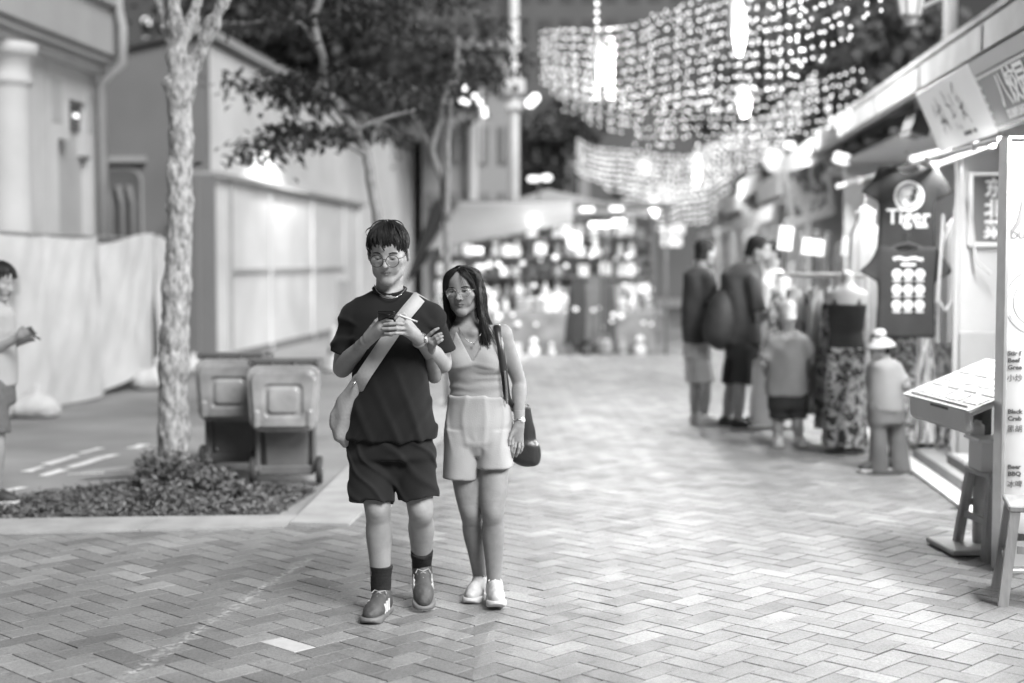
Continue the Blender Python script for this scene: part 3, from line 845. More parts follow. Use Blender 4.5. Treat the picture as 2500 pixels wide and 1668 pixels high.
# white control cabinet on the far side by the wall
cb = thing('utility_cabinet', 'small white utility post box by the warehouse wall behind the man', 'cabinet', gp(840, 812))
MB().box((0, 0, .75), (.36, .3, .9), None, .02).build('box', M_PL, cb); MB().box((0, 0, .15), (.12, .12, .3)).build('stand', M_PL2, cb); MB().box((0, -.155, .75), (.3, .01, .8), None, .004).build('door', M_PL2, cb)
sg = thing('road_cone_bollard', 'pale slanted barrier post just left of the man', 'barrier', gp(816, 905))
MB().lathe([(.17, 0), (.17, .05), (.11, .08), (.05, .62), (.035, .66), (0, .66)], 16).build('cone', M_PL, sg, True); MB().lathe([(.094, .25), (.074, .4)], 16).build('band', M_PL2, sg, True)
# ================================================================== trees, far buildings, market stall, light curtains
def bg_tree(name, label, d, trunks, clusters, seed, leaf=(.08, .14), per=120, m=None, spread=1.0):
    t = thing(name, label, 'tree', group='trees behind the couple')
    r = random.Random(seed); g = np.random.default_rng(seed)
    mb = MB()
    for path, r0, r1 in trunks:
        P = [pt(x, y, d+dd) if y is not None else None for x, y, dd in path]
        n = len(P); Q = []; R = []
        for i in range(n-1):
            for q in range(4):
                u = q/4; Q.append(P[i].lerp(P[i+1], u) + Vector((r.uniform(-1, 1), r.uniform(-1, 1), 0))*.006); R.append(r0+(r1-r0)*(i+u)/(n-1))
        Q.append(P[-1]); R.append(r1); mb.tube(Q, R, 9)
    mb.build('trunk', M_BARK2, t, True)
    pts = []; sz = []
    for (x, y, rx, ry, k) in clusters:
        s = d/FPX
        for c in range(k):
            ang = g.uniform(0, 6.28); rr = math.sqrt(g.uniform(0, 1)); 
            c0 = pt(x + math.cos(ang)*rr*rx, y + math.sin(ang)*rr*ry, d + g.normal(0, .5)*spread)
            for q in range(per):
                e = g.normal(0, 1, 3); pts.append((c0.x+e[0]*.16, c0.y+e[1]*.16, c0.z+e[2]*.05 - .25*e[0]*e[0]*.03)); sz.append(g.uniform(*leaf))
    leaf_cloud('crown', pts, sz, m or M_LEAFD, t, .75, seed, .45)
    return t
G2 = 1100
bg_tree('slender_tree', 'slender tree with drooping dark leaves in front of the floodlit wall', 13.0,
        [([(985, 1064, 0), (950, 700, 0), (922, 540, 0), (905, 440, 0), (895, 379, 0), (870, 321, 0), (808, 240, 0), (786, 192, 0), (790, 150, 0), (775, 100, 0), (763, 40, 0), (790, -20, 0)], .05, .034),
         ([(872, 325, 0), (840, 318, -.1), (800, 275, -.2), (760, 240, -.2)], .03, .012),
         ([(895, 379, 0), (850, 355, -.2), (805, 338, -.3), (700, 345, -.3), (640, 360, -.3)], .026, .006),
         ([(870, 318, 0), (905, 300, .1), (946, 286, .2), (1013, 268, .3)], .026, .01),
         ([(790, 150, 0), (740, 60, .2), (700, 45, .3), (600, 58, .4), (540, 55, .4)], .022, .01)],
        [(650, 205, 70, 26, 5), (720, 225, 50, 26, 4), (690, 335, 70, 16, 4), (635, 372, 36, 18, 2), (760, 330, 40, 16, 2), (880, 335, 50, 24, 3),
         (930, 40, 170, 55, 7), (680, 60, 120, 50, 4), (900, 190, 120, 60, 4)], 31, per=60)
bg_tree('slender_tree', 'thin forked tree with dark foliage standing left of the market stall', 15.5,
        [([(1095, 990, 0), (1092, 700, 0), (1089, 540, 0), (1080, 446, 0), (1053, 366, 0), (1076, 290, 0), (1082, 250, 0), (1111, 179, 0), (1120, 90, 0)], .045, .025),
         ([(1089, 540, 0), (1092, 430, -.1), (1094, 335, -.1), (1100, 250, 0), (1130, 150, .1)], .04, .02),
         ([(1053, 366, 0), (1020, 300, .1), (985, 250, .2)], .022, .01)],
        [(1100, 50, 140, 55, 6), (1010, 250, 60, 50, 3), (1120, 180, 90, 40, 4), (1210, 120, 70, 45, 3)], 33, per=60)
M_FAR = mat('far_leaf', 0.05, 0.7, 0.5, 2); M_FAR2 = mat('far_leaf_lit', 0.1, 0.7, 0.5, 2)  # paler grey puts the light on the shop-side trees into the colour
def far_tree(label, px, py, d, rx, rz, n, m, seed):
    c = pt(px, py, d); t = thing('far_tree', label, 'tree', (c.x, c.y, 0), group='dark trees behind the buildings')
    g = np.random.default_rng(seed); P = []; S = []
    MB().tube([(0, 0, 0), (0, .1, c.z*.5), (.1, 0, c.z)], [.22, .16, .08], 9).build('trunk', M_BARK2, t, True)
    for q in range(n//60):
        e = g.normal(0, 1, 3); e /= np.linalg.norm(e); e *= g.uniform(.25, 1)**.6
        for w in range(60):
            f = e*(rx, rx, rz) + g.normal(0, .32, 3); P.append((f[0], f[1], f[2]+c.z)); S.append(g.uniform(.2, .42))
    leaf_cloud('crown', P, S, m, t, .3, seed, .6)
far_tree('dark leafy tree above the warehouse roof, left of the lit sign', 700, 60, 34, 3.0, 1.9, 4200, M_FAR, 41)
far_tree('dark leafy tree above the warehouse roof, under the lit sign', 920, 200, 42, 3.2, 1.8, 4200, M_FAR, 42)
far_tree('dark tree between the lamp post and the far gabled house', 1310, 400, 48, 1.9, 1.9, 2600, M_FAR, 43)
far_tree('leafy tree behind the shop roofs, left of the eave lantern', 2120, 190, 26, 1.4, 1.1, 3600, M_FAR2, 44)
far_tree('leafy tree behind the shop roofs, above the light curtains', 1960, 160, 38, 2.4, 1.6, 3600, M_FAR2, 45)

# ------------------------------------------------------------------ far buildings
M_FB = mat('far_wall_grey', .3, .85, .1, .5); M_FBD = mat('far_wall_dark', .11, .85, .15, .4); M_FBL = mat('far_wall_pale', .5, .85, .1, .5)
def far_block(name, label, px0, px1, pytop, d, depth, m, rows, cols, wm, lit=()):
    a, b = pt(px0, pytop, d), pt(px1, pytop, d); t = thing(name, label, 'building', (a.x, a.y, 0), YAW)
    w = (b-a).length; h = a.z
    MB().box((w/2, depth/2, h/2), (w, depth, h)).build('wall', m, t)
    MB().box((w/2, depth/2, h+.15), (w+.4, depth+.4, .3)).build('parapet', m, t)
    for i in range(rows):
        for j in range(cols):
            ww, hh = w/cols*.6, min(1.6, h/rows*.55)
            fr = MB().box(((j+.5)*w/cols, -.03, (i+.55)*h/rows), (ww, .06, hh)).build('window', wm, t)
            MB().box(((j+.5)*w/cols, -.075, (i+.55)*h/rows), (.08, .03, hh)).build('mullion', m, fr)
    return t
far_block('dark_tower_block', 'tall dark block with the lit sign high above the warehouse', 560, 1215, -160, 78, 10, M_FBD, 9, 12, mat('far_window', .05, .4, .2, 2))
far_block('grey_apartment_block', 'grey block behind the upper light curtain', 1250, 1900, -260, 92, 12, mat('far_wall_mid', .13, .85, .15, .4), 10, 12, mat('far_window2', .08, .4, .2, 2))
far_block('pale_corner_building', 'plain grey building behind the thin forked tree and lamp post', 1030, 1262, 120, 44, 8, M_FB, 4, 4, mat('far_window3', .16, .5, .2, 2))
far_block('street_end_building', 'low dark building closing the end of the street', 1500, 1900, 300, 80, 6, M_FBD, 3, 8, mat('far_window2', .08, .4, .2, 2))
def house(label, px0, px1, pye, pyr, d, m, mr):
    a, b = pt(px0, pye, d), pt(px1, pye, d); c = pt((px0+px1)/2, pyr, d)
    t = thing('gabled_house', label, 'building', (a.x, a.y, 0), YAW); w = (b-a).length; h = a.z; hr = c.z
    MB().prism([(0, 0, 0), (w, 0, 0), (w, 0, h), (w/2, 0, hr), (0, 0, h)], (0, 8, 0)).build('wall', m, t)
    for s in (0, 1):
        x0, x1 = (-.4, w/2) if s == 0 else (w+.4, w/2)
        MB().prism([(x0, -.4, h-.25), (x1, -.4, hr), (x1, -.4, hr+.25), (x0, -.4, h)], (0, 8.8, 0)).build('roof', mr, t)
    for j in range(3):
        f = MB().box((w*(j+1)/4, -.04, h*.72), (w*.14, .08, h*.2)).build('window', M_DARKW, t); MB().box((w*(j+1)/4, -.09, h*.72), (.06, .04, h*.2)).build('mullion', m, f)
house('pale gabled house beyond the stall, right of the lamp post', 1290, 1440, 330, 235, 52, M_FB, mat('far_roof', .07, .8, .2, 3))
house('dark roofed house behind the middle light curtain', 1440, 1760, 330, 225, 60, M_FBD, mat('far_roof', .07, .8, .2, 3))
# lit sign on the tower
s0 = pt(848, 87, 77.6); s1 = pt(945, 87, 77.6)
t = thing('lit_sign', 'small bright lit sign on the dark block above the trees', 'sign', s0, YAW); w = (s1-s0).length
MB().box((w/2, 0, 0), (w, .2, .5)).build('housing', M_FBD, t)
for q in range(6): MB().box((w*(q+.5)/6, -.13, 0), (w/6*.8, .06, .38), None, .1).build('letter', glow('sign_glow', .7), t)
s0 = pt(905, 245, 50); t = thing('lit_window', 'tall narrow lit window glimpsed through the dark tree', 'window', s0, YAW)
for q in range(4): MB().box((0, 0, -.45+.3*q), (.26, .05, .24)).build('pane', glow('dim_window', .2), t)
s0 = pt(357, 50, 45); t = thing('lit_window', 'small bright lamp in the black gap left of the near tree', 'lamp', s0, YAW)
MB().box((0, 0, -.1), (.24, .1, .36), None, .08).build('bulb', glow('sign_glow', .7), t); MB().box((0, 0, -.62), (.2, .1, .22), None, .08).build('bulb', glow('dim_window', .2), t); MB().tube([(0, .1, .4), (0, .1, -.8)], .03, 6).build('stem', M_FBD, t)

# lamp post with cross collar and pendant lamps
M_POST = mat('white_post', .62, .5, .08, 4)
lp = gp(1255, 836)
t = thing('lamp_post', 'tall white lamp post with a collar, left of the light curtains', 'lamp post', lp, YAW)
MB().tube([(0, 0, 0), (0, 0, .5)], .17, 16).build('base', M_POST, t, True)
MB().tube([(0, 0, .5), (0, 0, 7.6)], [.12, .085], 16).build('pole', M_POST, t, True)
MB().box((0, 0, 4.95), (.42, .42, .3), None, .04).build('collar', M_POST, t); MB().box((0, 0, 4.55), (.34, .34, .12), None, .03).build('collar', M_POST, t)
MB().tube([(0, 0, 4.7), (.3, -.1, 4.66)], .03, 8).build('arm', M_POST, t)
MB().box((.36, -.1, 4.68), (.16, .12, .3), Euler((0, .8, 0)), .05).build('lamp_head', glow('lamp_glow', 1.3), t)
M_BULB = glow('festoon_bulb', 1.35)
t = thing('bracket_lamp', 'cluster of small round bulbs on a bracket left of the lamp post', 'lamp', pt(1150, 250, 29), YAW)
for (x, y) in ((1135, 215), (1160, 235), (1128, 245), (1140, 252), (1172, 250), (1182, 268), (1184, 280)):
    q = pt(x, y, 29) - pt(1150, 250, 29); q = Vector((q.x*CY+q.y*SY, -q.x*SY+q.y*CY, q.z))
    o = MB().lathe([(0, -.05), (.035, -.035), (.05, 0), (.035, .035), (0, .05)], 10).build('bulb', M_BULB, t, True); o.location = q
MB().tube([(.2, .3, -1.2), (.2, .3, .3)], .03, 6).build('bracket', M_POST, t)
t = thing('drain_stack', 'pale vertical pipe on the grey building behind the thin forked tree', 'pipe', pt(1155, 420, 43.6), YAW)
MB().tube([(0, 0, -4), (0, 0, 2)], .14, 8).build('pipe', M_FBL, t); MB().box((0, -.1, -1.2), (.34, .1, .12)).build('clamp', M_FBL, t)

# ------------------------------------------------------------------ light curtains over the street
M_WIRE = mat('dark_wire', .05, .6, .1, 5)
bulb_me = MB().lathe([(.004, .02), (.01, .016), (.015, .006), (.017, 0), (.015, -.007), (.009, -.014), (.003, -.017)], 9).mesh('bulb')
bulb_me.materials.append(M_BULB); bulb_far = bulb_me.copy(); bulb_far.materials.clear(); bulb_far.materials.append(glow('festoon_bulb_far', .65)); bulb_far.polygons.foreach_set('use_smooth', np.ones(len(bulb_far.polygons), dtype=bool)); bulb_me.polygons.foreach_set('use_smooth', np.ones(len(bulb_me.polygons), dtype=bool))
BV = np.array([v.co[:] for v in bulb_me.vertices], np.float32); BFq = [tuple(p.vertices) for p in bulb_me.polygons]
M_BULB2 = glow('festoon_bulb_far', .65)
def curtain(label, keys, spacing, step, seed, indiv=300, scale=1.0, skip=.06):
    bm = bulb_me if scale <= 1.1 or indiv == 30 else bulb_far
    """keys: (x, y, ztop, length) along the carrying wire, nearest last"""
    t = thing('light_curtain', label, 'light curtain', group='curtains of bulbs hung across the street')
    K = np.array(keys, float); seg = np.r_[0, np.cumsum(np.linalg.norm(np.diff(K[:, :2], axis=0), axis=1))]
    r = random.Random(seed); L = seg[-1]; n = int(L/spacing); pos = []
    wires = MB(); tops = []
    for i in range(n+1):
        s = min(L, max(0, L*i/n + r.uniform(-.06, .06)*(L > 1))); x, y, z, ln = [float(np.interp(s, seg, K[:, c])) for c in range(4)]
        x += r.uniform(-.03, .03); y += r.uniform(-.05, .05)
        sway = r.uniform(-.04, .04); z += r.uniform(-.012, .012) + .07*math.sin(s*.9+seed) - .25*math.sin(math.pi*s/L)*(L > 1); m = max(1, int(round(ln/step))+r.choice((0, 0, -1)))
        tops.append((x, y, z)); wires.tube([(x, y, z), (x+sway, y, z-m*step)], .004, 3, False)
        for q in range(m+1):
            if r.random() < skip: continue
            pos.append((x+sway*q/max(m, 1)+r.uniform(-.03, .03)*(L > 1), y+r.uniform(-.04, .04)*(L > 1), z-q*step+r.uniform(-.026, .026)*(L > 1)))
    wires.tube(tops if len(tops) > 1 else [tuple(k[:3]) for k in keys], .006, 4, False)
    wires.build('wire', M_WIRE, t, fix=False)
    pos.sort(key=lambda p: p[1])
    for p in pos[:indiv]:
        o = bpy.data.objects.new('bulb', bm); COL.objects.link(o); o.parent = t; o.location = p; o.scale = (scale,)*3
    rest = pos[indiv:]
    if rest:
        V = []; F = []
        for p in rest:
            k = len(V)*0 + len(F)//len(BFq)*len(BV); V.append(BV*scale + np.array(p, np.float32)); F += [tuple(a+k for a in f) for f in BFq]
        me = bpy.data.meshes.new('bulb_mass'); me.from_pydata(np.concatenate(V).tolist(), [], F); me.update()
        tag(link('bulb_mass', me, bm.materials[0], t, True), kind='stuff')
    return t
curtain('nearest curtain of bulbs, fanning from the centre to the top right', [(-1.63, 25, 5.5, .88), (-.3, 21, 5.25, 1.05), (1.12, 17.1, 4.93, 1.35), (1.6, 15, 4.7, 1.0), (2.25, 12.8, 4.45, .5)], .13, .125, 1, 300, .68, .02)
curtain('curtain of bulbs close behind the nearest one, drooping towards the shops', [(-1.6, 26.2, 5.1, .55), (.2, 22.6, 4.45, .7), (1.6, 20, 4.05, .75), (2.75, 17.6, 3.95, .5)], .15, .125, 2, 250, .72, .03)
curtain('dense middle curtain of bulbs above the market stall', [(-1.6, 40, 4.95, .85), (-.2, 35, 4.4, .95), (1.2, 31, 4.15, .95), (2.4, 27, 4.3, .8), (3.0, 24, 4.75, .5)], .16, .14, 3, 250, 1.3)
curtain('middle curtain of bulbs behind the dense one, thinning to the right', [(-1.3, 43, 4.9, .7), (.8, 36, 4.2, .8), (2.6, 29, 4.3, .6)], .2, .15, 4, 120, 1.3)
curtain('far curtain of bulbs low over the end of the street', [(-.4, 58, 4.6, 1.2), (1.2, 50, 4.1, 1.2), (2.8, 42, 4.2, 1.0)], .25, .19, 5, 0, 1.8)
curtain('single straight string of bulbs hanging from the top edge', [(-.53, 20.0, 5.42, .55), (-.52, 20.0, 5.42, .55)], .01, .118, 6, 30, 1.25, 0)

def medallion(px, py, d, h, ratio, label, watt=0):
    c = pt(px, py, d); rr = h/2*d/FPX
    t = thing('glowing_medallion', label, 'lantern', c, YAW + math.acos(ratio), 'glowing lanterns in the light curtains')
    prof = [(0, -.05), (rr*.7, -.05), (rr*.93, -.035), (rr, -.015), (rr, .015), (rr*.93, .035), (rr*.7, .05), (0, .05)]
    o = MB().lathe(prof, 36).build('disc', glow('medallion_glow', .24), t, True); o.rotation_euler = (math.pi/2, 0, 0)
    ring = []
    for q in range(25): ring.append((math.cos(q/24*6.2832)*rr*1.06, 0, math.sin(q/24*6.2832)*rr*1.06))
    MB().tube(ring, .022, 6, False).build('rim', mat('medallion_rim', .6, .4, .1, 5), t, True)
    MB().tube([(0, 0, rr), (0, 0, rr+.5)], .006, 5).build('cord', M_WIRE, t)
    if watt:
        L = bpy.data.lights.new('medallion_light', 'POINT'); L.energy = watt; L.shadow_soft_size = .07
        lo = bpy.data.objects.new('medallion_light', L); COL.objects.link(lo); lo.parent = t; lo.location = (0, -.16, -rr*.5)
medallion(1800, 60, 14.5, 140, .36, 'large glowing oval lantern near the top right of the curtains', 80)
medallion(1462, 150, 21, 96, .2, 'glowing narrow lantern at the left of the nearest curtain', 360)
medallion(1815, 245, 20, 72, .5, 'glowing rounded lantern below the large oval one', 60)
medallion(1700, 408, 33, 80, .3, 'tall glowing lantern in the middle curtain', 80)
medallion(1573, 408, 36, 42, .9, 'small round glowing lantern in the middle curtain, left', 0)
medallion(1621, 475, 42, 54, .6, 'glowing oval lantern low in the far curtain, upper of two', 0)
medallion(1594, 502, 42, 52, .6, 'glowing oval lantern low in the far curtain, lower of two', 16)
medallion(1892, 392, 24, 56, .9, 'round lantern below the curtains beside the shop signs', 0)

# ------------------------------------------------------------------ market stall in the middle of the street
random.seed(21)
M_CANV = mat('stall_canvas', .24, .7, .08, 2, .2, 20); M_DKC = mat('dark_canvas', .035, .7, .2, 3, .2, 20); M_FRAME = mat('stall_frame', .12, .5, .2, 5)
M_TUBE = glow('tube_glow', 6.0)
S = gp(1030, 866); SW = 4.25; SD = 2.6
st = thing('market_stall', 'open market stall crammed with lit goods under a canvas canopy', 'stall', (S.x, S.y, 0), YAW)
def spt(px, py, dd=0.0):                # stall-local point seen at a pixel, dd behind the stall front
    d0 = -S.x*SY + S.y*CY; p = pt(px, py, d0+dd) - S; return Vector((p.x*CY+p.y*SY, -p.x*SY+p.y*CY, p.z + S.z))
for (x, y) in ((.15, 0), (SW-.1, 0), (.15, SD), (SW-.1, SD), (2.0, SD)): MB().tube([(x, y, 0), (x, y, 2.5)], .03, 8).build('pole', M_FRAME, st)
MB().prism([(.1, -.1, 2.56), (SW, -.1, 2.5), (SW, SD+.1, 2.55), (.1, SD+.1, 2.6)], (0, 0, .07)).build('roof', M_FRAME, st)
def canopy(u, v): 
    a = spt(1120, 494, -.25).lerp(spt(1400, 492, -.2), u); b = spt(1040, 612, -.55).lerp(spt(1398, 545, -.55), u)
    p = a.lerp(b, v); p.z -= .05*math.sin(u*math.pi)*math.sin(v*math.pi); p.y += .1*math.sin(v*3); return p
solidify(MB().grid(canopy, 20, 12).build('canopy', M_CANV, st, True, False), .01)
def drape(u, v):
    a = spt(1062, 486, -.15).lerp(spt(1105, 482, -.15), u); b = spt(985, 700, -.1).lerp(spt(1040, 640, -.3), u)
    p = a.lerp(b, v**1.3); p.y += .06*math.sin(u*12); return p
solidify(MB().grid(drape, 12, 14).build('side_drape', M_DKC, st, True, False), .01)
MB().box((SW/2, SD+.12, 1.2), (SW, .04, 2.4)).build('back_panel', mat('stall_back', .16, .8, .4, 2), st)
MB().box((SW/2+.1, .5, .7), (SW-.4, .9, .06)).build('counter', mat('stall_wood', .25, .7, .3, 4), st)
MB().prism([(.3, .06, .02), (SW-.2, .06, .02), (SW-.2, .06, .67), (.3, .06, .67)], (0, .02, 0)).build('counter_front', mat('stall_front', .2, .8, .5, 3), st)
for z in (.95, 1.3, 1.65, 2.0): MB().box((SW/2, 1.6, z), (SW-.4, .4, .03)).build('shelf', M_FRAME, st)
# arch on the right end
MB().tube([spt(1470, 860, -.2), spt(1475, 620, -.2), spt(1490, 555, -.2), spt(1540, 545, -.2), spt(1590, 590, -.2), spt(1605, 850, -.2)], .016, 6).build('arch_pole', M_FRAME, st)
# goods: four shapes, many copies, each an object of its own
tones = [mat('goods_%s' % n, v, .5, .3, 9, spec=.5) for n, v in (('black', .03), ('dark', .09), ('mid', .28), ('pale', .55), ('white', .8))]
M_SPARK = glow('spark_glow', 5.0)
def goods_proto():
    out = []
    for k in range(4):
        mb = MB()
        if k == 0: mb.box((0, 0, .09), (.16, .12, .18), None, .012).box((0, -.064, .1), (.1, .012, .08), None, .004)
        if k == 1: mb.lathe([(.05, 0), (.06, .02), (.06, .13), (.025, .17), (.022, .21), (.028, .215), (.02, .23)], 12)
        if k == 2:
            mb.lathe([(.07, 0), (.085, .06), (.06, .12), (.03, .14), (.05, .18), (.055, .21), (.035, .25), (0, .26)], 12)
        if k == 3: mb.box((0, 0, .11), (.2, .08, .2), None, .03).tube([(-.05, 0, .2), (-.05, 0, .27), (.05, 0, .27), (.05, 0, .2)], .008, 5)
        out.append(mb)
    return out
names = ['souvenir_box', 'bottle', 'figurine', 'handbag']
labs = ['small boxed souvenir among the blurred goods on the market stall', 'small bottle among the blurred goods on the market stall',
        'rounded figurine among the blurred goods on the market stall', 'small bag among the blurred goods on the market stall']
gm = {}
for k, mb in enumerate(goods_proto()):
    for ti, tm in enumerate(tones):
        me = mb.mesh(names[k]); me.materials.append(tm); gm[k, ti] = me
cell = []
for z in (.735, .97, 1.32, 1.67, 2.02):
    for i in range(17): cell.append((.3 + i*.225 + random.uniform(-.05, .05), (.4 if z < .8 else 1.5) + random.uniform(-.12, .12), z))
for i in range(13): cell.append((.3+i*.28, .25, .735))
for i in range(12): cell.append((.4+i*.3, -.12, .0))
d0 = Matrix.Rotation(YAW, 3, 'Z')
ORD = ['first', 'second', 'third', 'fourth', 'fifth', 'sixth', 'seventh', 'eighth', 'ninth', 'tenth', 'eleventh', 'twelfth', 'thirteenth', 'fourteenth', 'fifteenth', 'sixteenth', 'seventeenth']
ROWN = ['on the counter', 'on the lowest shelf', 'on the second shelf', 'on the third shelf', 'on the top shelf']
for ci, (x, y, z) in enumerate(cell):
    where = (ROWN[ci//17] + ' of the market stall, ' + ORD[ci % 17] if ci < 85 else 'along the counter edge of the market stall, ' + ORD[ci-85] if ci < 98 else 'on the ground before the market stall, ' + ORD[ci-98]) + ' from left'
    k = random.randrange(4); ti = random.choices(range(5), (1, 2, 4, 5, 5))[0]
    p = d0 @ Vector((x, y, z)) + Vector((S.x, S.y, 0))
    o = bpy.data.objects.new(names[k], gm[k, ti]); COL.objects.link(o); o.location = p; o.rotation_euler = (0, 0, YAW+random.uniform(-.5, .5)); s = random.uniform(.8, 1.35); o.scale = (s, s, s)
    tag(o, ('black', 'dark', 'grey', 'pale', 'white')[ti] + ' ' + ('souvenir box', 'bottle', 'figurine', 'small bag')[k] + ' ' + where, names[k].replace('souvenir_box', 'box'), 'goods on the market stall')
# dark garments hanging at the front
def garment_mesh(w, h, seed, wave=.03, flare=1.25):
    r = random.Random(seed); ph = r.uniform(0, 6)
    def fn(u, v):
        a = u*2*math.pi; ww = w/2*(.8+(flare-.8)*(1-v))*(1 if v < .93 else .6); 
        rip = 1+.12*math.sin(a*5+ph)*(1-v)+.08*math.sin(a*9+ph*2)
        return (math.cos(a)*ww*rip, math.sin(a)*.07*rip*(1.2-v*.5), h*v)
    return MB().grid(fn, 40, 16)
for i, (x, tone) in enumerate(((1412, .03), (1448, .12), (1478, .05))):
    p = pt(x, 842, 24.2); t = thing('hanging_garment', ['leftmost of the three dark garments hanging on the stall front', 'middle, greyer one of the three garments hanging on the stall front', 'rightmost of the three dark garments hanging on the stall front'][i], 'garment', p, YAW)
    garment_mesh(.34, 1.15, i).build('cloth', mat('garment_%d' % i, tone, .8, .2, 6), t, True, False); MB().tube([(-.15, 0, 1.12), (0, 0, 1.2), (.15, 0, 1.12)], .008, 5).build('hanger', M_FRAME, t)
# stall lamps
def stall_lamp(px, py, w, h, dd, label, shape='tube', st_=6.0):
    p = spt(px, py, dd); t = thing('stall_lamp', label, 'lamp', d0 @ p + Vector((S.x, S.y, 0)), YAW, 'lamps lighting the market stall')
    s = 24.5/FPX
    if shape == 'tube': MB().box((0, 0, 0), (w*s, .05, h*s), None, .03).build('tube', glow('tube_%g' % st_, st_*.16), t)
    else: MB().lathe([(0, -h*s/2), (w*s*.36, -h*s*.35), (w*s*.5, 0), (w*s*.36, h*s*.35), (0, h*s/2)], 14).build('bulb', glow('tube_%g' % st_, st_*.16), t, True)
    MB().tube([(0, .02, h*s/2), (0, .02, h*s/2+.2)], .008, 5).build('cord', M_WIRE, t)
stall_lamp(1433, 512, 34, 10, -.1, 'left of two short tube lamps under the stall roof')
stall_lamp(1505, 510, 32, 9, -.1, 'right of two short tube lamps under the stall roof')
stall_lamp(1478, 549, 80, 12, .3, 'long tube lamp under the two short ones on the stall')
stall_lamp(1510, 541, 34, 12, .5, 'lamp just above the long tube on the stall')
stall_lamp(1402, 588, 36, 42, .2, 'big bare bulb glowing in the middle of the stall', 'bulb', 5.0)
stall_lamp(1165, 612, 28, 14, .4, 'bright lamp over the left of the stall beside the woman', 'tube', 5.0)
stall_lamp(1180, 650, 44, 8, .4, 'strip lamp over the stall shelf above the woman', 'tube', 3.0)
stall_lamp(1217, 645, 12, 12, .2, 'small round bulb on the stall above the woman', 'bulb', 6.0)
stall_lamp(1218, 772, 16, 16, -.1, 'round bulb low on the stall beside the woman shoulder', 'bulb', 3.0)
r = random.Random(5)
for q in range(46):  # glowing beads added as glints among the goods
    px, py = r.uniform(1190, 1600), r.uniform(600, 800)
    p = d0 @ spt(px, py, r.uniform(-.05, .2)) + Vector((S.x, S.y, 0))
    o = bpy.data.objects.new('glint_empty', None); 
    me = MB().lathe([(0, -.03), (.025, -.02), (.035, 0), (.025, .02), (0, .03)], 8).mesh('bead') if q == 0 else me
    if q == 0: me.materials.append(glow('bead_glow', .45))
    o = bpy.data.objects.new('glint_bead', me); COL.objects.link(o); o.location = p; o.scale = (r.uniform(.6, 1.5),)*3
    tag(o, 'tiny glowing trinket glinting among the goods of the market stall', 'bead', 'glowing glint beads on the market stall')
def area(name, loc, rot, sx, sy, e, parent=None):
    L = bpy.data.lights.new(name, 'AREA'); L.shape = 'RECTANGLE'; L.size = sx; L.size_y = sy; L.energy = e
    o = bpy.data.objects.new(name, L); COL.objects.link(o); o.location = loc; o.rotation_euler = rot; o.parent = parent; return o
area('stall_light', (SW/2, -.05, 2.44), (math.radians(30), 0, 0), 3.4, .03, 34, st)
L_ = bpy.data.lights.new('canopy_bulb', 'POINT'); L_.energy = 2.5; L_.shadow_soft_size = .05; lo_ = bpy.data.objects.new('canopy_bulb', L_); COL.objects.link(lo_); lo_.parent = st; lo_.location = (1.9, -.35, 2.25)
# glow on the stall roof
t = thing('roof_lamp', 'bright twin lamp above the stall roof, right of the lamp post', 'lamp', pt(1316, 437, 27), YAW)
MB().box((-.1, 0, 0), (.24, .1, .1), None, .04).box((.14, 0, .02), (.2, .1, .12), None, .04).build('bulb', glow('roof_lamp', .7), t); MB().tube([(0, .05, -.05), (0, .05, -.6)], .02, 6).build('stem', M_FRAME, t)
t = thing('pale_canopy', 'pale peaked canopy behind the market stall roof', 'canopy', gp(1330, 800), YAW)
a = [(-1.6, 0, 2.75), (2.6, 0, 2.7), (2.6, 2.5, 2.75), (-1.6, 2.5, 2.8)]; pk = (.1, 1.2, 3.35)
MB().add(a+[pk], [(0, 1, 4), (1, 2, 4), (2, 3, 4), (3, 0, 4)]).build('roof', mat('pale_tent', .35, .7, .2, 2), t)
for x, y in ((-1.5, .1), (2.5, .1), (2.5, 2.4), (-1.5, 2.4)): MB().tube([(x, y, 0), (x, y, 2.75)], .03, 8).build('pole', M_FRAME, t)
# ================================================================== right side: shop row, clothes stall, menu board
random.seed(31)
M_SW = mat('shop_white', .5, .6, .08, 3, .15, 20); M_SG = mat('shop_grey', .4, .7, .12, 3, .2, 20); M_SD = mat('shop_dark', .08, .7, .3, 3)
M_FAS = mat('fascia_paint', .5, .7, .22, 2.5, .3, 14); M_ALU = mat('aluminium', .6, .3, .1, 10, metal=.7)
M_TIM = mat('timber', .24, .7, .3, 6, .3, 20, stretch=(8, 1, 8)); M_INK = mat('ink_grey', .05, .6, .1, 5); M_INKL = mat('ink_pale_grey', .13, .6, .1, 5)
struct(MB().prism([(2.10, 4, -.05), (2.24, 4, -.05), (2.24, 42, -.05), (2.10, 42, -.05)], (0, 0, .075)).build('kerb', M_WHITE))
struct(MB().box((4.4, 22, .03), (4.3, 40, .13)).build('shop_floor', mat('shop_floor', .3, .6, .2, 2)))
lg = thing('timber_ledge', 'ribbed timber threshold running along the shop kerb', 'ledge')
MB().prism([(2.33, 6.2, .095), (2.52, 6.2, .095), (2.52, 10.75, .095), (2.33, 10.75, .095)], (0, 0, .07)).build('board', M_TIM, lg)
for i in range(30): MB().box((2.425, 6.35+i*.146, .175), (.17, .05, .022), None, .006).build('rib', M_SW, lg)

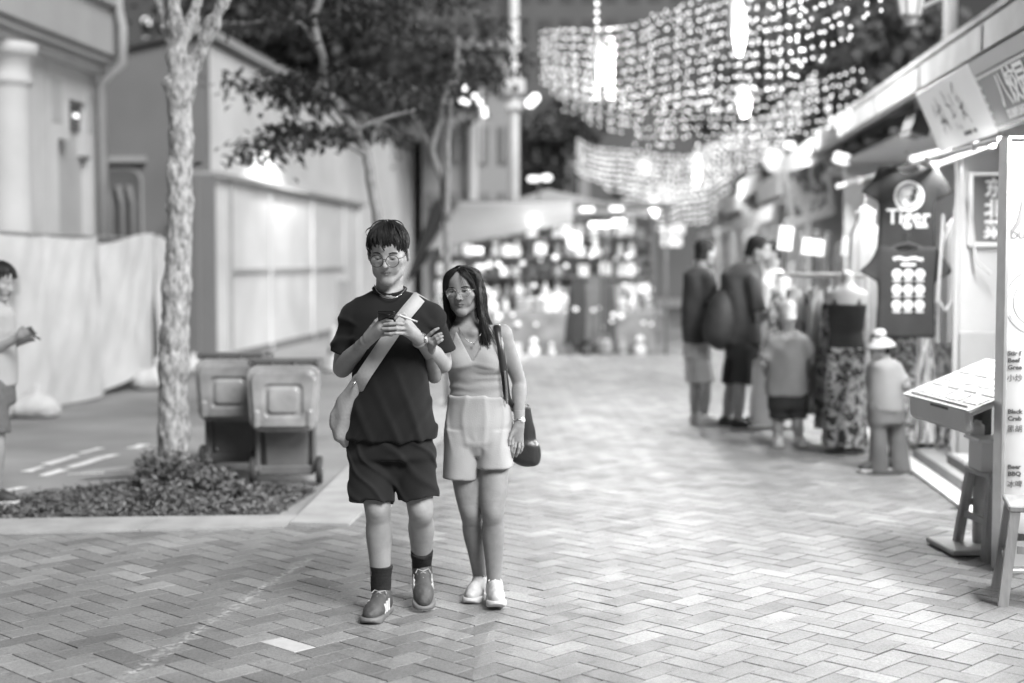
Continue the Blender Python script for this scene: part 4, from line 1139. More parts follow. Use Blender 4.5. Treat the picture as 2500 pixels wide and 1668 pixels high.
# --- roof fascia and soffit of the near shops
sh = thing('shop_row', 'low shop row with a deep pale roof fascia on the right', 'building')
MB().box((2.72, 12.4, 3.30), (.14, 15.2, .24), None, .01).build('fascia', M_FAS, sh)
MB().box((2.95, 12.4, 3.47), (.6, 15.3, .05)).build('roof_edge', M_FAS, sh)
MB().prism([(2.78, 4.8, 3.42), (6.5, 4.8, 4.3), (6.5, 20, 4.3), (2.78, 20, 3.42)], (0, 0, .06)).build('roof', M_SD, sh)
MB().prism([(2.66, 4.8, 3.17), (2.2, 4.8, 2.93), (2.2, 19.6, 2.93), (2.66, 19.6, 3.17)], (.04, 0, -.02)).build('canopy_sheet', M_SG, sh)
for y in (6.6, 8.9, 11.3, 13.7, 16.1, 18.5): MB().box((2.645, y, 3.295), (.012, .1, .2)).build('joint_cover', M_SG, sh)
MB().box((3.9, 12.4, 2.78), (2.8, 15, .04)).build('ceiling', M_SW, sh)
MB().box((5.5, 12.4, 1.45), (.1, 15, 2.7)).build('back_wall', M_SG, sh)
MB().box((2.96, 11.12, 1.42), (.98, .08, 2.64), None, .01).build('partition', M_SW, sh)
MB().box((2.72, 11.05, .58), (.5, .04, .96), None, .01).build('dado_panel', M_SG, sh)
MB().box((4.6, 11.12, 1.42), (1.8, .08, 2.64)).build('partition', M_SG, sh)
MB().box((4.0, 17.3, 1.42), (3.0, .08, 2.64)).build('partition', M_SG, sh)
MB().tube([(2.43, 11.0, .1), (2.43, 11.0, 2.5)], .022, 8).build('post', M_SW, sh)
MB().tube([(2.50, 10.95, 2.1), (2.55, 10.9, 1.6), (2.66, 10.9, 1.5)], .01, 6).build('cable', M_SW, sh)
MB().tube([(2.33, 11.02, 1.95), (2.30, 11.02, 1.3), (2.36, 11.02, 1.22), (2.41, 11.02, 1.3), (2.41, 11.02, 1.8)], .012, 6).build('hose', M_SW, sh)
# lit tubes under the canopy
def tube_lamp(name, a, b, label, r=.018, g='tube_6'):
    t = thing('tube_lamp', label, 'lamp', group='tube lamps along the shops'); MB().tube([a, b], r, 10).build('tube', glow('shop_tube', .7), t, True)
    for p in (a, b): MB().box(p, (.05, .05, .06), None, .008).build('end_cap', M_SW, t)
    return t
tube_lamp('t', on_x(2280, 405, 2.3), on_x(2420, 352, 2.3), 'white tube lamp under the shop sign, right of the black T-shirts')
tube_lamp('t', on_x(2045, 455, 2.35), on_x(2095, 440, 2.35), 'white tube lamp left of the black T-shirts')
tube_lamp('t', on_x(2150, 425, 2.45), on_x(2200, 408, 2.45), 'white tube lamp just above the left shoulder of the top black T-shirt')
tube_lamp('t', on_x(2230, 388, 2.45), on_x(2330, 362, 2.45), 'wide white tube lamp above the right shoulder of the top black T-shirt', .03)
for (y, e) in ((7.0, 95), (9.2, 110), (12.0, 55), (14.5, 70), (16.0, 40)):
    area('shop_light', (2.38, y, 2.40), (0, math.radians(35), 0), .035, 1.9, e*.55, sh)
    area('shop_inner_light', (3.6, y, 2.74), (0, 0, 0), .04, 1.6, 1.6, sh)
# clothes rail along the street, with clamps
rl = thing('clothes_rail', 'white pole rail above the black T-shirts on the shop front', 'rail')
a, b = on_x(2070, 448, 2.12), on_x(2440, 340, 2.12)
MB().tube([a, b], .018, 8).build('pole', M_SW, rl)
for u in (.12, .42, .66, .9):
    p = a.lerp(b, u); MB().box(p, (.05, .06, .06), None, .012).build('clamp', M_ALU, rl)

# --- sign boards, tilted down towards the street
U = Vector((0, -1, 0)); Vv = Vector((-.2, 0, .45)).normalized(); Nn = U.cross(Vv)
RS = Matrix((U, Vv, Nn)).transposed()
def board(label, y0, y1, m, name='shop_sign'):
    t = thing(name, label, 'sign', (2.4, y0, 2.45)); t.rotation_euler = RS.to_euler()
    w = y0-y1; MB().box((w/2, .245, -.02), (w-.01, .5, .04), None, .006).build('panel', m, t); return t, w
t1, w1 = board('white shop sign with three brushed characters', 11.5, 9.72, mat('sign_white', .78, .4, .03, 3, emit=.04))
def stroke(parent, pts, r0, m):
    P = [Vector((x, y, .006)) for x, y in pts]; V = []; F = []
    for i, p in enumerate(P):
        d = (P[min(i+1, len(P)-1)]-P[max(i-1, 0)]).normalized(); s = Vector((-d.y, d.x, 0))*r0*(1 if 0 < i < len(P)-1 else .55)
        V += [p+s, p-s]
    F = [(2*i, 2*i+1, 2*i+3, 2*i+2) for i in range(len(P)-1)]
    MB().add(V, F).build('brush_stroke', m, parent, fix=False)
for st_ in ([(.42, .36), (.40, .30), (.38, .26)], [(.55, .40), (.56, .34), (.60, .32)], [(.46, .28), (.58, .30), (.62, .33)], [(.52, .33), (.52, .20), (.48, .14)], [(.45, .20), (.55, .22), (.64, .17)], [(.58, .26), (.62, .20), (.66, .13)], [(.44, .16), (.47, .11)],
            [(.80, .42), (.84, .36), (.80, .32), (.88, .29), (.90, .22), (.84, .20)], [(.98, .38), (1.0, .28)], [(.94, .24), (.92, .20)], [(.86, .16), (.88, .11)], [(.95, .14), (.99, .10)],
            [(1.10, .36), (1.14, .40), (1.2, .44)], [(1.12, .30), (1.16, .34)], [(1.12, .26), (1.18, .24), (1.26, .28)], [(1.20, .34), (1.18, .22), (1.12, .16)], [(1.18, .22), (1.26, .17)], [(1.28, .16), (1.3, .12)]):
    stroke(t1, st_, .011, M_INK)
for q in range(7): MB().box((.98+.045*q + (.05 if q > 4 else 0), .065, .004), (.034, .03, .003)).build('small_print', M_INKL, t1)
t2, w2 = board('grey shop sign with a dotted border and bold white characters', 9.70, 7.2, mat('sign_grey', .19, .5, .05, 3, emit=.03))
MB().box((w2/2, .445, .003), (w2-.02, .09, .006)).build('header_band', mat('sign_grey_light', .42, .5, .05, 3, emit=.03), t2)
M_SLET = mat('sign_letter', .85, .4, .02, 3, emit=.06)
text('lettering', '八饺园', .25, M_SLET, t2, (.37, .155, .004), (0, 0, 0), .002, bold=.004, sx=.95)
text('lettering', 'DUMPLING GARDEN', .082, M_SLET, t2, (.38, .055, .004), (0, 0, 0), .002, bold=.003)
dot = MB().lathe([(0, 0), (.012, 0), (.012, .006), (0, .008)], 10).mesh('dot'); dot.materials.append(M_SLET)
for i in range(40):
    for y in (.025, .375):
        o = bpy.data.objects.new('dot', dot); COL.objects.link(o); o.parent = t2; o.location = (.04+i*.055, y, .002)
for i in range(5):
    o = bpy.data.objects.new('dot', dot); COL.objects.link(o); o.parent = t2; o.location = (.04, .07+i*.06, .002)
nx_ = thing('speaker_box', 'dark grey box mounted at the left end of the white sign', 'speaker', on_x(2240, 305, 2.42), 0.1)
MB().box((0, 0, 0), (.16, .34, .2), Euler((0, .35, 0)), .015).build('case', M_INK, nx_); MB().box((-.075, 0, -.02), (.012, .3, .17), Euler((0, .35, 0)), .003).build('grille', mat('speaker_grille', .2, .6, .1, 5), nx_)
MB().box((0, 0, .17), (.04, .04, .2)).build('bracket', M_SW, nx_)
# framed vertical sign on the partition
fs = thing('framed_sign', 'dark vertical sign with three pale characters in a white tube frame', 'sign', (2.53, 11.03, 1.72))
MB().box((.17, 0, .26), (.34, .03, .5)).build('panel', mat('sign_mid', .13, .5, .05, 3), fs)
fp = [(0, -.02, 0), (0, -.02, .53), (.36, -.02, .53), (.36, -.02, 0), (0, -.02, 0)]
MB().tube(fp, .018, 8).build('frame', glow('frame_glow', .25), fs)
for i, ch in enumerate('东北菜'): text('lettering', ch, .15, M_SLET, fs, (.10, -.018, .37-.155*i), (math.pi/2, 0, 0), .002, bold=.004)
MB().box((2.95, 11.02, 2.5), (.42, .05, .3), None, .02).build('speaker_panel', M_SG, sh)

# --- two black T-shirts on hangers
M_TEE = mat('black_tee', .035, .85, .2, 6, .2, 30)
M_PRINT = mat('white_print', .8, .7, .05, 5); M_PRINT2 = mat('grey_print', .5, .7, .3, 25)
def tee(label, px, pytop, d, rz):
    p = pt(px, pytop, d); t = thing('hanging_tshirt', label, 't-shirt', p, YAW+rz, 'black T-shirts hanging at the clothes shop')
    k = Sculpt((-.42, -.1, -.78), (.42, .1, .06), .009)
    k.box((0, 0, -.36), (.225, .032, .345), .03)
    for s in (-1, 1):
        k.cone((s*.18, 0, -.08), (s*.29, 0, -.24), .075, .07, .03, 'u', (1, .45, 1), True)
    k.ell((0, -.01, .0), (.085, .08, .06), .01, 's')
    k.disp(lambda P: .006*vnoise(P, (9, 9, 4), 2)+.004*np.sin(P[:, 0]*28+P[:, 2]*5))
    k.build('shirt', M_TEE, t)
    MB().tube([(-.17, 0, -.035), (-.07, 0, .0), (0, 0, .02), (.07, 0, .0), (.17, 0, -.035)], .012, 8).tube([(0, 0, .02), (0, 0, .06), (.02, 0, .09), (0, 0, .11), (-.02, 0, .1)], .005, 6).build('hanger', M_INK, t)
    return t
t = tee('upper black T-shirt with a ringed animal emblem and lettering', 2216, 405, 11.0, .05)
def ring(parent, c, r0, r1, m, y=-.042, n=36, sx=1.0):
    V = []; F = []
    for q in range(n):
        a = 2*math.pi*q/n; V += [(c[0]+r0*sx*math.cos(a), y, c[1]+r0*math.sin(a)), (c[0]+r1*sx*math.cos(a), y, c[1]+r1*math.sin(a))]
    F = [(2*q, 2*q+1, (2*q+3) % (2*n), (2*q+2) % (2*n)) for q in range(n)]
    solidify(MB().add(V, F).build('print', m, parent, fix=False), .004)
ring(t, (0, -.235), .098, .118, M_PRINT); ring(t, (0, -.235), .001, .088, M_PRINT2, -.041)
for i, (x, z, rx, rz) in enumerate(((-.03, -.20, .03, .022), (.02, -.25, .035, .03), (-.03, -.28, .022, .028), (.045, -.2, .02, .03), (0, -.225, .012, .05))):
    ring(t, (x, z), .001, rz, M_PRINT if i % 2 == 0 else M_TEE, -.044, 14, rx/rz)
text('print', 'Tiger', .165, M_PRINT, t, (-.005, -.047, -.445), (math.pi/2, 0, 0), .002, 'CENTER', .0015, .98); text('print', 'BEER', .045, M_PRINT, t, (.10, -.047, -.475), (math.pi/2, 0, 0), .002, 'CENTER', .002)
t = tee('lower black T-shirt printed with nine round emblems in rows', 2214, 600, 10.9, .02)
for i in range(3):
    for j in range(3):
        c = ((-.085+.088*i), -.215-.118*j); ring(t, c, .026, .038, M_PRINT, -.044, 20); ring(t, c, .001, .026, M_PRINT2, -.043, 16)
        MB().box((c[0], -.042, c[1]-.052), (.06, .008, .02)).build('print', M_PRINT2, t)
for i in range(9): MB().box((-.105+.026*i, -.042, -.10+.006*math.sin(i*1.4)), (.022, .008, .028), None, .006).build('print', M_PRINT, t)
MB().box((0, -.042, -.145), (.11, .008, .02)).build('print', M_PRINT, t)

# --- patterned garments
def pattern_mat(name, a, b, sc, stretch=None):
    if name in MATS: return MATS[name]
    m = bpy.data.materials.new(name); m.use_nodes = True; n = m.node_tree.nodes; l = m.node_tree.links; bs = n['Principled BSDF']; bs.inputs['Roughness'].default_value = .8
    tc = n.new('ShaderNodeTexCoord'); mp = n.new('ShaderNodeMapping'); mp.inputs['Scale'].default_value = stretch or (1, 1, 1); l.new(tc.outputs['Object'], mp.inputs[0])
    v = n.new('ShaderNodeTexNoise'); v.inputs['Scale'].default_value = sc; v.inputs['Detail'].default_value = 4; v.inputs['Distortion'].default_value = 1.2; l.new(mp.outputs[0], v.inputs['Vector'])
    r = n.new('ShaderNodeMapRange'); r.inputs[1].default_value = .44; r.inputs[2].default_value = .56; r.inputs[3].default_value = a; r.inputs[4].default_value = b
    l.new(v.outputs[0], r.inputs[0]); l.new(r.outputs[0], bs.inputs['Base Color']); MATS[name] = m; return m
PAT = [pattern_mat('floral_dark', .05, .55, 16), pattern_mat('floral_pale', .2, .55, 12), pattern_mat('stripe_print', .12, .6, 9, (4, 1, .5)), mat('plain_pale', .3, .8, .1, 5), mat('plain_white', .42, .8, .06, 5), pattern_mat('batik', .08, .45, 20), mat('plain_mid', .25, .8, .15, 6)]
def garment(label, base, w, h, m, rz, seed, group, flare=1.25, z0=0.0):
    t = thing('hanging_dress', label, 'garment', (base.x, base.y, z0), YAW+rz, group)
    garment_mesh(w, h, seed, .03, flare).build('cloth', m, t, True, False)
    MB().tube([(-w*.3, 0, h-.03), (0, 0, h+.03), (w*.3, 0, h-.03)], .008, 5).tube([(0, 0, h+.03), (0, 0, h+.12)], .004, 5).build('hanger', M_SW, t)
    return t
G1 = 'garments hanging below the black T-shirts'
garment('dark patterned long garment hanging directly below the black T-shirts', gp(2212, 1122), .26, 1.05, PAT[5], 0, 1, G1, 1.1, .14)
garment('striped long garment hanging left of the pale shop partition', gp(2245, 1122), .24, 1.08, PAT[2], .1, 2, G1, 1.1, .14)
garment('pale long garment hanging against the shop partition', gp(2285, 1118), .26, 1.1, PAT[1], .1, 3, G1, 1.1, .16)
garment('dark floral long garment hanging behind the child mannequin', gp(2190, 1110), .22, 1.0, PAT[0], .1, 4, G1, 1.1, .14)
garment('tall pale cloth hanging left of the upper black T-shirt', pt(2105, 1080, 12.6), .34, 1.75, PAT[3], .3, 5, G1, 1.2, .3)
garment('white shirt hanging right of the black T-shirts', pt(2325, 700, 11.25), .22, .95, PAT[4], .3, 15, G1, 1.1, .95)
dk = thing('floor_bag', 'dark patterned bundle on the floor under the hanging garments', 'bag', gp(2255, 1122) + Vector((0, .1, 0)), YAW)
MB().box((0, 0, .13), (.42, .2, .24), None, .05).build('bundle', PAT[0], dk); MB().box((0, -.105, .05), (.3, .02, .05), None, .005).build('tag', M_SW, dk)

# --- rolling rack of clothes in the street
R0, R1 = gp(1895, 1062), gp(2110, 1100)
rk = thing('clothes_rack', 'white rolling rack full of hanging clothes beside the shoppers', 'rack')
zt = 1.47
MB().tube([R0+Vector((0, 0, zt)), R1+Vector((0, 0, zt))], .02, 8).build('top_rail', M_SW, rk)
for p in (R0, R1):
    MB().tube([p+Vector((0, 0, .06)), p+Vector((0, 0, zt))], .018, 8).build('post', M_SW, rk)
    MB().box(p+Vector((0, 0, .06)), (.5, .04, .04)).build('foot', M_SW, rk)
GL = 'clothes on the rolling rack'
labs_ = ['floral dress at the left end of the rolling rack', 'pale dress next to the left end of the rolling rack', 'white shirt left of the middle of the rolling rack', 'striped garment left of centre on the rolling rack', 'white dress in the middle of the rolling rack',
         'patterned dress right of the middle of the rolling rack', 'pale garment right of centre on the rolling rack', 'dark floral dress towards the right of the rolling rack', 'white garment near the right end of the rolling rack', 'batik garment at the right end of the rolling rack']
for i in range(10):
    p = R0.lerp(R1, (i+.5)/10); h = (.95, 1.05, .7, 1.1, .9, 1.2, .8, 1.25, 1.0, 1.15)[i]
    garment(labs_[i], p+Vector((random.uniform(-.05, .05), random.uniform(-.03, .03), 0)), .24, h, PAT[(0, 1, 4, 2, 4, 0, 3, 5, 4, 1)[i]], 1.0+random.uniform(-.3, .3), 20+i, GL, 1.3, zt-.13-h)
# price cards standing on the rack
for (px, py, w, h, lab, gl) in ((1918, 582, 36, 58, 'tilted pale price card above the rolling rack', .35), (1985, 603, 56, 40, 'bright white price card above the middle of the rolling rack', .9), (2075, 603, 44, 46, 'square pale price card above the right of the rolling rack', .4)):
    p = pt(px, py, 12.9); s = 12.9/FPX; t = thing('price_card', lab, 'sign', p, YAW+.1)
    MB().box((0, 0, 0), (w*s, .012, h*s), Euler((0, .12, 0))).build('card', mat('card_%g' % gl, .75, .5, .04, 3, emit=gl*.2), t); MB().tube([(0, 0, -h*s/2), (0, 0, p.z*0 - (p.z-zt))], .008, 5).build('stem', M_INK, t)  # emission lends the cards a brightness of their own
# dress form in the middle of the clothes
df = thing('dress_form', 'headless mannequin in a black strap top and floral skirt', 'mannequin', gp(2062, 1105), YAW-.2)
k = Sculpt((-.3, -.2, .1), (.3, .2, 1.6), .01)
k.loft([(.85, 0, 0, .14, .1), (1.0, 0, 0, .12, .09), (1.2, 0, -.01, .15, .11), (1.33, 0, 0, .17, .09), (1.38, 0, 0, .1, .07)], cap=.03); k.cone((0, 0, 1.35), (0, 0, 1.47), .055, .05, .05)
k.build('torso', M_SW, df)
k = Sculpt((-.3, -.2, .8), (.3, .2, 1.4), .01)
k.loft([(.82, 0, 0, .16, .12), (1.0, 0, 0, .135, .105), (1.24, 0, -.01, .165, .125)], cap=.01)
for s in (-1, 1): k.cone((s*.09, -.09, 1.22), (s*.1, -.02, 1.36), .022, .02, .01)
k.build('strap_top', M_TEE, df)
def skirt(u, v):
    a = u*6.2832; rr = .15+.03*(1-v)+.018*math.sin(a*7)*(1-v); return (math.cos(a)*rr, math.sin(a)*rr*.8, .06+.82*v)
MB().grid(skirt, 48, 14).build('skirt', PAT[0], df, True, False)
MB().lathe([(.16, 0), (.16, .02), (.02, .03), (.02, .4)], 16).build('stand', M_INK, df, True)

# --- further shops up the right side of the street
def shop_unit(i, y0, y1, zr, label):
    t = thing('shop_unit', label, 'shop', group='small shops further up the right side')
    MB().box((5.4, (y0+y1)/2, zr/2), (.15, y1-y0, zr)).build('back_wall', (M_SG, M_SD, M_SG)[i % 3], t)
    MB().box((4.0, y1, zr/2), (2.9, .12, zr)).build('side_wall', (M_SG, M_SW, M_SG)[i % 3], t)
    MB().prism([(2.55, y0+.1, zr), (6, y0+.1, zr+1.0), (6, y1-.1, zr+1.0), (2.55, y1-.1, zr)], (0, 0, .08)).build('roof', M_SD, t)
    MB().prism([(2.9, y0+.3, 2.75), (1.95, y0+.3, 2.35), (1.95, y1-.3, 2.35), (2.9, y1-.3, 2.75)], (0, 0, .05)).build('awning', (M_SG, M_SW, M_SD)[i % 3], t)
    MB().box((1.95, (y0+y1)/2, 2.26), (.03, y1-y0-.6, .18)).build('valance', (M_SW, M_SG, M_FAS)[i % 3], t)
    MB().box((2.5, (y0+y1)/2, zr-.2), (.1, y1-y0-.3, .4), None, .01).build('fascia', M_FAS, t)
    for y in (y0+.35, y1-.35): MB().tube([(2.0, y, 0), (2.0, y, 2.35)], .03, 8).build('post', M_SW, t)
    for q in range(4): MB().box((2.3+random.uniform(0, .5), y0+.7+q*(y1-y0-1.2)/4, .45), (.5, .8, .9), None, .03).build('counter', (M_TIM, M_SG, M_SD, M_SW)[q], t)
    for q in range(9):
        MB().box((2.6+random.uniform(-.1, .6), y0+.5+q*(y1-y0-.9)/9, 1.25+random.uniform(-.2, .5)), (.06, .34, random.uniform(.4, .8)), None, .02).build('display', random.choice(PAT), t)
    area('shop_unit_light', (2.5, (y0+y1)/2, 2.5), (0, math.radians(20), 0), .04, y1-y0-1, 16, t)
    return t
for i, (y0, y1) in enumerate(((20, 24.5), (24.5, 29), (29, 34), (34, 39.5), (39.5, 46))):
    shop_unit(i, y0, y1, (3.3, 3.1, 3.4, 3.2, 3.4)[i], ('first', 'second', 'third', 'fourth', 'farthest')[i]+' small open shop beyond the long roof fascia, right side')
def lightbox(px, py, w, h, d, lab, e, rz=0.0, tilt=0.0, frame=M_SW):
    p = pt(px, py, d); s = d/FPX; t = thing('shop_light_box', lab, 'lamp', p, YAW+rz, 'lit boxes and boards of the far shops')
    MB().box((0, 0, 0), (w*s, .06, h*s), Euler((0, tilt, 0)), .02).build('face', glow('box_%g' % e, e*.16), t); MB().box((0, .05, 0), (w*s*1.05, .04, h*s*1.1), Euler((0, tilt, 0)), .01).build('case', frame, t)
lightbox(2056, 387, 40, 26, 17, 'bright lit box under the long fascia, left of the clothes shop', 5, .2, .25)
lightbox(1890, 375, 22, 18, 25, 'small bright lamp among the shop signs, left one', 6); lightbox(1928, 355, 24, 16, 25, 'small bright lamp among the shop signs, right one', 6)
lightbox(1640, 590, 48, 22, 40, 'wide lit sign low beyond the shoppers on the left', 3); lightbox(1630, 565, 30, 20, 42, 'lit sign above the wide one beyond the shoppers', 3); lightbox(1660, 560, 22, 22, 42, 'round-looking lit lamp beyond the shoppers', 3)
lightbox(1958, 515, 20, 20, 20, 'small warm lamp under the poster board', 4); lightbox(2005, 490, 16, 24, 20, 'small lamp right of the poster board', 3); lightbox(1842, 542, 16, 26, 30, 'small lamp above the shoppers', 2)
pb = thing('poster_board', 'tilted poster board in a pale frame above the far shops', 'sign', pt(1975, 465, 18), YAW+.5)
MB().box((0, 0, 0), (.62, .03, .6), Euler((0, -.25, 0))).build('poster', pattern_mat('poster', .12, .5, 4), pb)
for s in (-1, 1): MB().box((s*.33*math.cos(.25), 0, s*.08), (.05, .05, .68), Euler((0, -.25, 0)), .01).build('frame_side', M_SW, pb)
MB().box((0, 0, -.34), (.8, .1, .12), Euler((0, -.25, 0)), .02).build('ledge', M_SW, pb); MB().tube([(0, 0, -.3), (0, 0, -1.9)], .04, 8).build('post', M_SG, pb)
hb = thing('hanging_box_sign', 'plain grey hanging box sign at the end of the long fascia', 'sign', pt(2025, 350, 19), YAW)
MB().box((0, 0, 0), (.3, .3, .42), None, .03).build('box', M_SG, hb); MB().tube([(0, 0, .2), (0, 0, .5)], .015, 6).build('rod', M_SW, hb)
# lantern and white pole above the eave
ln = thing('eave_lantern', 'white framed street lantern above the shop roof', 'lantern', pt(2222, 18, 12), YAW)
MB().lathe([(.05, -.15), (.06, -.1), (.08, -.08), (.08, -.06)], 8).build('base', M_SW, ln); MB().lathe([(.08, -.06), (.15, .32), (.02, .42)], 6).build('glass', glow('lantern_glow', .25), ln)
for q in range(6): a = q/6*6.2832; MB().tube([(.085*math.cos(a), .085*math.sin(a), -.06), (.155*math.cos(a), .155*math.sin(a), .32)], .012, 5).build('rib', M_SW, ln)
MB().tube([(.1, 0, 0), (.35, 0, .12), (.6, 0, .2)], .018, 6).build('arm', M_SW, ln)

po = on_x(2320, 20, 3.3); pl_ = thing('roof_pole', 'plain white pole rising behind the shop roof beside the lantern', 'pole', (po.x, po.y, 3.5))
MB().tube([(0, 0, 0), (0, 0, 3)], .07, 12).build('shaft', M_SW, pl_, True); MB().lathe([(.12, -.02), (.12, .05)], 12).build('flange', M_SW, pl_)

# --- lit menu board standing in the street, cut by the right edge of the frame
lb0 = gp(2438, 1398)
lb = thing('menu_light_box', 'tall lit menu board with printed dishes at the right edge', 'menu board', (lb0.x, lb0.y, 0), YAW)
ld = lb0.y*CY - lb0.x*SY
def lpt(px, py): p = pt(px, py, ld) - lb0; return (p.x*CY+p.y*SY, p.z)
H = lpt(2438, 342)[1]
MB().box((.36, .05, H/2+.01), (.7, .09, H-.02), None, .012).build('panel', mat('lit_panel', .38, .4, .015, 1, emit=.07), lb)
MB().box((.004, .04, H/2+.01), (.022, .12, H), None, .004).build('side_profile', M_ALU, lb); MB().box((.716, .04, H/2+.01), (.022, .12, H), None, .004).build('side_profile', M_ALU, lb)
MB().box((.36, .04, H+.012), (.72, .12, .018), None, .004).build('top_profile', M_ALU, lb); MB().box((.36, .04, .012), (.72, .16, .024), None, .004).build('base', M_ALU, lb)
def ltext(body, px, py, size, m=M_INK, bold=.0012, sx=1.12):
    x, z = lpt(px, py); text('lettering', body, size, m, lb, (x, -.0005, z), (math.pi/2, 0, 0), .0008, 'LEFT', bold, sx)
for body, py in (('Stir f', 868), ('Beef', 885), ('Gree', 902), ('Black', 1010), ('Crab', 1027), ('Beer', 1145), ('BBQ', 1162), ('Ku', 1284), ('W', 1300), ('A', 1317)): ltext(body, 2460, py, .031)
for body, py in (('小炒', 930), ('黑胡', 1054), ('冰啤', 1189), ('宫', 1344)): ltext(body, 2458, py, .04, M_INK, 0, 1)
ltext('八', 2466, 560, .19, M_INKL, .003, 1); ltext('DU', 2467, 582, .048, M_INKL, .0012, 1.1)
cx, cz = lpt(2534, 738)
for r0, r1, m in ((.165, .169, M_INKL), (.130, .155, mat('bowl_print', .45, .5, .5, 60)), (.122, .125, M_INKL)):
    V = []; n = 60
    for q in range(n): a = 2*math.pi*q/n; V += [(cx+r0*math.cos(a), .0042, cz+r0*math.sin(a)), (cx+r1*math.cos(a), .0042, cz+r1*math.sin(a))]
    solidify(MB().add(V, [(2*q, 2*q+1, (2*q+3) % (2*n), (2*q+2) % (2*n)) for q in range(n)]).build('bowl_print', m, lb, fix=False), .002)
area('menu_glow', (.36, -.04, 1.2), (math.radians(90), 0, 0), .6, 1.9, 1.5, lb)

# --- wooden stools, tub, menu stand
def stool(label, px, py, rz, hz=.45, leg=.045, w=.34):
    c = gp(px, py); t = thing('wooden_stool', label, 'stool', (c.x, c.y, 0), rz, 'wooden stools by the lit menu board')
    MB().box((0, 0, hz), (w, w, .03), None, .006).build('seat', mat('stool_wood', .3, .6, .25, 5, .2, 30, stretch=(6, 1, 1)), t)
    for sx in (-1, 1):
        for sy in (-1, 1): MB().prism([(sx*(w/2+.02)-leg/2, sy*(w/2+.02)-leg/2, 0), (sx*(w/2+.02)+leg/2, sy*(w/2+.02)-leg/2, 0), (sx*(w/2+.02)+leg/2, sy*(w/2+.02)+leg/2, 0), (sx*(w/2+.02)-leg/2, sy*(w/2+.02)+leg/2, 0)], (-sx*.05, -sy*.05, hz-.016)).build('leg', mat('stool_wood', .3), t)
    for sx in (-1, 1): MB().box((sx*(w/2-.005), 0, .2), (.02, w-.08, .035)).build('stretcher', mat('stool_wood', .3), t); MB().box((0, sx*(w/2-.005), .26), (w-.08, .02, .035)).build('stretcher', mat('stool_wood', .3), t)
    return t
stool('wooden stool in front of the lit menu board', 2543, 1462, YAW-.25)
stool('wooden stool behind the lit menu board carrying a white tub', 2452, 1352, YAW+.1)
tb = thing('plastic_tub', 'white plastic tub on the stool behind the menu board', 'tub', gp(2452, 1352)+Vector((-.02, 0, .467)), YAW)
MB().prism([(-.15, -.11, 0), (.15, -.11, 0), (.15, .11, 0), (-.15, .11, 0)], (0, 0, .16)).build('tub', M_SW, tb); MB().box((0, 0, .165), (.35, .27, .02), None, .006).build('rim', M_SW, tb)
ms0 = gp(2392, 1340)
ms = thing('menu_stand', 'white menu lectern on a post with a flat base plate', 'lectern', (ms0.x, ms0.y, 0), -math.pi/2+.16)
MB().box((.02, .0, .022), (.40, .48, .03), None, .006).build('base_plate', M_SW, ms); MB().tube([(0, 0, .03), (0, 0, .45)], .042, 14).build('post', M_SW, ms, True); MB().tube([(0, 0, .44), (0, 0, .85)], .05, 14).build('sleeve', M_INK, ms, True)
MB().box((.06, -.05, .66), (.1, .06, .13), None, .045).build('control_box', M_SG, ms)
rt = Euler((math.radians(22), 0, 0)); Rm = rt.to_matrix()
tr_ = MB().box((-.02, .0, .90), (.92, .52, .03), rt, .008).build('tray', M_SW, ms)
lp_ = MB().box((-.02, -.235, .765), (.86, .04, .15), Euler((math.radians(4), 0, 0)), .03).build('front_lip', M_SW, ms)
MB().box((.03, -.257, .80), (.26, .004, .014)).build('lettering', M_INK, lp_)
pg = MB().box(Vector((-.02, .0, .90))+Rm @ Vector((0, -.01, .022)), (.98, .54, .012), rt).build('menu_sheet', mat('menu_paper', .34, .5, .03, 3), ms)
for i in range(4):
    for j in range(3):
        c = Vector((-.02, .0, .90)) + Rm @ Vector((-.36+.24*i, -.18+.17*j, .030))
        MB().box(c, (.19, .075, .003), rt).build('dish_picture', pattern_mat('dish_print', .25, .7, 30), pg); MB().box(Vector((-.02, .0, .9)) + Rm @ Vector((-.36+.24*i, -.11+.17*j, .030)), (.15, .012, .003), rt).build('dish_picture', M_INKL, pg)
# ================================================================== people
def skin_mat(name, v):
    m = mat(name, v, .55, .1, 22, .12, 140, spec=.32, attr='tone')
    b = m.node_tree.nodes['Principled BSDF']; b.inputs['Subsurface Weight'].default_value = .04; b.inputs['Subsurface Radius'].default_value = (.008, .008, .008); b.inputs['Subsurface Scale'].default_value = 1
    return m
M_SKIN = skin_mat('skin', .30); M_SKINF = skin_mat('skin_tan', .24)
M_HAIR = mat('black_hair', .011, .58, .3, 40, spec=.35); M_EYEW = mat('eye_white', .6, .2, .02, 5); M_EYED = mat('iris_dark', .012, .15, .1, 5, spec=.8)
M_BLACKT = mat('black_cotton', .012, .9, .12, 10, .12, 300, spec=.2); M_BLACKS = mat('charcoal_shorts', .015, .9, .15, 12, .12, 300, spec=.2)
M_GOLD = mat('fine_metal', .5, .25, .05, 5, metal=.9); M_LENS = glass()

for m_ in (M_BLACKT, M_BLACKS):
    b_ = m_.node_tree.nodes['Principled BSDF']; b_.inputs['Sheen Weight'].default_value = .06; b_.inputs['Sheen Roughness'].default_value = .5

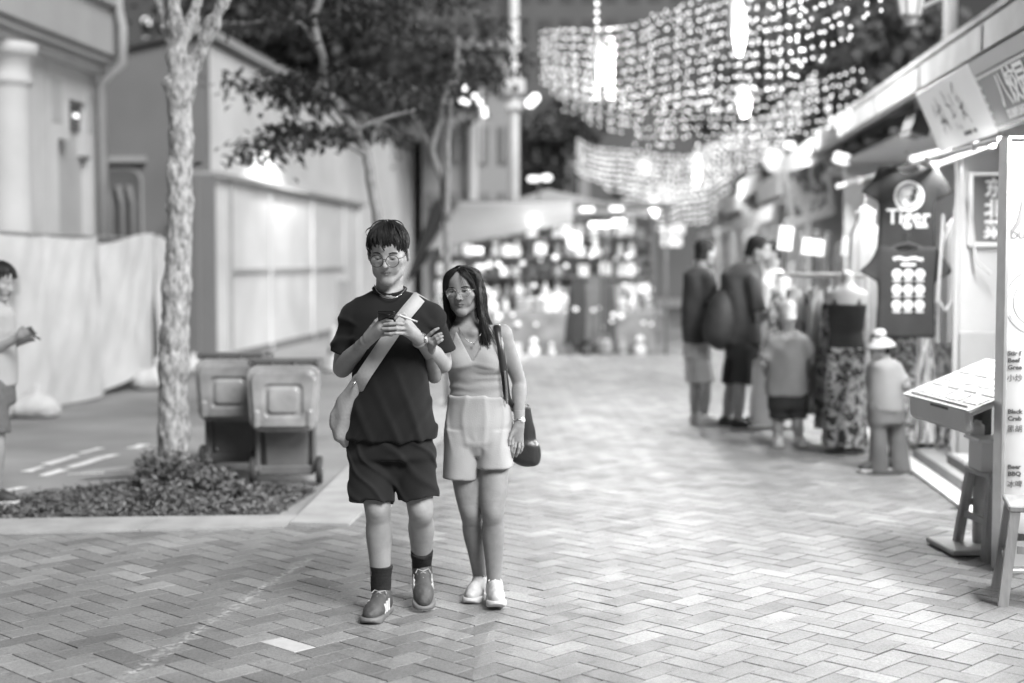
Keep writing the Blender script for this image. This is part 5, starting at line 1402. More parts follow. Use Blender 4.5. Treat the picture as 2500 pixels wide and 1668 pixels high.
class Fig:
    def __init__(s, label, px0, d0, name='person', cat='person', group=None, rz=0.0):
        r = ray(px0, 834); s.x0 = r[0]*d0/r[1]; s.d0 = d0; s.pts = []
        s.o = thing(name, label, cat, l2w(s.x0, d0, 0), YAW, group)
    def m(s, px, py, dy=0.0):
        r = ray(px, py); d = s.d0+dy; k = d/r[1]; p = np.array((r[0]*k - s.x0, dy, CAM_H + r[2]*k)); s.pts.append(p); return p
    def sc(s, dy=0.0): return (s.d0+dy)/FPX
    def rows(s, L, grow=0.0):
        out = []
        for (py, cx, half, ry, dy) in L:
            p = s.m(cx, py, dy); out.append((p[2], p[0], dy, half*s.sc(dy)+grow, ry+grow))
        return out
    def sk(s, vox, lo=None, hi=None, pad=.16):
        P = np.array(s.pts); a = P.min(0)-pad if lo is None else np.array(lo); b = P.max(0)+pad if hi is None else np.array(hi)
        return Sculpt(a, b, vox)

def head_prims(k, c, R, s=1.0, f=False, look='down'):
    R3 = np.array(R, np.float32); c = np.array(c, np.float32)
    T = lambda x, y, z: c + s*(R3 @ np.array((x, y, z), np.float32))
    E = lambda p, r, kk, op='u': k.ell(T(*p), np.array(r)*s, kk*s, op, R3)
    Cn = lambda p, q, ra, rb, kk, op='u': k.cone(T(*p), T(*q), ra*s, rb*s, kk*s, op)
    E((0, .012, .045), (.076, .096, .082), 0)
    E((0, -.02, -.005), (.067, .073, .075), .03)
    Cn((0, -.035, -.02), (0, -.05, -.08), .056, .034, .03)
    E((0, -.055, .055), (.056, .036, .036), .03)                              # forehead
    for q in (-1, 1):
        Cn((q*.055, .0, -.03), (q*(.044 if not f else .040), -.012, -.072), .02, .017, .03)
        Cn((q*.045, -.015, -.076), (q*.012, -.062, -.103), .017, .014, .025)
        E((q*.046, -.058, -.02), (.022, .020, .016), .024)                    # cheekbone
        E((q*.034, -.066, -.05), (.018, .014, .02), .02)                      # cheek
        E((q*.032, -.094, .004), (.019, .0165, .0125), .009, 's')             # socket
        Cn((q*.010, -.084, .021), (q*.046, -.074, .023), .006, .0055, .009)   # brow ridge
        E((q*.0315, -.0735, .0035), (.0152, .0142, .0128), .003)              # lids over the eyeball
        if look == 'open':
            E((q*.0315, -.0880, .0028), (.0132, .0068, .0046), .001, 's')
            Cn((q*.018, -.0872, .0088), (q*.046, -.0828, .0078), .0022, .0016, .003)     # upper lid fold
        else:
            E((q*.0315, -.0885, -.0035), (.0125, .0048, .0016), .001, 's')
            Cn((q*.018, -.0872, .0090), (q*.046, -.0828, .0080), .0020, .0014, .003)
        Cn((q*.019, -.0855, -.0075), (q*.043, -.0805, -.0065), .0022, .0016, .004)       # lower lid
        E((q*.0118, -.0975, -.0335), (.0078, .0092, .0064), .004)             # nostril wing
        E((q*.0068, -.1015, -.0412), (.0042, .0052, .0026), .0015, 's')       # nostril
        k.ell(T(q*.083, .012, -.006), (.0075*s, .017*s, .03*s), .006*s, 'u', R3 @ np.array(Euler((math.radians(12), 0, math.radians(q*22))).to_matrix()))
        E((q*.090, .008, -.004), (.005, .009, .017), .003, 's')
    E((0, -.067, -.102), (.019, .017, .015), .018)                            # chin
    Cn((0, -.082, .018), (0, -.099, -.014), .0062, .0075, .007)               # nose bridge
    Cn((0, -.099, -.014), (0, -.109, -.029), .0075, .0098, .004)
    E((0, -.1105, -.031), (.0105, .0092, .008), .004)
    E((0, -.0745, -.061), (.027, .014, .021), .014)                           # mouth mound
    Cn((-.022, -.0815, -.0622), (0, -.0905, -.0578), .002, .0042, .003); Cn((.022, -.0815, -.0622), (0, -.0905, -.0578), .002, .0042, .003)
    Cn((-.017, -.0825, -.0672), (0, -.0885, -.0700), .003, .0052, .003); Cn((.017, -.0825, -.0672), (0, -.0885, -.0700), .003, .0052, .003)
    for q in (-1, 1): Cn((q*.026, -.0835, -.0650), (0, -.0978, -.0635), .0012, .0014, .001, 's')
    E((0, -.0935, -.0805), (.016, .007, .0055), .007, 's')                    # below the lip
    E((0, -.0965, -.048), (.0032, .004, .007), .003, 's')                     # philtrum
    return T
def face_tone(c, R, s, base=1.0):
    R3 = np.array(R, np.float32); c = np.array(c, np.float32)
    def fn(P):
        q = ((P - c) @ R3) / s; x, y, z = q[:, 0], q[:, 1], q[:, 2]; t = np.ones(len(P))
        front = (y < -.05) & (np.abs(x) < .09) & (np.abs(z) < .13)
        blob = lambda cx, cz, rx, rz, sh=1.5: np.clip(sh - np.sqrt(((x-cx)/rx)**2 + ((z-cz)/rz)**2)*sh, 0, 1)*front
        t -= .34*np.clip(2*blob(0, -.0642, .0275, .0112), 0, 1)
        t -= .48*np.clip(2*blob(0, -.0640, .0275, .0022), 0, 1)  # shade of the line between the lips put into the skin tone
        for q_ in (-1, 1):
            t -= .45*blob(q_*.0068, -.0405, .0055, .003); t -= .10*blob(q_*.0315, -.009, .02, .010); t -= .12*blob(q_*.0315, .010, .02, .006)  # nostril shade put into the tone; lids and under-eyes darker
            t -= .06*blob(q_*.045, -.03, .03, .025)
        t -= .05*blob(0, -.045, .02, .012) + .05*blob(0, -.095, .03, .02)
        t -= .05*vnoise(np.asarray(P, np.float32), 40, 3) + .03*vnoise(np.asarray(P, np.float32), 160, 5)
        return np.clip(t, .12, 1.08)
    return fn
def join_meshes(name, meshes, m, parent, tone):
    V = []; F = []; n = 0
    for me in meshes:
        co = np.zeros(len(me.vertices)*3, np.float32); me.vertices.foreach_get('co', co); V.append(co.reshape(-1, 3))
        ix = np.zeros(len(me.loops), np.int32); me.loops.foreach_get('vertex_index', ix); F.append(ix+n); n += len(me.vertices); bpy.data.meshes.remove(me)
    V = np.concatenate(V); F = np.concatenate(F); me = bpy.data.meshes.new(name)
    me.vertices.add(len(V)); me.vertices.foreach_set('co', V.ravel()); me.loops.add(len(F)); me.loops.foreach_set('vertex_index', F)
    me.polygons.add(len(F)//4); me.polygons.foreach_set('loop_start', np.arange(0, len(F), 4, dtype=np.int32)); me.polygons.foreach_set('use_smooth', np.ones(len(F)//4, dtype=bool)); me.update(calc_edges=True)
    at = me.attributes.new('tone', 'FLOAT', 'POINT'); at.data.foreach_set('value', tone(V).astype(np.float32))
    return link(name, me, m, parent)

def hand(k, W, K, tips, r=.0085, thumb=None, palm=.024):
    """W wrist, K list of knuckles, tips list of chains after each knuckle"""
    c = np.mean(K, 0)
    for q in K: k.cone(W*.75+q*.25, q, palm*.8, r*1.25, .012)
    k.cone(W, c, palm*.95, palm*.72, .014, 'u', None)
    for q, ch in zip(K, tips):
        a = q; ra = r*1.12
        for i, b in enumerate(ch): k.cone(a, b, ra, ra*.9, .003); a = b; ra *= .9
    if thumb:
        a = W*.55+thumb[0]*.45; k.cone(a, thumb[0], palm*.72, r*1.35, .014); a = thumb[0]; ra = r*1.25
        for b in thumb[1:]: k.cone(a, b, ra, ra*.88, .004); a = b; ra *= .88

def ringtube(fig, c, ax, rx, r, name, m, n=28, ry=None, parent=None):
    c = Vector(c); ax = Vector(ax).normalized(); u = ax.orthogonal().normalized(); v = ax.cross(u); P = []
    for q in range(n+1): a = 2*math.pi*q/n; P.append(c+u*math.cos(a)*rx+v*math.sin(a)*(ry or rx))
    return MB().tube(P, r, 6, False).build(name, m, parent or fig.o, True)

def glasses(fig, T, s, R, m=None, r=.0013, w=.0245, h=.0225, z=.001, y=-.104):
    g = MB(); m = m or M_GOLD
    for q in (-1, 1):
        P = [Vector(T(q*.0335+w*math.cos(a), y+.004*abs(math.cos(a)) if q*math.cos(a) > 0 else y, z-.002+h*math.sin(a))) for a in [2*math.pi*i/24 for i in range(25)]]
        g.tube(P, r, 5, False)
        g.tube([Vector(T(q*(.0335+w), y+.004, z+.008)), Vector(T(q*.074, y+.025, z+.008)), Vector(T(q*.083, .0, z+.008)), Vector(T(q*.083, .02, z-.004))], r, 5)
    g.tube([Vector(T(-.0095, y, z+.004)), Vector(T(0, y-.003, z+.007)), Vector(T(.0095, y, z+.004))], r, 5)
    o = g.build('glasses', m, fig.o, True)
    for q in (-1, 1):
        V = [T(q*.0335, y-.002, z-.002)] + [T(q*.0335+w*.97*math.cos(2*math.pi*i/20), y, z-.002+h*.97*math.sin(2*math.pi*i/20)) for i in range(20)]
        MB().add(V, [(0, i+1, (i+1) % 20+1) for i in range(20)]).build('lens', M_LENS, o, True)

def eyes(fig, T, s, R, down=False):
    rr = random.Random(4)
    for q in (-1, 1):
        e = MB().lathe([(0, -.0126*s), (.0045*s, -.0118*s), (.0089*s, -.0089*s), (.0118*s, -.0045*s), (.0126*s, 0), (.0118*s, .0045*s), (.0089*s, .0089*s), (.0045*s, .0118*s), (0, .0126*s)], 20).build('eye', M_EYEW, fig.o, True)
        e.location = T(q*.0315, -.0735, .0035); e.rotation_euler = Matrix(R).to_euler()
        i = MB().lathe([(0, -.0016), (.0045*s, -.0012), (.0064*s, .0), (.0064*s, .0015)], 18).build('iris', M_EYED, e, True)
        dz = -.006 if down else .0; i.location = (-.001, -math.sqrt(.0126**2-dz*dz)*s*.985, dz*s); i.rotation_euler = (-math.pi/2+dz*60, 0, 0)
        # lashes along the upper lid, brow made of short hairs
        zc = .0075 if not down else -.0016
        P = [Vector(T(q*.0315+x, -.0895+10*x*x, zc-(11 if not down else -2)*x*x - (0 if not down else .0005))) for x in np.linspace(-.0142, .0142, 11)]
        MB().tube(P, [.0004]+[.00125]*9+[.0004], 5).build('eyelash', M_HAIR, fig.o, True)
        paths = []
        for h in range(110):
            u = rr.random(); x0 = .0115+.036*u; z0 = .0195+.0048*math.sin(u*2.5)+rr.uniform(-.0032, .003)*(1-.6*u); y0 = -.0928+.0125*u*u
            paths.append(([Vector(T(q*x0, y0, z0)), Vector(T(q*(x0+.003), y0-.0012, z0+.0012*(1-u))), Vector(T(q*(x0+.0065), y0+.0006, z0+.0014*(1-1.6*u)))], rr.uniform(.7, 1.2)))
        strands('eyebrow', paths, .0013, M_HAIR, fig.o, 3)

def strands(name, paths, r, m, parent, n=4):
    V = []; F = []
    for P, rs in paths:
        mb = MB(); mb.tube(P, [r*rs*max(.12, math.sin(min(1, .25+u*1.0)*math.pi*.92)**.5) for u in np.linspace(0, 1, len(P))], n, False)
        k = len(V); V += mb.v; F += [tuple(a+k for a in f) for f in mb.f]
    me = bpy.data.meshes.new(name); me.from_pydata(V, [], F); me.update()
    return link(name, me, m, parent, True)

def short_hair(fig, T, s, seed, n=650, hem=None, crown=(.01, .03, 1), rad=(.088, .108, .098), cz=.04, r=.0042, lift=.10, messy=.05, m=None, vox=.006, name='hair'):
    """cap plus tufts that flow from the crown down to a hem height given by direction"""
    m = m or M_HAIR; rr = random.Random(seed); clump = [rr.gauss(0, .055) for _ in range(38)]
    hem = hem or (lambda a: .0)
    def surf(d, k=1.0): return T(d.x*rad[0]*k, d.y*rad[1]*k+.012, d.z*rad[2]*k+cz)
    paths = []; per = 14 if n > 3000 else 9 if n > 400 else 4
    for g in range(max(1, n//per)):
        az = rr.uniform(0, 2*math.pi); h = hem(az) + rr.uniform(-.06, .05) + clump[int(az/6.2832*37.99)]
        lf = rr.uniform(.15, 1)*lift; tw = rr.gauss(0, .3); jx, jy = rr.gauss(0, messy), rr.gauss(0, messy); u00 = rr.uniform(0, .55)**.8; c = Vector(crown).normalized()
        for i in range(per):
            a2 = az + rr.gauss(0, .10); h2 = h + rr.gauss(0, .02); q_ = math.sqrt(max(0, 1-h2*h2)); tip0 = Vector((math.cos(az)*q_, math.sin(az)*q_, h2)); tip1 = Vector((math.cos(a2)*q_, math.sin(a2)*q_, h2))
            u0 = min(.8, max(0, u00 + rr.uniform(-.12, .12))); P = []; l2 = lf*rr.uniform(.7, 1.2)
            for q in range(8):
                u = u0+(1-u0)*q/7; tip = tip1.lerp(tip0, u*u*.85); d = c.slerp(tip, u) if c.angle(tip) < 3.1 else tip
                d = (Matrix.Rotation(tw*u, 3, 'Z') @ d); w = math.sin(min(1, (u-u0)/(1-u0+1e-6))*math.pi*.82)
                d = d + Vector((jx, jy, 0))*w; P.append(Vector(surf(d, 1.0+l2*w - .015*u)))
            paths.append((P, rr.uniform(.6, 1.25)))
    o = strands(name, paths, r*s, m, fig.o)
    return o
def hair_cap(fig, T, s, R, rad, cz, cutz, m=None, vox=.006, cy=.012, front=-.045, fz=.055, name='hair_cap', lo=None):
    P = np.array(T(0, cy, cz)); R3 = np.array(R, np.float32); ext = max(rad)*s+.04
    k = Sculpt(P-ext-.04, P+ext, vox)
    k.ell(P, np.array(rad)*s, 0, 'u', R3); k.cone(T(0, .035, .02), T(0, .048, -.062), rad[0]*.92*s, rad[0]*.76*s, .02)
    up = R3 @ np.array((0, 0, 1.0)); fw = R3 @ np.array((0, -1.0, 0))
    k.cut(T(0, 0, cutz), -up)
    # clear the face below the fringe
    k.box(T(0, -.1, fz-.1), np.array((.062, .075, .1))*s, .03*s, .02*s, 's', R3)
    k.disp(lambda Q: .004*vnoise(Q, 45, 4))
    return k.build(name, m or M_HAIR, fig.o)

SHOE_CACHE = {}
def shoe(fig, heel, toe, parent, mu, ms, w=1.0, stripes=None, laces=None, pitch=None, L=None, tongue=True, vox=.006):
    heel, toe = Vector(heel), Vector(toe); d = toe-heel; Lg = L or d.length
    o = thing.__wrapped__ if False else None
    k = Sculpt((-.06, -.08, -.01), (.36, .08, .16), vox)
    k.ell((.07, 0, .055), (.078, .040, .06), 0); k.ell((.2, 0, .042), (.098, .047, .045), .04); k.cone((.06, 0, .06), (.055, 0, .105), .042, .040, .03); k.cone((.11, 0, .085), (.2, 0, .06), .03, .03, .03)
    k.cone((.058, 0, .09), (.055, 0, .15), .03, .03, .0, 's'); k.cut((0, 0, .024), (0, 0, -1)); k.disp(lambda P: .002*vnoise(P, 60, 3))
    up = k.build('shoe', mu, fig.o)
    s = Sculpt((-.06, -.08, -.01), (.36, .08, .06), vox)
    s.cone((.045, 0, .016), (.13, 0, .016), .047, .042, 0); s.cone((.13, 0, .016), (.235, 0, .016), .042, .052, .02); s.ell((.26, 0, .016), (.05, .044, .03), .03); s.cut((0, 0, .034), (0, 0, 1)); s.cut((0, 0, 0), (0, 0, -1)); s.cut((.27, 0, .0), (.5, 0, -1))
    so = s.build('sole', ms, up)
    if laces:
        mb = MB()
        for q in range(4):
            x = .12+.026*q; z = .118-.0145*q; mb.tube([(x, -.026, z-.014), (x+.004, 0, z+.002), (x, .026, z-.014)], .0032, 5)
        mb.tube([(.115, .0, .12), (.10, .025, .123), (.12, .035, .112)], .003, 5).tube([(.115, .0, .12), (.10, -.025, .123), (.12, -.035, .112)], .003, 5); mb.build('laces', laces, up)
    if stripes:
        for sd in (-1, 1):
            for q in range(3):
                x = .115+.033*q; MB().prism([(x, sd*.036, .034), (x+.016, sd*.036, .034), (x-.008, sd*.030, .086-.006*q), (x-.024, sd*.030, .086-.006*q)], (0, sd*.014, 0)).build('stripe', stripes, up)
    k2 = Lg/.30
    up.scale = (k2, w*max(k2, .92), max(k2, .9)); up.location = heel
    up.rotation_euler = Euler((0, -math.asin(max(-1, min(1, d.z/d.length))), math.atan2(d.y, d.x)))
    return up

def ribbon(name, P, w, m, parent, up=None, t=.003, wide=None):
    """flat strap along points; wide = direction of the width at each point"""
    P = [Vector(p) for p in P]; V = []; F = []
    for i, p in enumerate(P):
        d = (P[min(i+1, len(P)-1)]-P[max(i-1, 0)]).normalized(); wd = Vector(wide) if wide else None
        s = (wd - d*wd.dot(d)).normalized() if wd else d.orthogonal().normalized()
        V += [p+s*w/2, p-s*w/2]
    F = [(2*i, 2*i+1, 2*i+3, 2*i+2) for i in range(len(P)-1)]
    return solidify(MB().add(V, F).build(name, m, parent, True, False), t)
def smooth_path(P, n=6):
    P = [np.array(p, float) for p in P]; out = []
    for i in range(len(P)-1):
        p0, p1, p2, p3 = P[max(i-1, 0)], P[i], P[i+1], P[min(i+2, len(P)-1)]
        for q in range(n):
            t = q/n; out.append(.5*((2*p1)+(-p0+p2)*t+(2*p0-5*p1+4*p2-p3)*t*t+(-p0+3*p1-3*p2+p3)*t**3))
    out.append(P[-1]); return out

# ------------------------------------------------------------------ the man
def build_man():
    f = Fig('man in a black T-shirt and dark shorts walking while looking at his phone', 950, 6.40); m = f.m; VX = .006
    hc = m(948, 621, -.035); hs = 1.03
    R = (Euler((math.radians(12), 0, math.radians(-4))).to_matrix())
    SL, SR = m(859, 776, .01), m(1057, 780, .01)
    EL, ER = m(834, 900, .05), m(1082, 890, .05)
    WL, WR = m(893, 834, -.17), m(1022, 828, -.17)
    HL, HR = m(905, 1085, 0), m(1008, 1085, .02)
    KL, KR = m(922, 1243, -.06), m(1027, 1246, -.02)
    AL, AR = m(930, 1440, -.01), m(1030, 1395, .17)
    m(948, 520, 0); m(900, 1530, -.2)
    k = f.sk(VX, pad=.1)
    # torso first (kept inside the clothes)
    k.loft(f.rows([(706, 950, 34, .045, .01), (735, 952, 56, .055, .015), (765, 955, 84, .075, .015), (860, 953, 78, .085, .01), (960, 953, 74, .08, .01), (1060, 955, 86, .085, .01), (1110, 956, 80, .08, .01)]), cap=.03)
    for S, E, W, q in ((SL, EL, WL, -1), (SR, ER, WR, 1)):
        k.ell(S, (.042, .042, .046), .03)
        k.chain([S, S+(E-S)*.55, E, E+(W-E)*.3, E+(W-E)*.7, W], [.05, .047, .040, .045, .0332, .022], .02)
    for H, K, A in ((HL, KL, AL), (HR, KR, AR)):
        u = A-K; k.chain([H, K+(H-K)*.3, K, K+u*.14+np.array((0, .008, 0)), K+u*.32+np.array((0, .018, 0)), K+u*.62+np.array((0, .01, 0)), A], [.068, .064, .0585, .055, .060, .049, .042], .02); k.ell(K+np.array((0, -.042, .004)), (.022, .016, .026), .025)
    # neck and head
    k.cone(m(951, 725, .03), hc+np.array((0, .045, -.045)), .062, .057, .03)
    k.cone(m(918, 735, .0), m(945, 722, -.05), .014, .012, .03); k.cone(m(985, 735, .0), m(955, 722, -.05), .014, .012, .03)
    kb = k; k = Sculpt(hc-np.array((.12, .16, .19)), hc+np.array((.12, .15, .16)), .0024)
    k.cone(m(951, 725, .03), hc+np.array((0, .045, -.045)), .0615, .0565, .03)
    T = head_prims(k, hc, R, hs, look='down'); kh = k
    mid = m(955, 800, -.24); k = Sculpt(mid-np.array((.17, .11, .1)), mid+np.array((.17, .13, .11)), .0027)
    for E_, W_ in ((EL, WL), (ER, WR)): k.chain([E_+(W_-E_)*.52, E_+(W_-E_)*.7, W_], [.033, .0346, .0272], 0)
    # hands round the phone
    K1 = [m(926, 787, -.24), m(930, 797, -.25), m(930, 808, -.25), m(927, 818, -.24)]
    tips = [[m(944, 781, -.262), m(957, 785, -.268)], [m(950, 794, -.27), m(962, 797, -.274)], [m(949, 806, -.27), m(961, 808, -.274)], [m(945, 816, -.262), m(956, 818, -.268)]]
    hand(k, WL, K1, tips, .0085, [m(908, 800, -.2), m(918, 785, -.215), m(928, 776, -.22)], .025)
    K2 = [m(992, 776, -.235), m(991, 791, -.25), m(990, 802, -.255), m(986, 813, -.25)]
    tips = [[m(984, 767, -.262), m(971, 770, -.272), m(965, 778, -.27)], [m(970, 790, -.29), m(952, 791, -.292), m(938, 792, -.285)], [m(968, 802, -.293), m(950, 803, -.295), m(934, 803, -.288)], [m(966, 813, -.286), m(952, 815, -.288), m(940, 814, -.282)]]
    hand(k, WR, K2, tips, .0085, [m(1000, 790, -.2), m(990, 775, -.21), m(978, 770, -.215)], .025)
    join_meshes('body', [kb.mesh(), kh.mesh(), k.mesh()], M_SKIN, f.o, face_tone(hc, R, hs))
    eyes(f, T, hs, R, True); glasses(f, T, hs, R, mat('thin_dark_frame', .025, .35, .05, 5), .0016, .0275, .026, -.006, -.107)
    # hair: thick layered cap with a heavy fringe
    hair_cap(f, T, hs, R, (.080, .099, .090), .05, .004, fz=.042, vox=.005)
    hem = lambda a: (-.16 + .2*max(0, -math.sin(a))**2 + .07*math.sin(a*13) if math.sin(a) < -.25 else -.24 - .3*max(0, math.sin(a)))
    short_hair(f, T, hs, 3, 5000, hem, (-.12, .2, 1), (.081, .1, .093), .046, .0013, .13, .05)
    short_hair(f, T, hs, 5, 140, lambda a: .35, (-.05, .16, 1), (.083, .102, .097), .05, .0014, .12, .09, name='loose_hair')
    # T-shirt
    t = f.sk(.006, pad=.1)
    rows = f.rows([(716, 951, 40, .06, .02), (735, 953, 80, .09, .02), (765, 955, 108, .115, .01), (810, 955, 104, .125, 0), (860, 953, 94, .125, 0), (920, 953, 92, .122, 0), (990, 953, 101, .128, 0), (1072, 955, 114, .138, 0)])
    t.loft(rows, cap=.012, e=2.3)
    SLe, SRe = m(842, 862, .035), m(1080, 858, .035)
    t.cone(m(930, 724, .012), m(862, 766, .01), .036, .060, .03); t.cone(m(974, 722, .012), m(1050, 767, .01), .036, .060, .03)
    t.cone(SL, SLe, .058, .066, .03, 'u', None, True); t.cone(SR, SRe, .058, .063, .03, 'u', None, True)
    # crew neck opening
    t.cone(m(951, 683, -.09), m(951, 676, .07), .076, .070, .01, 's'); t.ell(m(952, 700, -.085), (.062, .07, .036), .012, 's')
    cx = m(955, 900)[0]
    def folds(P):
        x, y, z = P[:, 0]-cx, P[:, 1], P[:, 2]; low = np.clip((1.28-z)/.45, 0, 1)
        a = np.sin((x*22 + (z-1.0)*7) + 1.6*vnoise(P, (4, 4, 2), 3)); b = np.sin(x*34 - z*16 + 2*vnoise(P, (5, 5, 3), 8))
        rid = lambda q: np.exp(-((q/np.pi) % 1 - .5)**2/.03)
        s = .011*low*rid(x*26 + (z-1.0)*9 + 1.6*vnoise(P, (4, 4, 2), 3)) + .008*rid(x*30 - z*20 + 1.8*vnoise(P, (5, 5, 3), 8))*low + .012*vnoise(P, (7, 7, 4), 5) + .004*vnoise(P, (18, 18, 10), 9) - .006
        arm = np.clip((np.abs(x)-.13)/.05, 0, 1)*(z > 1.12)
        s += arm*.009*rid(z*26 + 9*x + 1.6*vnoise(P, 9, 6))
        pull = np.clip(1-np.abs(x+.15*(z-1.25))/.2, 0, 1)*np.clip((z-1.15)/.2, 0, 1)
        return s + .002*pull*np.sin(z*40+x*30)
    t.disp(folds)
    ts = t.build('tshirt', M_BLACKT, f.o)
    nr = [m(951+39*math.cos(a), 705 + (15 if math.sin(a) < 0 else -8)*abs(math.sin(a))**1.3, .018+(.078 if math.sin(a) < 0 else .05)*math.sin(a)) for a in [2*math.pi*i/24 for i in range(25)]]
    MB().tube(nr, .008, 8, False).build('neck_rib', M_BLACKT, ts, True)
    # shorts
    t = f.sk(.006, pad=.1)
    t.loft(f.rows([(1035, 955, 92, .11, 0), (1075, 955, 100, .118, 0), (1120, 956, 106, .122, 0)]), cap=.02, e=2.2)
    hl, hr = m(905, 1224, -.05), m(1021, 1213, -.02)
    t.ell(m(963, 1135, 0), (.05, .085, .09), .03); t.cone(m(903, 1100, 0), hl, .094, .1, .03, 'u', None, True); t.cone(m(1009, 1100, 0), hr, .092, .085, .03, 'u', None, True)
    t.disp(lambda P: .008*np.exp(-((P[:, 0]*9+P[:, 2]*7+.6*vnoise(P, 6, 2)) % 1 - .5)**2/.02) + .009*vnoise(P, (9, 9, 6), 3) + .004*np.sin(P[:, 2]*60-P[:, 0]*22)*np.clip((P[:, 2]-.68)/.1, 0, 1))
    t.build('shorts', M_BLACKS, f.o)
    # socks and shoes
    MSK = mat('black_sock', .014, .9, .3, 40, .3, 200, spots=55)
    for A, K, top in ((AL, KL, m(931, 1380, -.02)), (AR, KR, m(1030, 1344, .10))):
        s = f.sk(.006, np.minimum(A, top)-.1, np.maximum(A, top)+.1); dr = (A-top)
        s.chain([top+(top-A)*.3, top, top+(A-top)*.5, A], [.062, .053, .0475, .0455], 0); s.cut(top, top-A); s.disp(lambda P: .0012*np.sin(P[:, 2]*420)+.002*vnoise(P, 40, 2)); s.build('sock', MSK, f.o)
    MU = mat('runner_grey', .07, .6, .3, 20, .2, 120); MS = mat('runner_sole', .16, .6, .3, 10); MW = mat('runner_stripe', .6, .6, .1, 10)
    toeL = m(899, 1518, -.235); toeL[2] = 0; heelL = np.array((AL[0]+.018, .035, 0.0))
    shoe(f, heelL, toeL, None, MU, MS, 1.08, MW, mat('shoelace_grey', .35, .8, .2, 20))
    toeR = m(1036, 1490, -.02); toeR[2] = .005; heelR = np.array((AR[0]-.004, .215, .115))
    shoe(f, heelR, toeR, None, MU, MS, 1.08, MW, mat('shoelace_grey', .35, .8, .2, 20))
    # chain, watch
    P = smooth_path([m(914, 696, .0), m(922, 712, -.045), m(938, 723, -.078), m(957, 728, -.088), m(976, 721, -.075), m(992, 702, -.01)], 6)
    MB().tube(P, .0022, 5).build('necklace', M_GOLD, f.o, True)
    ax = Vector(WR-ER).normalized(); wc = WR - np.array(ax)*.012
    wt = ringtube(f, wc, ax, .0315, .0065, 'watch', mat('steel_band', .5, .3, .3, 60, metal=.8), 30, .029)
    n = Vector((.75, -.5, .25)); n = (n-ax*n.dot(ax)).normalized(); wf = MB().lathe([(0, 0), (.0185, 0), (.0195, .003), (.0195, .009), (.016, .011), (0, .011)], 22).build('watch_case', M_GOLD, wt, True)
    wf.location = Vector(wc)+n*.027; wf.rotation_euler = n.to_track_quat('Z', 'Y').to_euler()
    dl = MB().lathe([(0, .0112), (.015, .0114), (0, .0118)], 20).build('watch_dial', mat('dial_white', .7, .3, .1, 30), wf); 
    # phone, stick and bag are things of their own
    def world(p): return f.o.matrix_basis @ Vector(p)
    f.o.matrix_basis = Matrix.Translation(f.o.location) @ Matrix.Rotation(YAW, 4, 'Z')
    pc = m(945, 786, -.243)
    ph = thing('mobile_phone', 'black mobile phone held up in both hands by the man', 'phone', world(pc), YAW); ph.rotation_euler = (math.radians(48), 0, YAW)
    MB().box((0, 0, -.005), (.076, .0085, .15), None, .004).build('case', mat('phone_black', .012, .25, .1, 4, spec=.6), ph)
    cm = MB().box((.019, -.0055, .05), (.03, .004, .034), None, .004).build('camera_module', mat('phone_black', .012), ph)
    for (x, z) in ((.012, .058), (.026, .05), (.012, .042)):
        o = MB().lathe([(0, 0), (.0055, 0), (.0055, .002), (0, .002)], 12).build('camera_lens', mat('lens_ring', .08, .2, .1, 5, metal=.6), cm, True); o.location = (x, -.0075, z); o.rotation_euler = (math.pi/2, 0, 0)
    MB().box((0, .0046, -.005), (.07, .001, .142)).build('screen', glow('phone_screen', .9), ph)
    a, b = m(976, 770, -.285), m(1019, 786, -.29)
    sk_ = thing('paper_stick', 'thin white stick held between the fingers of the man with the phone', 'stick', world(a))
    MB().tube([(0, 0, 0), world(b)-world(a)], .0038, 8).build('stem', mat('paper_white', .7, .7, .05, 9), sk_); e = (world(b)-world(a)); MB().tube([e*.86, e], .0042, 8).build('tip', mat('paper_tip', .5, .7, .2, 9), sk_)
    bg = thing('shoulder_bag', 'pale canvas shoulder bag worn across the man in black', 'bag', f.o.location, YAW)
    MC = mat('pale_canvas', .36, .85, .1, 8, .2, 90)
    P = smooth_path([m(1040, 760, .13), m(1036, 731, .075), m(1026, 724, .01), m(1014, 738, -.07), m(986, 772, -.132), m(952, 822, -.142), m(918, 872, -.142), m(886, 920, -.135), m(870, 950, -.09)], 6)
    ribbon('strap', P, .062, MC, bg, None, .004, (.84, 0, -.54))
    b = f.sk(.007, m(760, 1130, -.2)-.02, m(900, 890, .2)+.02)
    b.loft(f.rows([(915, 876, 11, .012, -.11), (940, 866, 21, .026, -.08), (975, 853, 33, .04, -.045), (1010, 845, 39, .05, -.02), (1045, 841, 38, .052, -.0), (1072, 845, 29, .045, .0), (1090, 850, 16, .03, .0)]), cap=.01)
    b.disp(lambda P: .004*np.sin(P[:, 0]*90-P[:, 2]*40+2*vnoise(P, 9, 1))+.006*vnoise(P, (16, 16, 9), 3)); b.build('pouch', MC, bg)
    ringtube(f, m(866, 935, -.12), (1, 0, -.6), .022, .0035, 'strap_slider', M_GOLD, 20, .012, bg)
    return f
man = build_man()

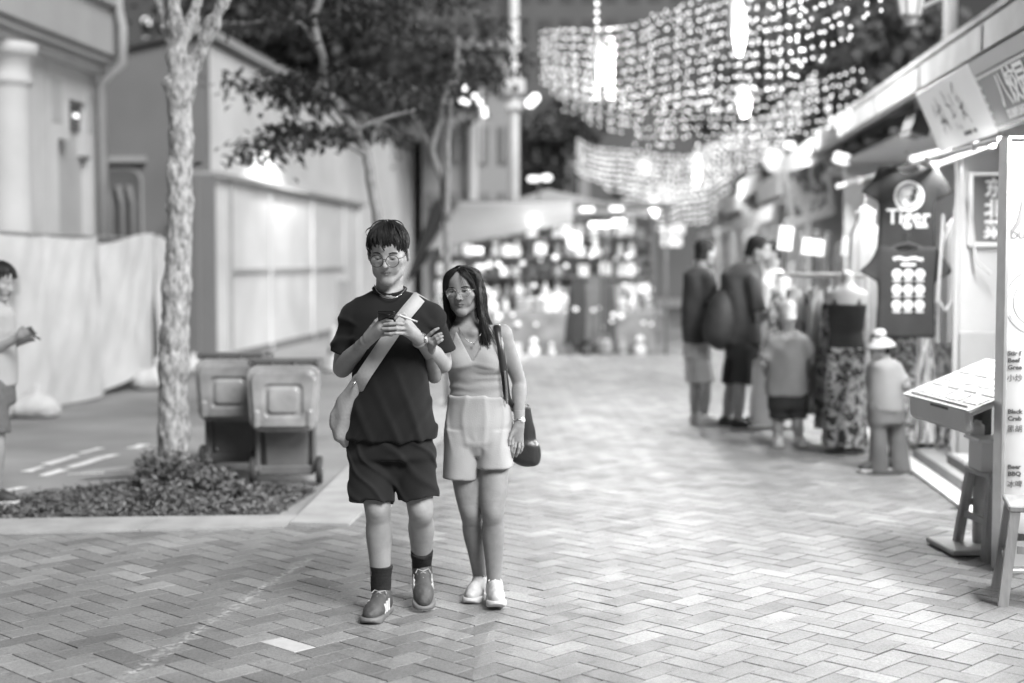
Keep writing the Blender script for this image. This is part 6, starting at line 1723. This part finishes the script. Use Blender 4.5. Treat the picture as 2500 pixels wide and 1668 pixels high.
# ------------------------------------------------------------------ the woman
def build_woman():
    f = Fig('woman in a pale camisole and light shorts holding the arm of the man', 1165, 6.62); m = f.m; VX = .006
    hc = m(1131, 710, -.02); hs = .93
    R = (Euler((math.radians(3), math.radians(-3), math.radians(-13))).to_matrix())
    SL, SR = m(1068, 822, .02), m(1226, 818, .02)
    ER, WR = m(1267, 932, .045), m(1268, 1033, -.03)
    EL, WL = m(1061, 918, -.17), m(1050, 852, -.32)
    HL, HR = m(1128, 1085, .0), m(1207, 1082, .0)
    KL, KR = m(1150, 1250, -.02), m(1203, 1250, -.08)
    AL, AR = m(1174, 1420, .10), m(1207, 1440, -.03)
    m(1131, 640, 0); m(1215, 1505, -.25); m(1320, 1140, .1)
    k = f.sk(VX, pad=.1)
    tor = [(786, 1142, 42, .05, .02), (802, 1146, 74, .065, .02), (850, 1154, 73, .085, .01), (885, 1160, 72, .095, 0), (925, 1165, 65, .082, .0), (960, 1168, 65, .08, 0), (1020, 1168, 74, .09, .0), (1075, 1168, 76, .09, 0)]
    k.loft(f.rows(tor), cap=.03)
    k.cone(m(1112, 806, -.03), m(1150, 812, -.05), .012, .011, .03); k.cone(m(1196, 808, -.02), m(1158, 812, -.05), .012, .011, .03)
    k.ell(SR, (.045, .045, .05), .04); k.ell(SL, (.045, .045, .05), .04)
    for S, E, W in ((SR, ER, WR), (SL, EL, WL)):
        k.chain([S, S+(E-S)*.55, E, E+(W-E)*.28, E+(W-E)*.7, W], [.043, .040, .0335, .036, .0268, .018], .02)
    for H, K, A in ((HL, KL, AL), (HR, KR, AR)):
        u = A-K; k.chain([H, K+(H-K)*.35, K, K+u*.13+np.array((0, .006, 0)), K+u*.3+np.array((0, .015, 0)), K+u*.62+np.array((0, .008, 0)), A], [.072, .066, .053, .049, .053, .041, .032], .02); k.ell(K+np.array((0, -.038, .004)), (.019, .014, .022), .025)
    k.cone(m(1142, 800, .03), hc+np.array((.003, .035, -.045)), .05, .046, .03)
    kb = k; k = Sculpt(hc-np.array((.11, .15, .17)), hc+np.array((.11, .14, .15)), .0023)
    k.cone(m(1142, 800, .03), hc+np.array((.003, .035, -.045)), .0495, .0455, .03)
    T = head_prims(k, hc, R, hs, True, 'open'); kh = k
    k = Sculpt(WR-np.array((.07, .09, .17)), WR+np.array((.06, .07, .06)), .0026); k.chain([ER+(WR-ER)*.55, ER+(WR-ER)*.8, WR], [.027, .0262, .0222], 0)
    # relaxed right hand
    K_ = [m(1252, 1070, -.05), m(1259, 1075, -.045), m(1267, 1077, -.035), m(1274, 1075, -.02)]
    tp_ = [[m(1250, 1086, -.065), m(1248, 1100, -.065), m(1250, 1109, -.055)], [m(1257, 1092, -.06), m(1254, 1106, -.06), m(1252, 1116, -.05)], [m(1267, 1093, -.05), m(1264, 1106, -.05), m(1260, 1114, -.042)], [m(1275, 1089, -.03), m(1273, 1099, -.032), m(1269, 1106, -.028)]]
    hand(k, WR, K_, tp_, .0074, [m(1250, 1058, -.06), m(1244, 1074, -.075), m(1243, 1086, -.078)], .021)
    k1 = k; k = Sculpt(WL-np.array((.09, .12, .06)), WL+np.array((.1, .08, .13)), .0026); k.chain([EL+(WL-EL)*.55, EL+(WL-EL)*.8, WL], [.027, .0262, .0222], 0)
    # left hand laid on the man's arm
    K_ = [m(1042, 824, -.385), m(1050, 832, -.39), m(1056, 838, -.388), m(1060, 843, -.38)]
    tp_ = [[m(1053, 813, -.40), m(1062, 806, -.403), m(1070, 802, -.398)], [m(1062, 822, -.405), m(1070, 817, -.405), m(1077, 814, -.40)], [m(1067, 829, -.405), m(1075, 824, -.405), m(1080, 821, -.40)], [m(1069, 836, -.40), m(1076, 832, -.40), m(1080, 829, -.395)]]
    hand(k, WL, K_, tp_, .0074, None, .02)
    join_meshes('body', [kb.mesh(), kh.mesh(), k1.mesh(), k.mesh()], M_SKINF, f.o, face_tone(hc, R, hs))
    eyes(f, T, hs, R, False); glasses(f, T, hs, R, M_GOLD, .0011, .0265, .0235, 0, -.106)
    # long straight dark hair with a centre parting
    R3 = np.array(R, np.float32)
    cap = Sculpt(np.array(T(0, .02, .04))-.19, np.array(T(0, .02, .04))+.17, .0055)
    cap.ell(T(0, .018, .036), np.array((.086, .104, .088))*hs, 0, 'u', R3)
    cap.cone(T(0, .05, .0), T(0, .075, -.11), .085*hs, .07*hs, .03, 'u', (1, .7, 1))
    cap.box(T(0, -.105, -.03), np.array((.072, .085, .125))*hs, .045, .012, 's', R3); cap.ell(T(0, -.11, .04), np.array((.058, .066, .052))*hs, .02, 's', R3)
    cap.disp(lambda P: .0035*np.sin(P[:, 0]*240+3*vnoise(P, 20, 1))); cap.build('hair', M_HAIR, f.o)
    rr = random.Random(8); paths = []
    for i in range(3000):
        q = -1 if rr.random() < .5 else 1; y = rr.uniform(-.066, .07); back = rr.random() < .35
        p0 = T(q*rr.uniform(.002, .02), y, .1265-1.8*y*y - (.014 if y < -.05 else 0))
        p1 = T(q*rr.uniform(.062, .082), y*.75+rr.uniform(-.012, .01), rr.uniform(.055, .085))
        fy = (-.025+rr.uniform(-.022, .03)) if not back else rr.uniform(.02, .09)
        p2 = T(q*rr.uniform(.083, .095), fy, -.02+rr.uniform(-.02, .02)); e = rr.uniform(.75, 1.05)
        ln = (.205 if q < 0 else .27)*e
        p3 = np.array(T(q*rr.uniform(.078, .096), fy+.01, -.11)); p4 = p3 + np.array((q*.0+(.03 if q > 0 else .004)+rr.gauss(0, .012), rr.uniform(-.02, .015), -ln+.10))
        paths.append(([Vector(p) for p in smooth_path([p0, p1, p2, p3, p4], 4)], rr.uniform(.6, 1.2)))
    for i in range(520):                                   # side-swept fringe from the parting over the temples
        q = -1 if rr.random() < .5 else 1; w = rr.random(); g = lambda s_=.004: rr.gauss(0, s_)
        paths.append(([Vector(p) for p in smooth_path([T(q*.004+g(.003), -.060-.012*w, .116-.004*w), T(q*(.030+.016*(1-w))+g(), -.092+.008*(1-w), .088+.008*(1-w)+g()), T(q*(.058+.012*(1-w))+g(.003), -.082+.014*(1-w), .046+g()), T(q*.079+g(.002), -.052+.012*(1-w), -.015+g(.008)), T(q*.084+g(.003), -.03, -.10+g(.02))], 4)], rr.uniform(.5, 1.1)))
    for i in range(7):                                    # thin fringe strands over the forehead
        q = -1 if rr.random() < .4 else 1; x = rr.uniform(.0, .05)
        paths.append(([Vector(p) for p in smooth_path([T(q*.004, -.064, .112), T(q*(x*.55+.006), -.1, .08), T(q*x*1.1, -.103, .05), T(q*(x*1.25+.006), -.096, .018-rr.uniform(0, .02))], 4)], rr.uniform(.25, .5)))
    strands('hair_strands', paths, .0017, M_HAIR, f.o, 3)
    # camisole
    MT = mat('pale_camisole', .31, .75, .06, 12, .15, 160, spec=.3); t = f.sk(.006, pad=.1)
    rows = [(800, 1148, 66, .075, .02), (850, 1155, 75, .094, .01), (885, 1161, 76, .104, 0), (925, 1166, 69, .092, .0), (975, 1169, 69, .09, 0)]
    t.loft(f.rows(rows), cap=.012)
    for px in (1120, 1193): t.ell(m(px, 880, -.055), (.058, .05, .055), .04)
    vb = m(1153, 882, -.1)
    def vee(P):                                     # V neck in front, open back and shoulders between two straps
        x = P[..., 0]-vb[0]; z = P[..., 2]; v = z - (vb[2] + np.abs(x)*1.75) ; out = np.minimum(-v*.5, 1.0)
        side = (np.abs(x-.005) - (.118 - .35*np.maximum(z-vb[2]-.03, 0)))*-1; top = np.minimum(-(z-vb[2]-.03), 1)
        return np.minimum(out, np.maximum(side, top))
    t.put(vee, t.lo, t.lo+t.n*t.h, 0, 's')
    def fold(P):
        z = P[:, 2]; zz = z-vb[2]; x = P[:, 0]-vb[0]
        return (.0018*np.sin(z*150+9*x+4*vnoise(P, 12, 2))*np.clip(-(zz+.02)/.05, 0, 1) + .004*vnoise(P, (14, 14, 9), 4) + .004*np.exp(-((zz+.012+.25*np.abs(x-.01))/.012)**2))
    t.disp(fold); t.build('camisole', MT, f.o)
    # shorts
    MSH = mat('light_shorts', .36, .85, .06, 9, .15, 160); t = f.sk(.006, pad=.1)
    t.loft(f.rows([(966, 1170, 73, .098, 0), (985, 1170, 75, .1, 0), (1035, 1168, 84, .11, 0), (1080, 1167, 84, .108, 0), (1108, 1167, 62, .08, 0)]), cap=.006, e=2.2)
    t.loft(f.rows([(1045, 1127, 42, .1, 0), (1090, 1125, 42, .1, -.005), (1130, 1124, 42, .098, -.01), (1168, 1123, 43, .096, -.015)]), .010, cap=.006, e=2.2)
    t.loft(f.rows([(1045, 1209, 42, .1, 0), (1090, 1210, 41, .1, -.02), (1140, 1209, 42, .096, -.035)]), .010, cap=.006, e=2.2)
    cr = m(1166, 1085, -.1)
    def pleat(P):
        d = np.sqrt((P[:, 0]-cr[0])**2+(P[:, 2]-cr[2])**2); an = np.arctan2(P[:, 2]-cr[2], P[:, 0]-cr[0])
        return .0012*np.sin(an*7)*np.exp(-d/.13) + .0012*np.sin(P[:, 0]*85)*np.clip((P[:, 2]-.86)/.1, 0, 1) + .009*vnoise(P, (11, 11, 5), 3) + .004*np.exp(-((P[:, 0]*13+.5*vnoise(P, 5, 2)) % 1-.5)**2/.02)*np.clip((P[:, 2]-.68)/.1, 0, 1)
    t.disp(pleat); sh = t.build('shorts', MSH, f.o)
    # ankle socks, trainers
    MSO = mat('white_sock', .7, .9, .05, 30); MWH = mat('white_trainer', .5, .6, .08, 20, .1, 80); MWS = mat('white_sole', .55, .5, .05, 10)
    for A, dz in ((AL, .035), (AR, .035)):
        s = f.sk(.006, A-.09, A+.12); s.cone(A+np.array((0, 0, dz+.012)), A-np.array((0, 0, .03)), .037, .037, 0); s.cut(A+np.array((0, 0, dz)), (0, 0, 1)); s.build('sock', MSO, f.o)
    tl = m(1150, 1468, -.06); tl[2] = 0; tr_ = m(1213, 1490, -.22); tr_[2] = .02
    shoe(f, np.array((AL[0]+.012, .155, .0)), tl, None, MWH, MWS, .95, None, MSO, L=.245); shoe(f, np.array((AR[0]-.002, .02, .0)), tr_, None, MWH, MWS, .95, None, MSO, L=.245)
    # earring, necklace, watch
    e = MB().lathe([(0, -.006), (.005, -.003), (.005, .003), (0, .006)], 10).build('earring', M_GOLD, f.o, True); e.location = T(.083, -.0, -.048)
    P = smooth_path([m(1120, 800, -.05), m(1135, 825, -.082), m(1156, 838, -.088), m(1172, 818, -.075), m(1180, 803, -.05)], 6); nk = MB().tube(P, .0013, 4).build('necklace', M_GOLD, f.o, True)
    pd = MB().lathe([(0, -.006), (.005, 0), (0, .006)], 8).build('pendant', M_GOLD, nk); pd.location = m(1157, 840, -.092)
    ax = Vector(WR-ER).normalized(); wc = WR-np.array(ax)*.01; wt = ringtube(f, wc, ax, .0255, .005, 'watch', M_GOLD, 26, .023)
    n = Vector((.55, -.8, 0)); n = (n-ax*n.dot(ax)).normalized(); wf = MB().lathe([(0, 0), (.013, 0), (.0135, .005), (0, .007)], 18).build('watch_case', mat('dial_white', .7), wt, True); wf.location = Vector(wc)+n*.023; wf.rotation_euler = n.to_track_quat('Z', 'Y').to_euler()
    # black shoulder bag: a thing of its own
    bg = thing('handbag', 'black leather shoulder bag hanging behind the woman arm', 'bag', f.o.location, YAW); MBG = mat('black_leather', .025, .35, .3, 9, .2, 40, spec=.6)
    b = f.sk(.007, m(1230, 1150, -.05)-.02, m(1330, 960, .2)+.03)
    b.cone(m(1280, 1000, .1), m(1286, 1110, .11), .03, .06, 0, 'u', (1, .6, 1)); b.box(m(1284, 1105, .11), (.055, .035, .05), .02, .03, 'u', Euler((0, .12, 0))); b.disp(lambda P: .005*vnoise(P, 18, 2)); b.build('bag_body', MBG, bg)
    P = smooth_path([m(1216, 805, .12), m(1217, 797, .05), m(1214, 800, -.035), m(1222, 850, -.085), m(1232, 920, -.075), m(1240, 975, -.05), m(1262, 1005, .06), m(1278, 1010, .1)], 6)
    ribbon('strap', P, .032, MBG, bg, None, .006, (1, .2, .1))
    MB().tube([m(1232, 905, -.09), m(1236, 945, -.09), m(1238, 985, -.07)], .006, 6).build('chain', M_GOLD, bg)
    return f
woman = build_woman()

# ------------------------------------------------------------------ passers-by, each posed from the photograph
def simple(label, px0, d0, hc, hrot, hs, torso, arms, legs, tee, tee_m, low, low_m, shoes, skin=None, hair=None, vox=.01, sleeves=True, hem=None, hair_len=0, name='person', cat='person', group='passers-by'):
    f = Fig(label, px0, d0, name, cat, group); m = f.m; skin = skin or M_SKIN
    c = m(*hc); R = Euler([math.radians(a) for a in hrot]).to_matrix()
    A = [[m(*p) for p in a] for a in arms]; Lg = [[m(*p) for p in a] for a in legs]; tr = f.rows(torso); m(hc[0], hc[1]-70, hc[2])
    k = f.sk(vox, pad=.13); k.loft([(z, x, y, rx*.88, ry*.88) for z, x, y, rx, ry in tr], cap=.03)
    T = head_prims(k, c, R, hs); top = max(tr); k.cone(np.array((top[1], top[2], top[0]-.02)), np.array(T(0, .045, -.05)), .055*hs, .052*hs, .03)
    for a in A:
        k.cone(a[0], a[1], .046*hs, .038*hs, .03); k.cone(a[1], a[2], .040*hs, .026*hs, .02); d = a[2]-a[1]; d = d/np.linalg.norm(d)
        s = np.cross(d, (0, 1, .3)); s = s/np.linalg.norm(s); K_ = [a[2]+d*.075*hs+s*o*hs for o in (-.026, -.009, .009, .026)]
        hand(k, a[2], K_, [[q+d*.035*hs+np.array((0, -.008, -.008)), q+d*.06*hs+np.array((0, -.02, -.015))] for q in K_], .0095*hs, [a[2]+d*.03+s*.04*hs, a[2]+d*.07*hs+s*.045*hs], .028*hs)
    for a in Lg: k.chain([a[0], a[1]+(a[0]-a[1])*.3, a[1], a[1]+(a[2]-a[1])*.3, a[1]+(a[2]-a[1])*.65, a[2]], [.082*hs, .068*hs, .055*hs, .058*hs, .046*hs, .038*hs], .02)
    k.build('body', skin, f.o, face_tone(c, R, hs))
    hm = hair or M_HAIR
    hair_cap(f, T, hs, R, (.082, .1, .09), .045, -.075, hm, .008, fz=.05)
    short_hair(f, T, hs, px0, 260, hem or (lambda a: (.30 if math.sin(a) < 0 else -.35)), (0, .15, 1), (.082, .1, .091), .046, .005, .03, .04, hm, name='hair')
    t = f.sk(vox*.9, pad=.13); t.loft([(z, x, y, rx, ry) for z, x, y, rx, ry in f.rows(tee)], cap=.03)
    if sleeves:
        for a in A:
            e = a[0]+(a[1]-a[0])*.78; t.cone(a[0], e, .066*hs, .07*hs, .05, 'u', None, True)
    t.cone(np.array(T(0, .03, -.10)), np.array(T(0, .0, -.17)), .055*hs, .06*hs, .02, 's')
    t.disp(lambda P: .006*vnoise(P, (8, 8, 5), 3)+.004*np.sin(P[:, 0]*26+P[:, 2]*12+2*vnoise(P, 5, 1))); t.build('tshirt', tee_m, f.o)
    b = f.sk(vox*.9, pad=.13)
    for a in Lg:
        if low == 'shorts': e = a[0]+(a[1]-a[0])*.86; b.cone(a[0], e, .088*hs, .094*hs, .015, 'u', None, True)
        elif low == 'trousers': b.chain([a[0], a[1], a[2]], [.088*hs, .082*hs, .098*hs], .015); b.cut(a[2]-np.array((0, 0, .0)), (0, 0, -1))
        elif low == 'skirt': b.cone(a[0], a[2], .12*hs, .16*hs, .1, 'u', None, True)
    z0, x0, y0, rx0, ry0 = min(f.rows(tee)); b.loft([(z0-.12*hs, x0, y0, rx0*.92, ry0*.95), (z0+.08, x0, y0, rx0*.9, ry0*.9)], .04, cap=.03)
    b.disp(lambda P: .006*vnoise(P, (8, 8, 5), 6)+.004*np.sin(P[:, 0]*30+P[:, 2]*9)); b.build('shorts' if low == 'shorts' else low, low_m, f.o)
    for (h, t_, mm) in shoes:
        h = m(*h); t_ = m(*t_); h[2] = max(0, h[2]*0); t_[2] = 0; shoe(f, h, t_, None, mm, M_SW, .95, L=.28*hs, vox=.01)
    f.T = T; f.c = c; f.R = R; return f
MD = mat('dark_tee', .05, .85, .15, 8, .1, 40); MP = mat('pale_short_cloth', .45, .85, .08, 8); MG = mat('grey_tee', .24, .85, .1, 8); MBK = mat('black_short_cloth', .022, .85, .15, 8); MWC = mat('white_cloth', .5, .85, .05, 8)
SH_D = mat('dark_shoe', .03, .6, .2, 9); SH_W = mat('white_shoe', .5, .6, .08, 9)
# the person cut by the left edge, reading a phone
p1 = simple('person at the left edge in a pale T-shirt looking down at a phone', -10, 9.3, (0, 690, 0), (14, 0, 70), .95,
    [(742, -12, 34, .09, 0), (760, -16, 44, .12, .0), (850, -20, 46, .12, 0), (940, -18, 46, .11, 0)],
    [[(-18, 772, -.12), (-34, 868, -.1), (48, 822, -.16)], [(-14, 770, .14), (-10, 862, .14), (52, 832, .02)]],
    [[(-20, 950, -.08), (-8, 1075, -.1), (-12, 1195, -.05)], [(-22, 950, .08), (-26, 1075, .1), (-40, 1185, .12)]],
    [(745, -14, 40, .11, 0), (765, -16, 52, .14, 0), (850, -14, 54, .15, 0), (946, -12, 54, .14, 0)], mat('pale_tee', .34, .85, .08, 8), 'shorts', mat('denim', .1, .85, .25, 20, .2, 90),
    [((-52, 1215, -.05), (26, 1212, -.05), SH_D), ((-70, 1205, .12), (10, 1204, .12), SH_D)], vox=.007, hem=lambda a: (.2 if math.sin(a) < 0 else -.5))
short_hair(p1, p1.T, .95, 12, 260, lambda a: (.1 if math.sin(a) < 0 else -.55), (0, .15, 1), (.092, .112, .104), .044, .005, .1, .06)
p1.o.matrix_basis = Matrix.Translation(p1.o.location) @ Matrix.Rotation(YAW, 4, 'Z')
pp_ = thing('mobile_phone', 'dark phone in the hands of the person at the left edge', 'phone', p1.o.matrix_basis @ Vector(p1.m(74, 817, -.07)), YAW); pp_.rotation_euler = (math.radians(10), math.radians(-62), YAW+.2)
MB().box((0, 0, 0), (.009, .07, .14), None, .003).build('case', mat('phone_black', .012), pp_); MB().box((-.005, 0, 0), (.001, .064, .13)).build('screen', glow('phone_screen', .9), pp_)
# shoppers at the clothes rack
simple('shopper in a dark T-shirt and white shorts, left of the pair at the rack', 1708, 13.75, (1722, 618, 0), (8, 0, 120), 1.0,
    [(655, 1712, 24, .1, 0), (668, 1708, 34, .14, .0), (740, 1704, 36, .13, 0), (830, 1704, 36, .13, 0)],
    [[(1730, 680, -.16), (1740, 750, -.16), (1752, 800, -.2)], [(1690, 680, .16), (1684, 755, .16), (1690, 820, .1)]],
    [[(1712, 860, -.06), (1722, 945, -.06), (1718, 1030, -.02)], [(1694, 860, .06), (1698, 945, .08), (1696, 1022, .12)]],
    [(652, 1711, 28, .11, 0), (668, 1707, 39, .17, 0), (740, 1703, 38, .16, 0), (840, 1703, 38, .16, 0)], MD, 'shorts', MP,
    [((1700, 1036, -.03), (1748, 1040, -.08), SH_W), ((1684, 1028, .1), (1726, 1032, .1), SH_W)])
p3 = simple('tall shopper in black with a dark backpack at the clothes rack', 1795, 13.35, (1850, 612, -.05), (22, 0, 78), 1.05,
    [(648, 1826, 26, .1, -.02), (668, 1812, 44, .16, .0), (750, 1806, 46, .15, 0), (840, 1810, 42, .14, 0)],
    [[(1838, 690, -.2), (1856, 780, -.22), (1890, 760, -.3)], [(1790, 690, .18), (1800, 780, .2), (1870, 775, .05)]],
    [[(1818, 855, -.1), (1806, 950, -.1), (1800, 1040, -.05)], [(1796, 855, .1), (1784, 950, .1), (1772, 1040, .12)]],
    [(642, 1826, 30, .12, -.02), (668, 1812, 52, .2, 0), (750, 1806, 52, .19, 0), (842, 1812, 48, .17, 0)], MD, 'shorts', MBK,
    [((1784, 1052, -.05), (1838, 1056, -.1), SH_D), ((1754, 1050, .1), (1806, 1052, .1), SH_D)])
ps_ = p3.m(1760, 775, -.02); p3.o.matrix_basis = Matrix.Translation(p3.o.location) @ Matrix.Rotation(YAW, 4, 'Z')
bp_o = thing('backpack', 'dark backpack on the back of the tall shopper', 'backpack', p3.o.matrix_basis @ Vector(ps_), YAW)
k = Sculpt((-.3, -.3, -.4), (.3, .3, .4), .012); k.ell((0, 0, -.05), (.16, .17, .26), 0); k.ell((.03, 0, .12), (.12, .14, .16), .06); k.ell((-.07, 0, -.13), (.1, .13, .13), .04); k.disp(lambda P: .006*vnoise(P, 10, 2)); k.build('pack', mat('backpack_cloth', .035, .7, .3, 8, .2, 60), bp_o)
for s in (-1, 1): MB().tube([(.06, s*.13, .22), (.18, s*.15, .30), (.30, s*.13, .2), (.31, s*.12, 0), (.14, s*.13, -.2)], .018, 6).build('strap', mat('backpack_cloth', .035), bp_o)
simple('person in white facing the shoppers across the clothes rack', 1885, 13.9, (1882, 618, 0), (10, 0, -70), .97,
    [(662, 1880, 26, .1, 0), (680, 1884, 40, .14, 0), (760, 1884, 40, .13, 0), (850, 1882, 38, .13, 0)],
    [[(1866, 700, -.15), (1862, 770, -.16), (1840, 735, -.25)], [(1900, 700, .1), (1900, 775, .1), (1870, 760, 0)]],
    [[(1872, 860, 0), (1868, 950, 0), (1866, 1040, 0)], [(1886, 860, .05), (1884, 950, .05), (1882, 1036, .05)]],
    [(658, 1880, 30, .12, 0), (682, 1884, 44, .17, 0), (760, 1884, 44, .15, 0), (860, 1882, 42, .15, 0)], MWC, 'skirt', MWC, [((1880, 1048, 0), (1840, 1050, 0), SH_D), ((1890, 1044, .05), (1850, 1046, .05), SH_D)])
kid = simple('fair-haired child in a grey T-shirt with white sleeves, seen from behind', 1922, 12.25, (1922, 770, -.02), (18, 0, 185), .92,
    [(812, 1922, 24, .075, 0), (826, 1922, 38, .09, .0), (880, 1922, 42, .09, 0), (960, 1922, 42, .1, 0)],
    [[(1884, 836, 0), (1862, 885, .02), (1876, 925, .14)], [(1960, 836, 0), (1984, 880, .0), (1970, 920, .14)]],
    [[(1902, 975, 0), (1900, 1030, 0), (1898, 1075, .02)], [(1944, 975, 0), (1946, 1030, -.02), (1950, 1070, .02)]],
    [(808, 1922, 28, .085, 0), (826, 1922, 46, .11, 0), (880, 1922, 46, .12, 0), (968, 1922, 52, .13, 0)], MG, 'shorts', MBK,
    [((1898, 1086, .08), (1900, 1094, -.12), SH_W), ((1948, 1082, .08), (1958, 1090, -.12), SH_W)], hair=mat('fair_hair', .4, .5, .25, 30), hem=lambda a: -.25)
for s, a, b in ((-1, (1890, 822, .0), (1872, 868, .0)), (1, (1954, 822, 0), (1976, 868, 0))):
    A_, B_ = Vector(kid.m(*a)), Vector(kid.m(*b)); MB().tube([A_+Vector((0, .06, .01)), A_.lerp(B_, .5)+Vector((s*.03, .055, .02)), B_+Vector((0, .05, 0))], .022, 8).build('white_panel', MWC, kid.o, True)
# child mannequin in sun hat
mk = simple('child mannequin in a sun hat, grey top and wide trousers on a dark base', 2158, 10.7, (2146, 845, 0), (4, 0, -75), .8,
    [(878, 2160, 22, .075, 0), (892, 2160, 34, .095, 0), (940, 2162, 36, .09, 0), (990, 2162, 38, .1, 0)],
    [[(2188, 903, -.04), (2212, 942, -.06), (2192, 975, .06)], [(2134, 905, .05), (2128, 950, .1), (2140, 985, .12)]],
    [[(2144, 1000, -.03), (2144, 1080, -.03), (2142, 1152, -.02)], [(2182, 1000, .03), (2190, 1080, .03), (2198, 1152, .03)]],
    [(874, 2160, 26, .085, 0), (892, 2160, 40, .11, 0), (940, 2162, 42, .12, 0), (1006, 2162, 46, .14, 0)], mat('linen_top', .27, .85, .08, 8), 'trousers', mat('linen_grey', .15, .85, .1, 8),
    [((2160, 1160, 0), (2128, 1162, -.03), SH_D), ((2190, 1160, .04), (2160, 1162, .02), SH_D)], name='child_mannequin', cat='mannequin', group='mannequins')
ht = MB().lathe([(.16, -.035), (.18, -.06), (.17, -.04), (.088, .03), (.08, .06), (.06, .085), (0, .095)], 24).build('sun_hat', MWC, mk.o, True); ht.location = Vector(mk.T(0, .01, .055)); ht.rotation_euler = (0, -.12, 0); ht.scale = (.66, .66, .95)
MB().lathe([(.17, 0), (.17, .012), (.02, .02)], 24).build('base_plate', M_INK, mk.o, True)
cuff = mk.m(2196, 938, 0); MB().tube([Vector(mk.m(2190, 945, -.06)), Vector(mk.m(2208, 930, -.02))], .02, 8).build('cuff', MWC, mk.o, True)
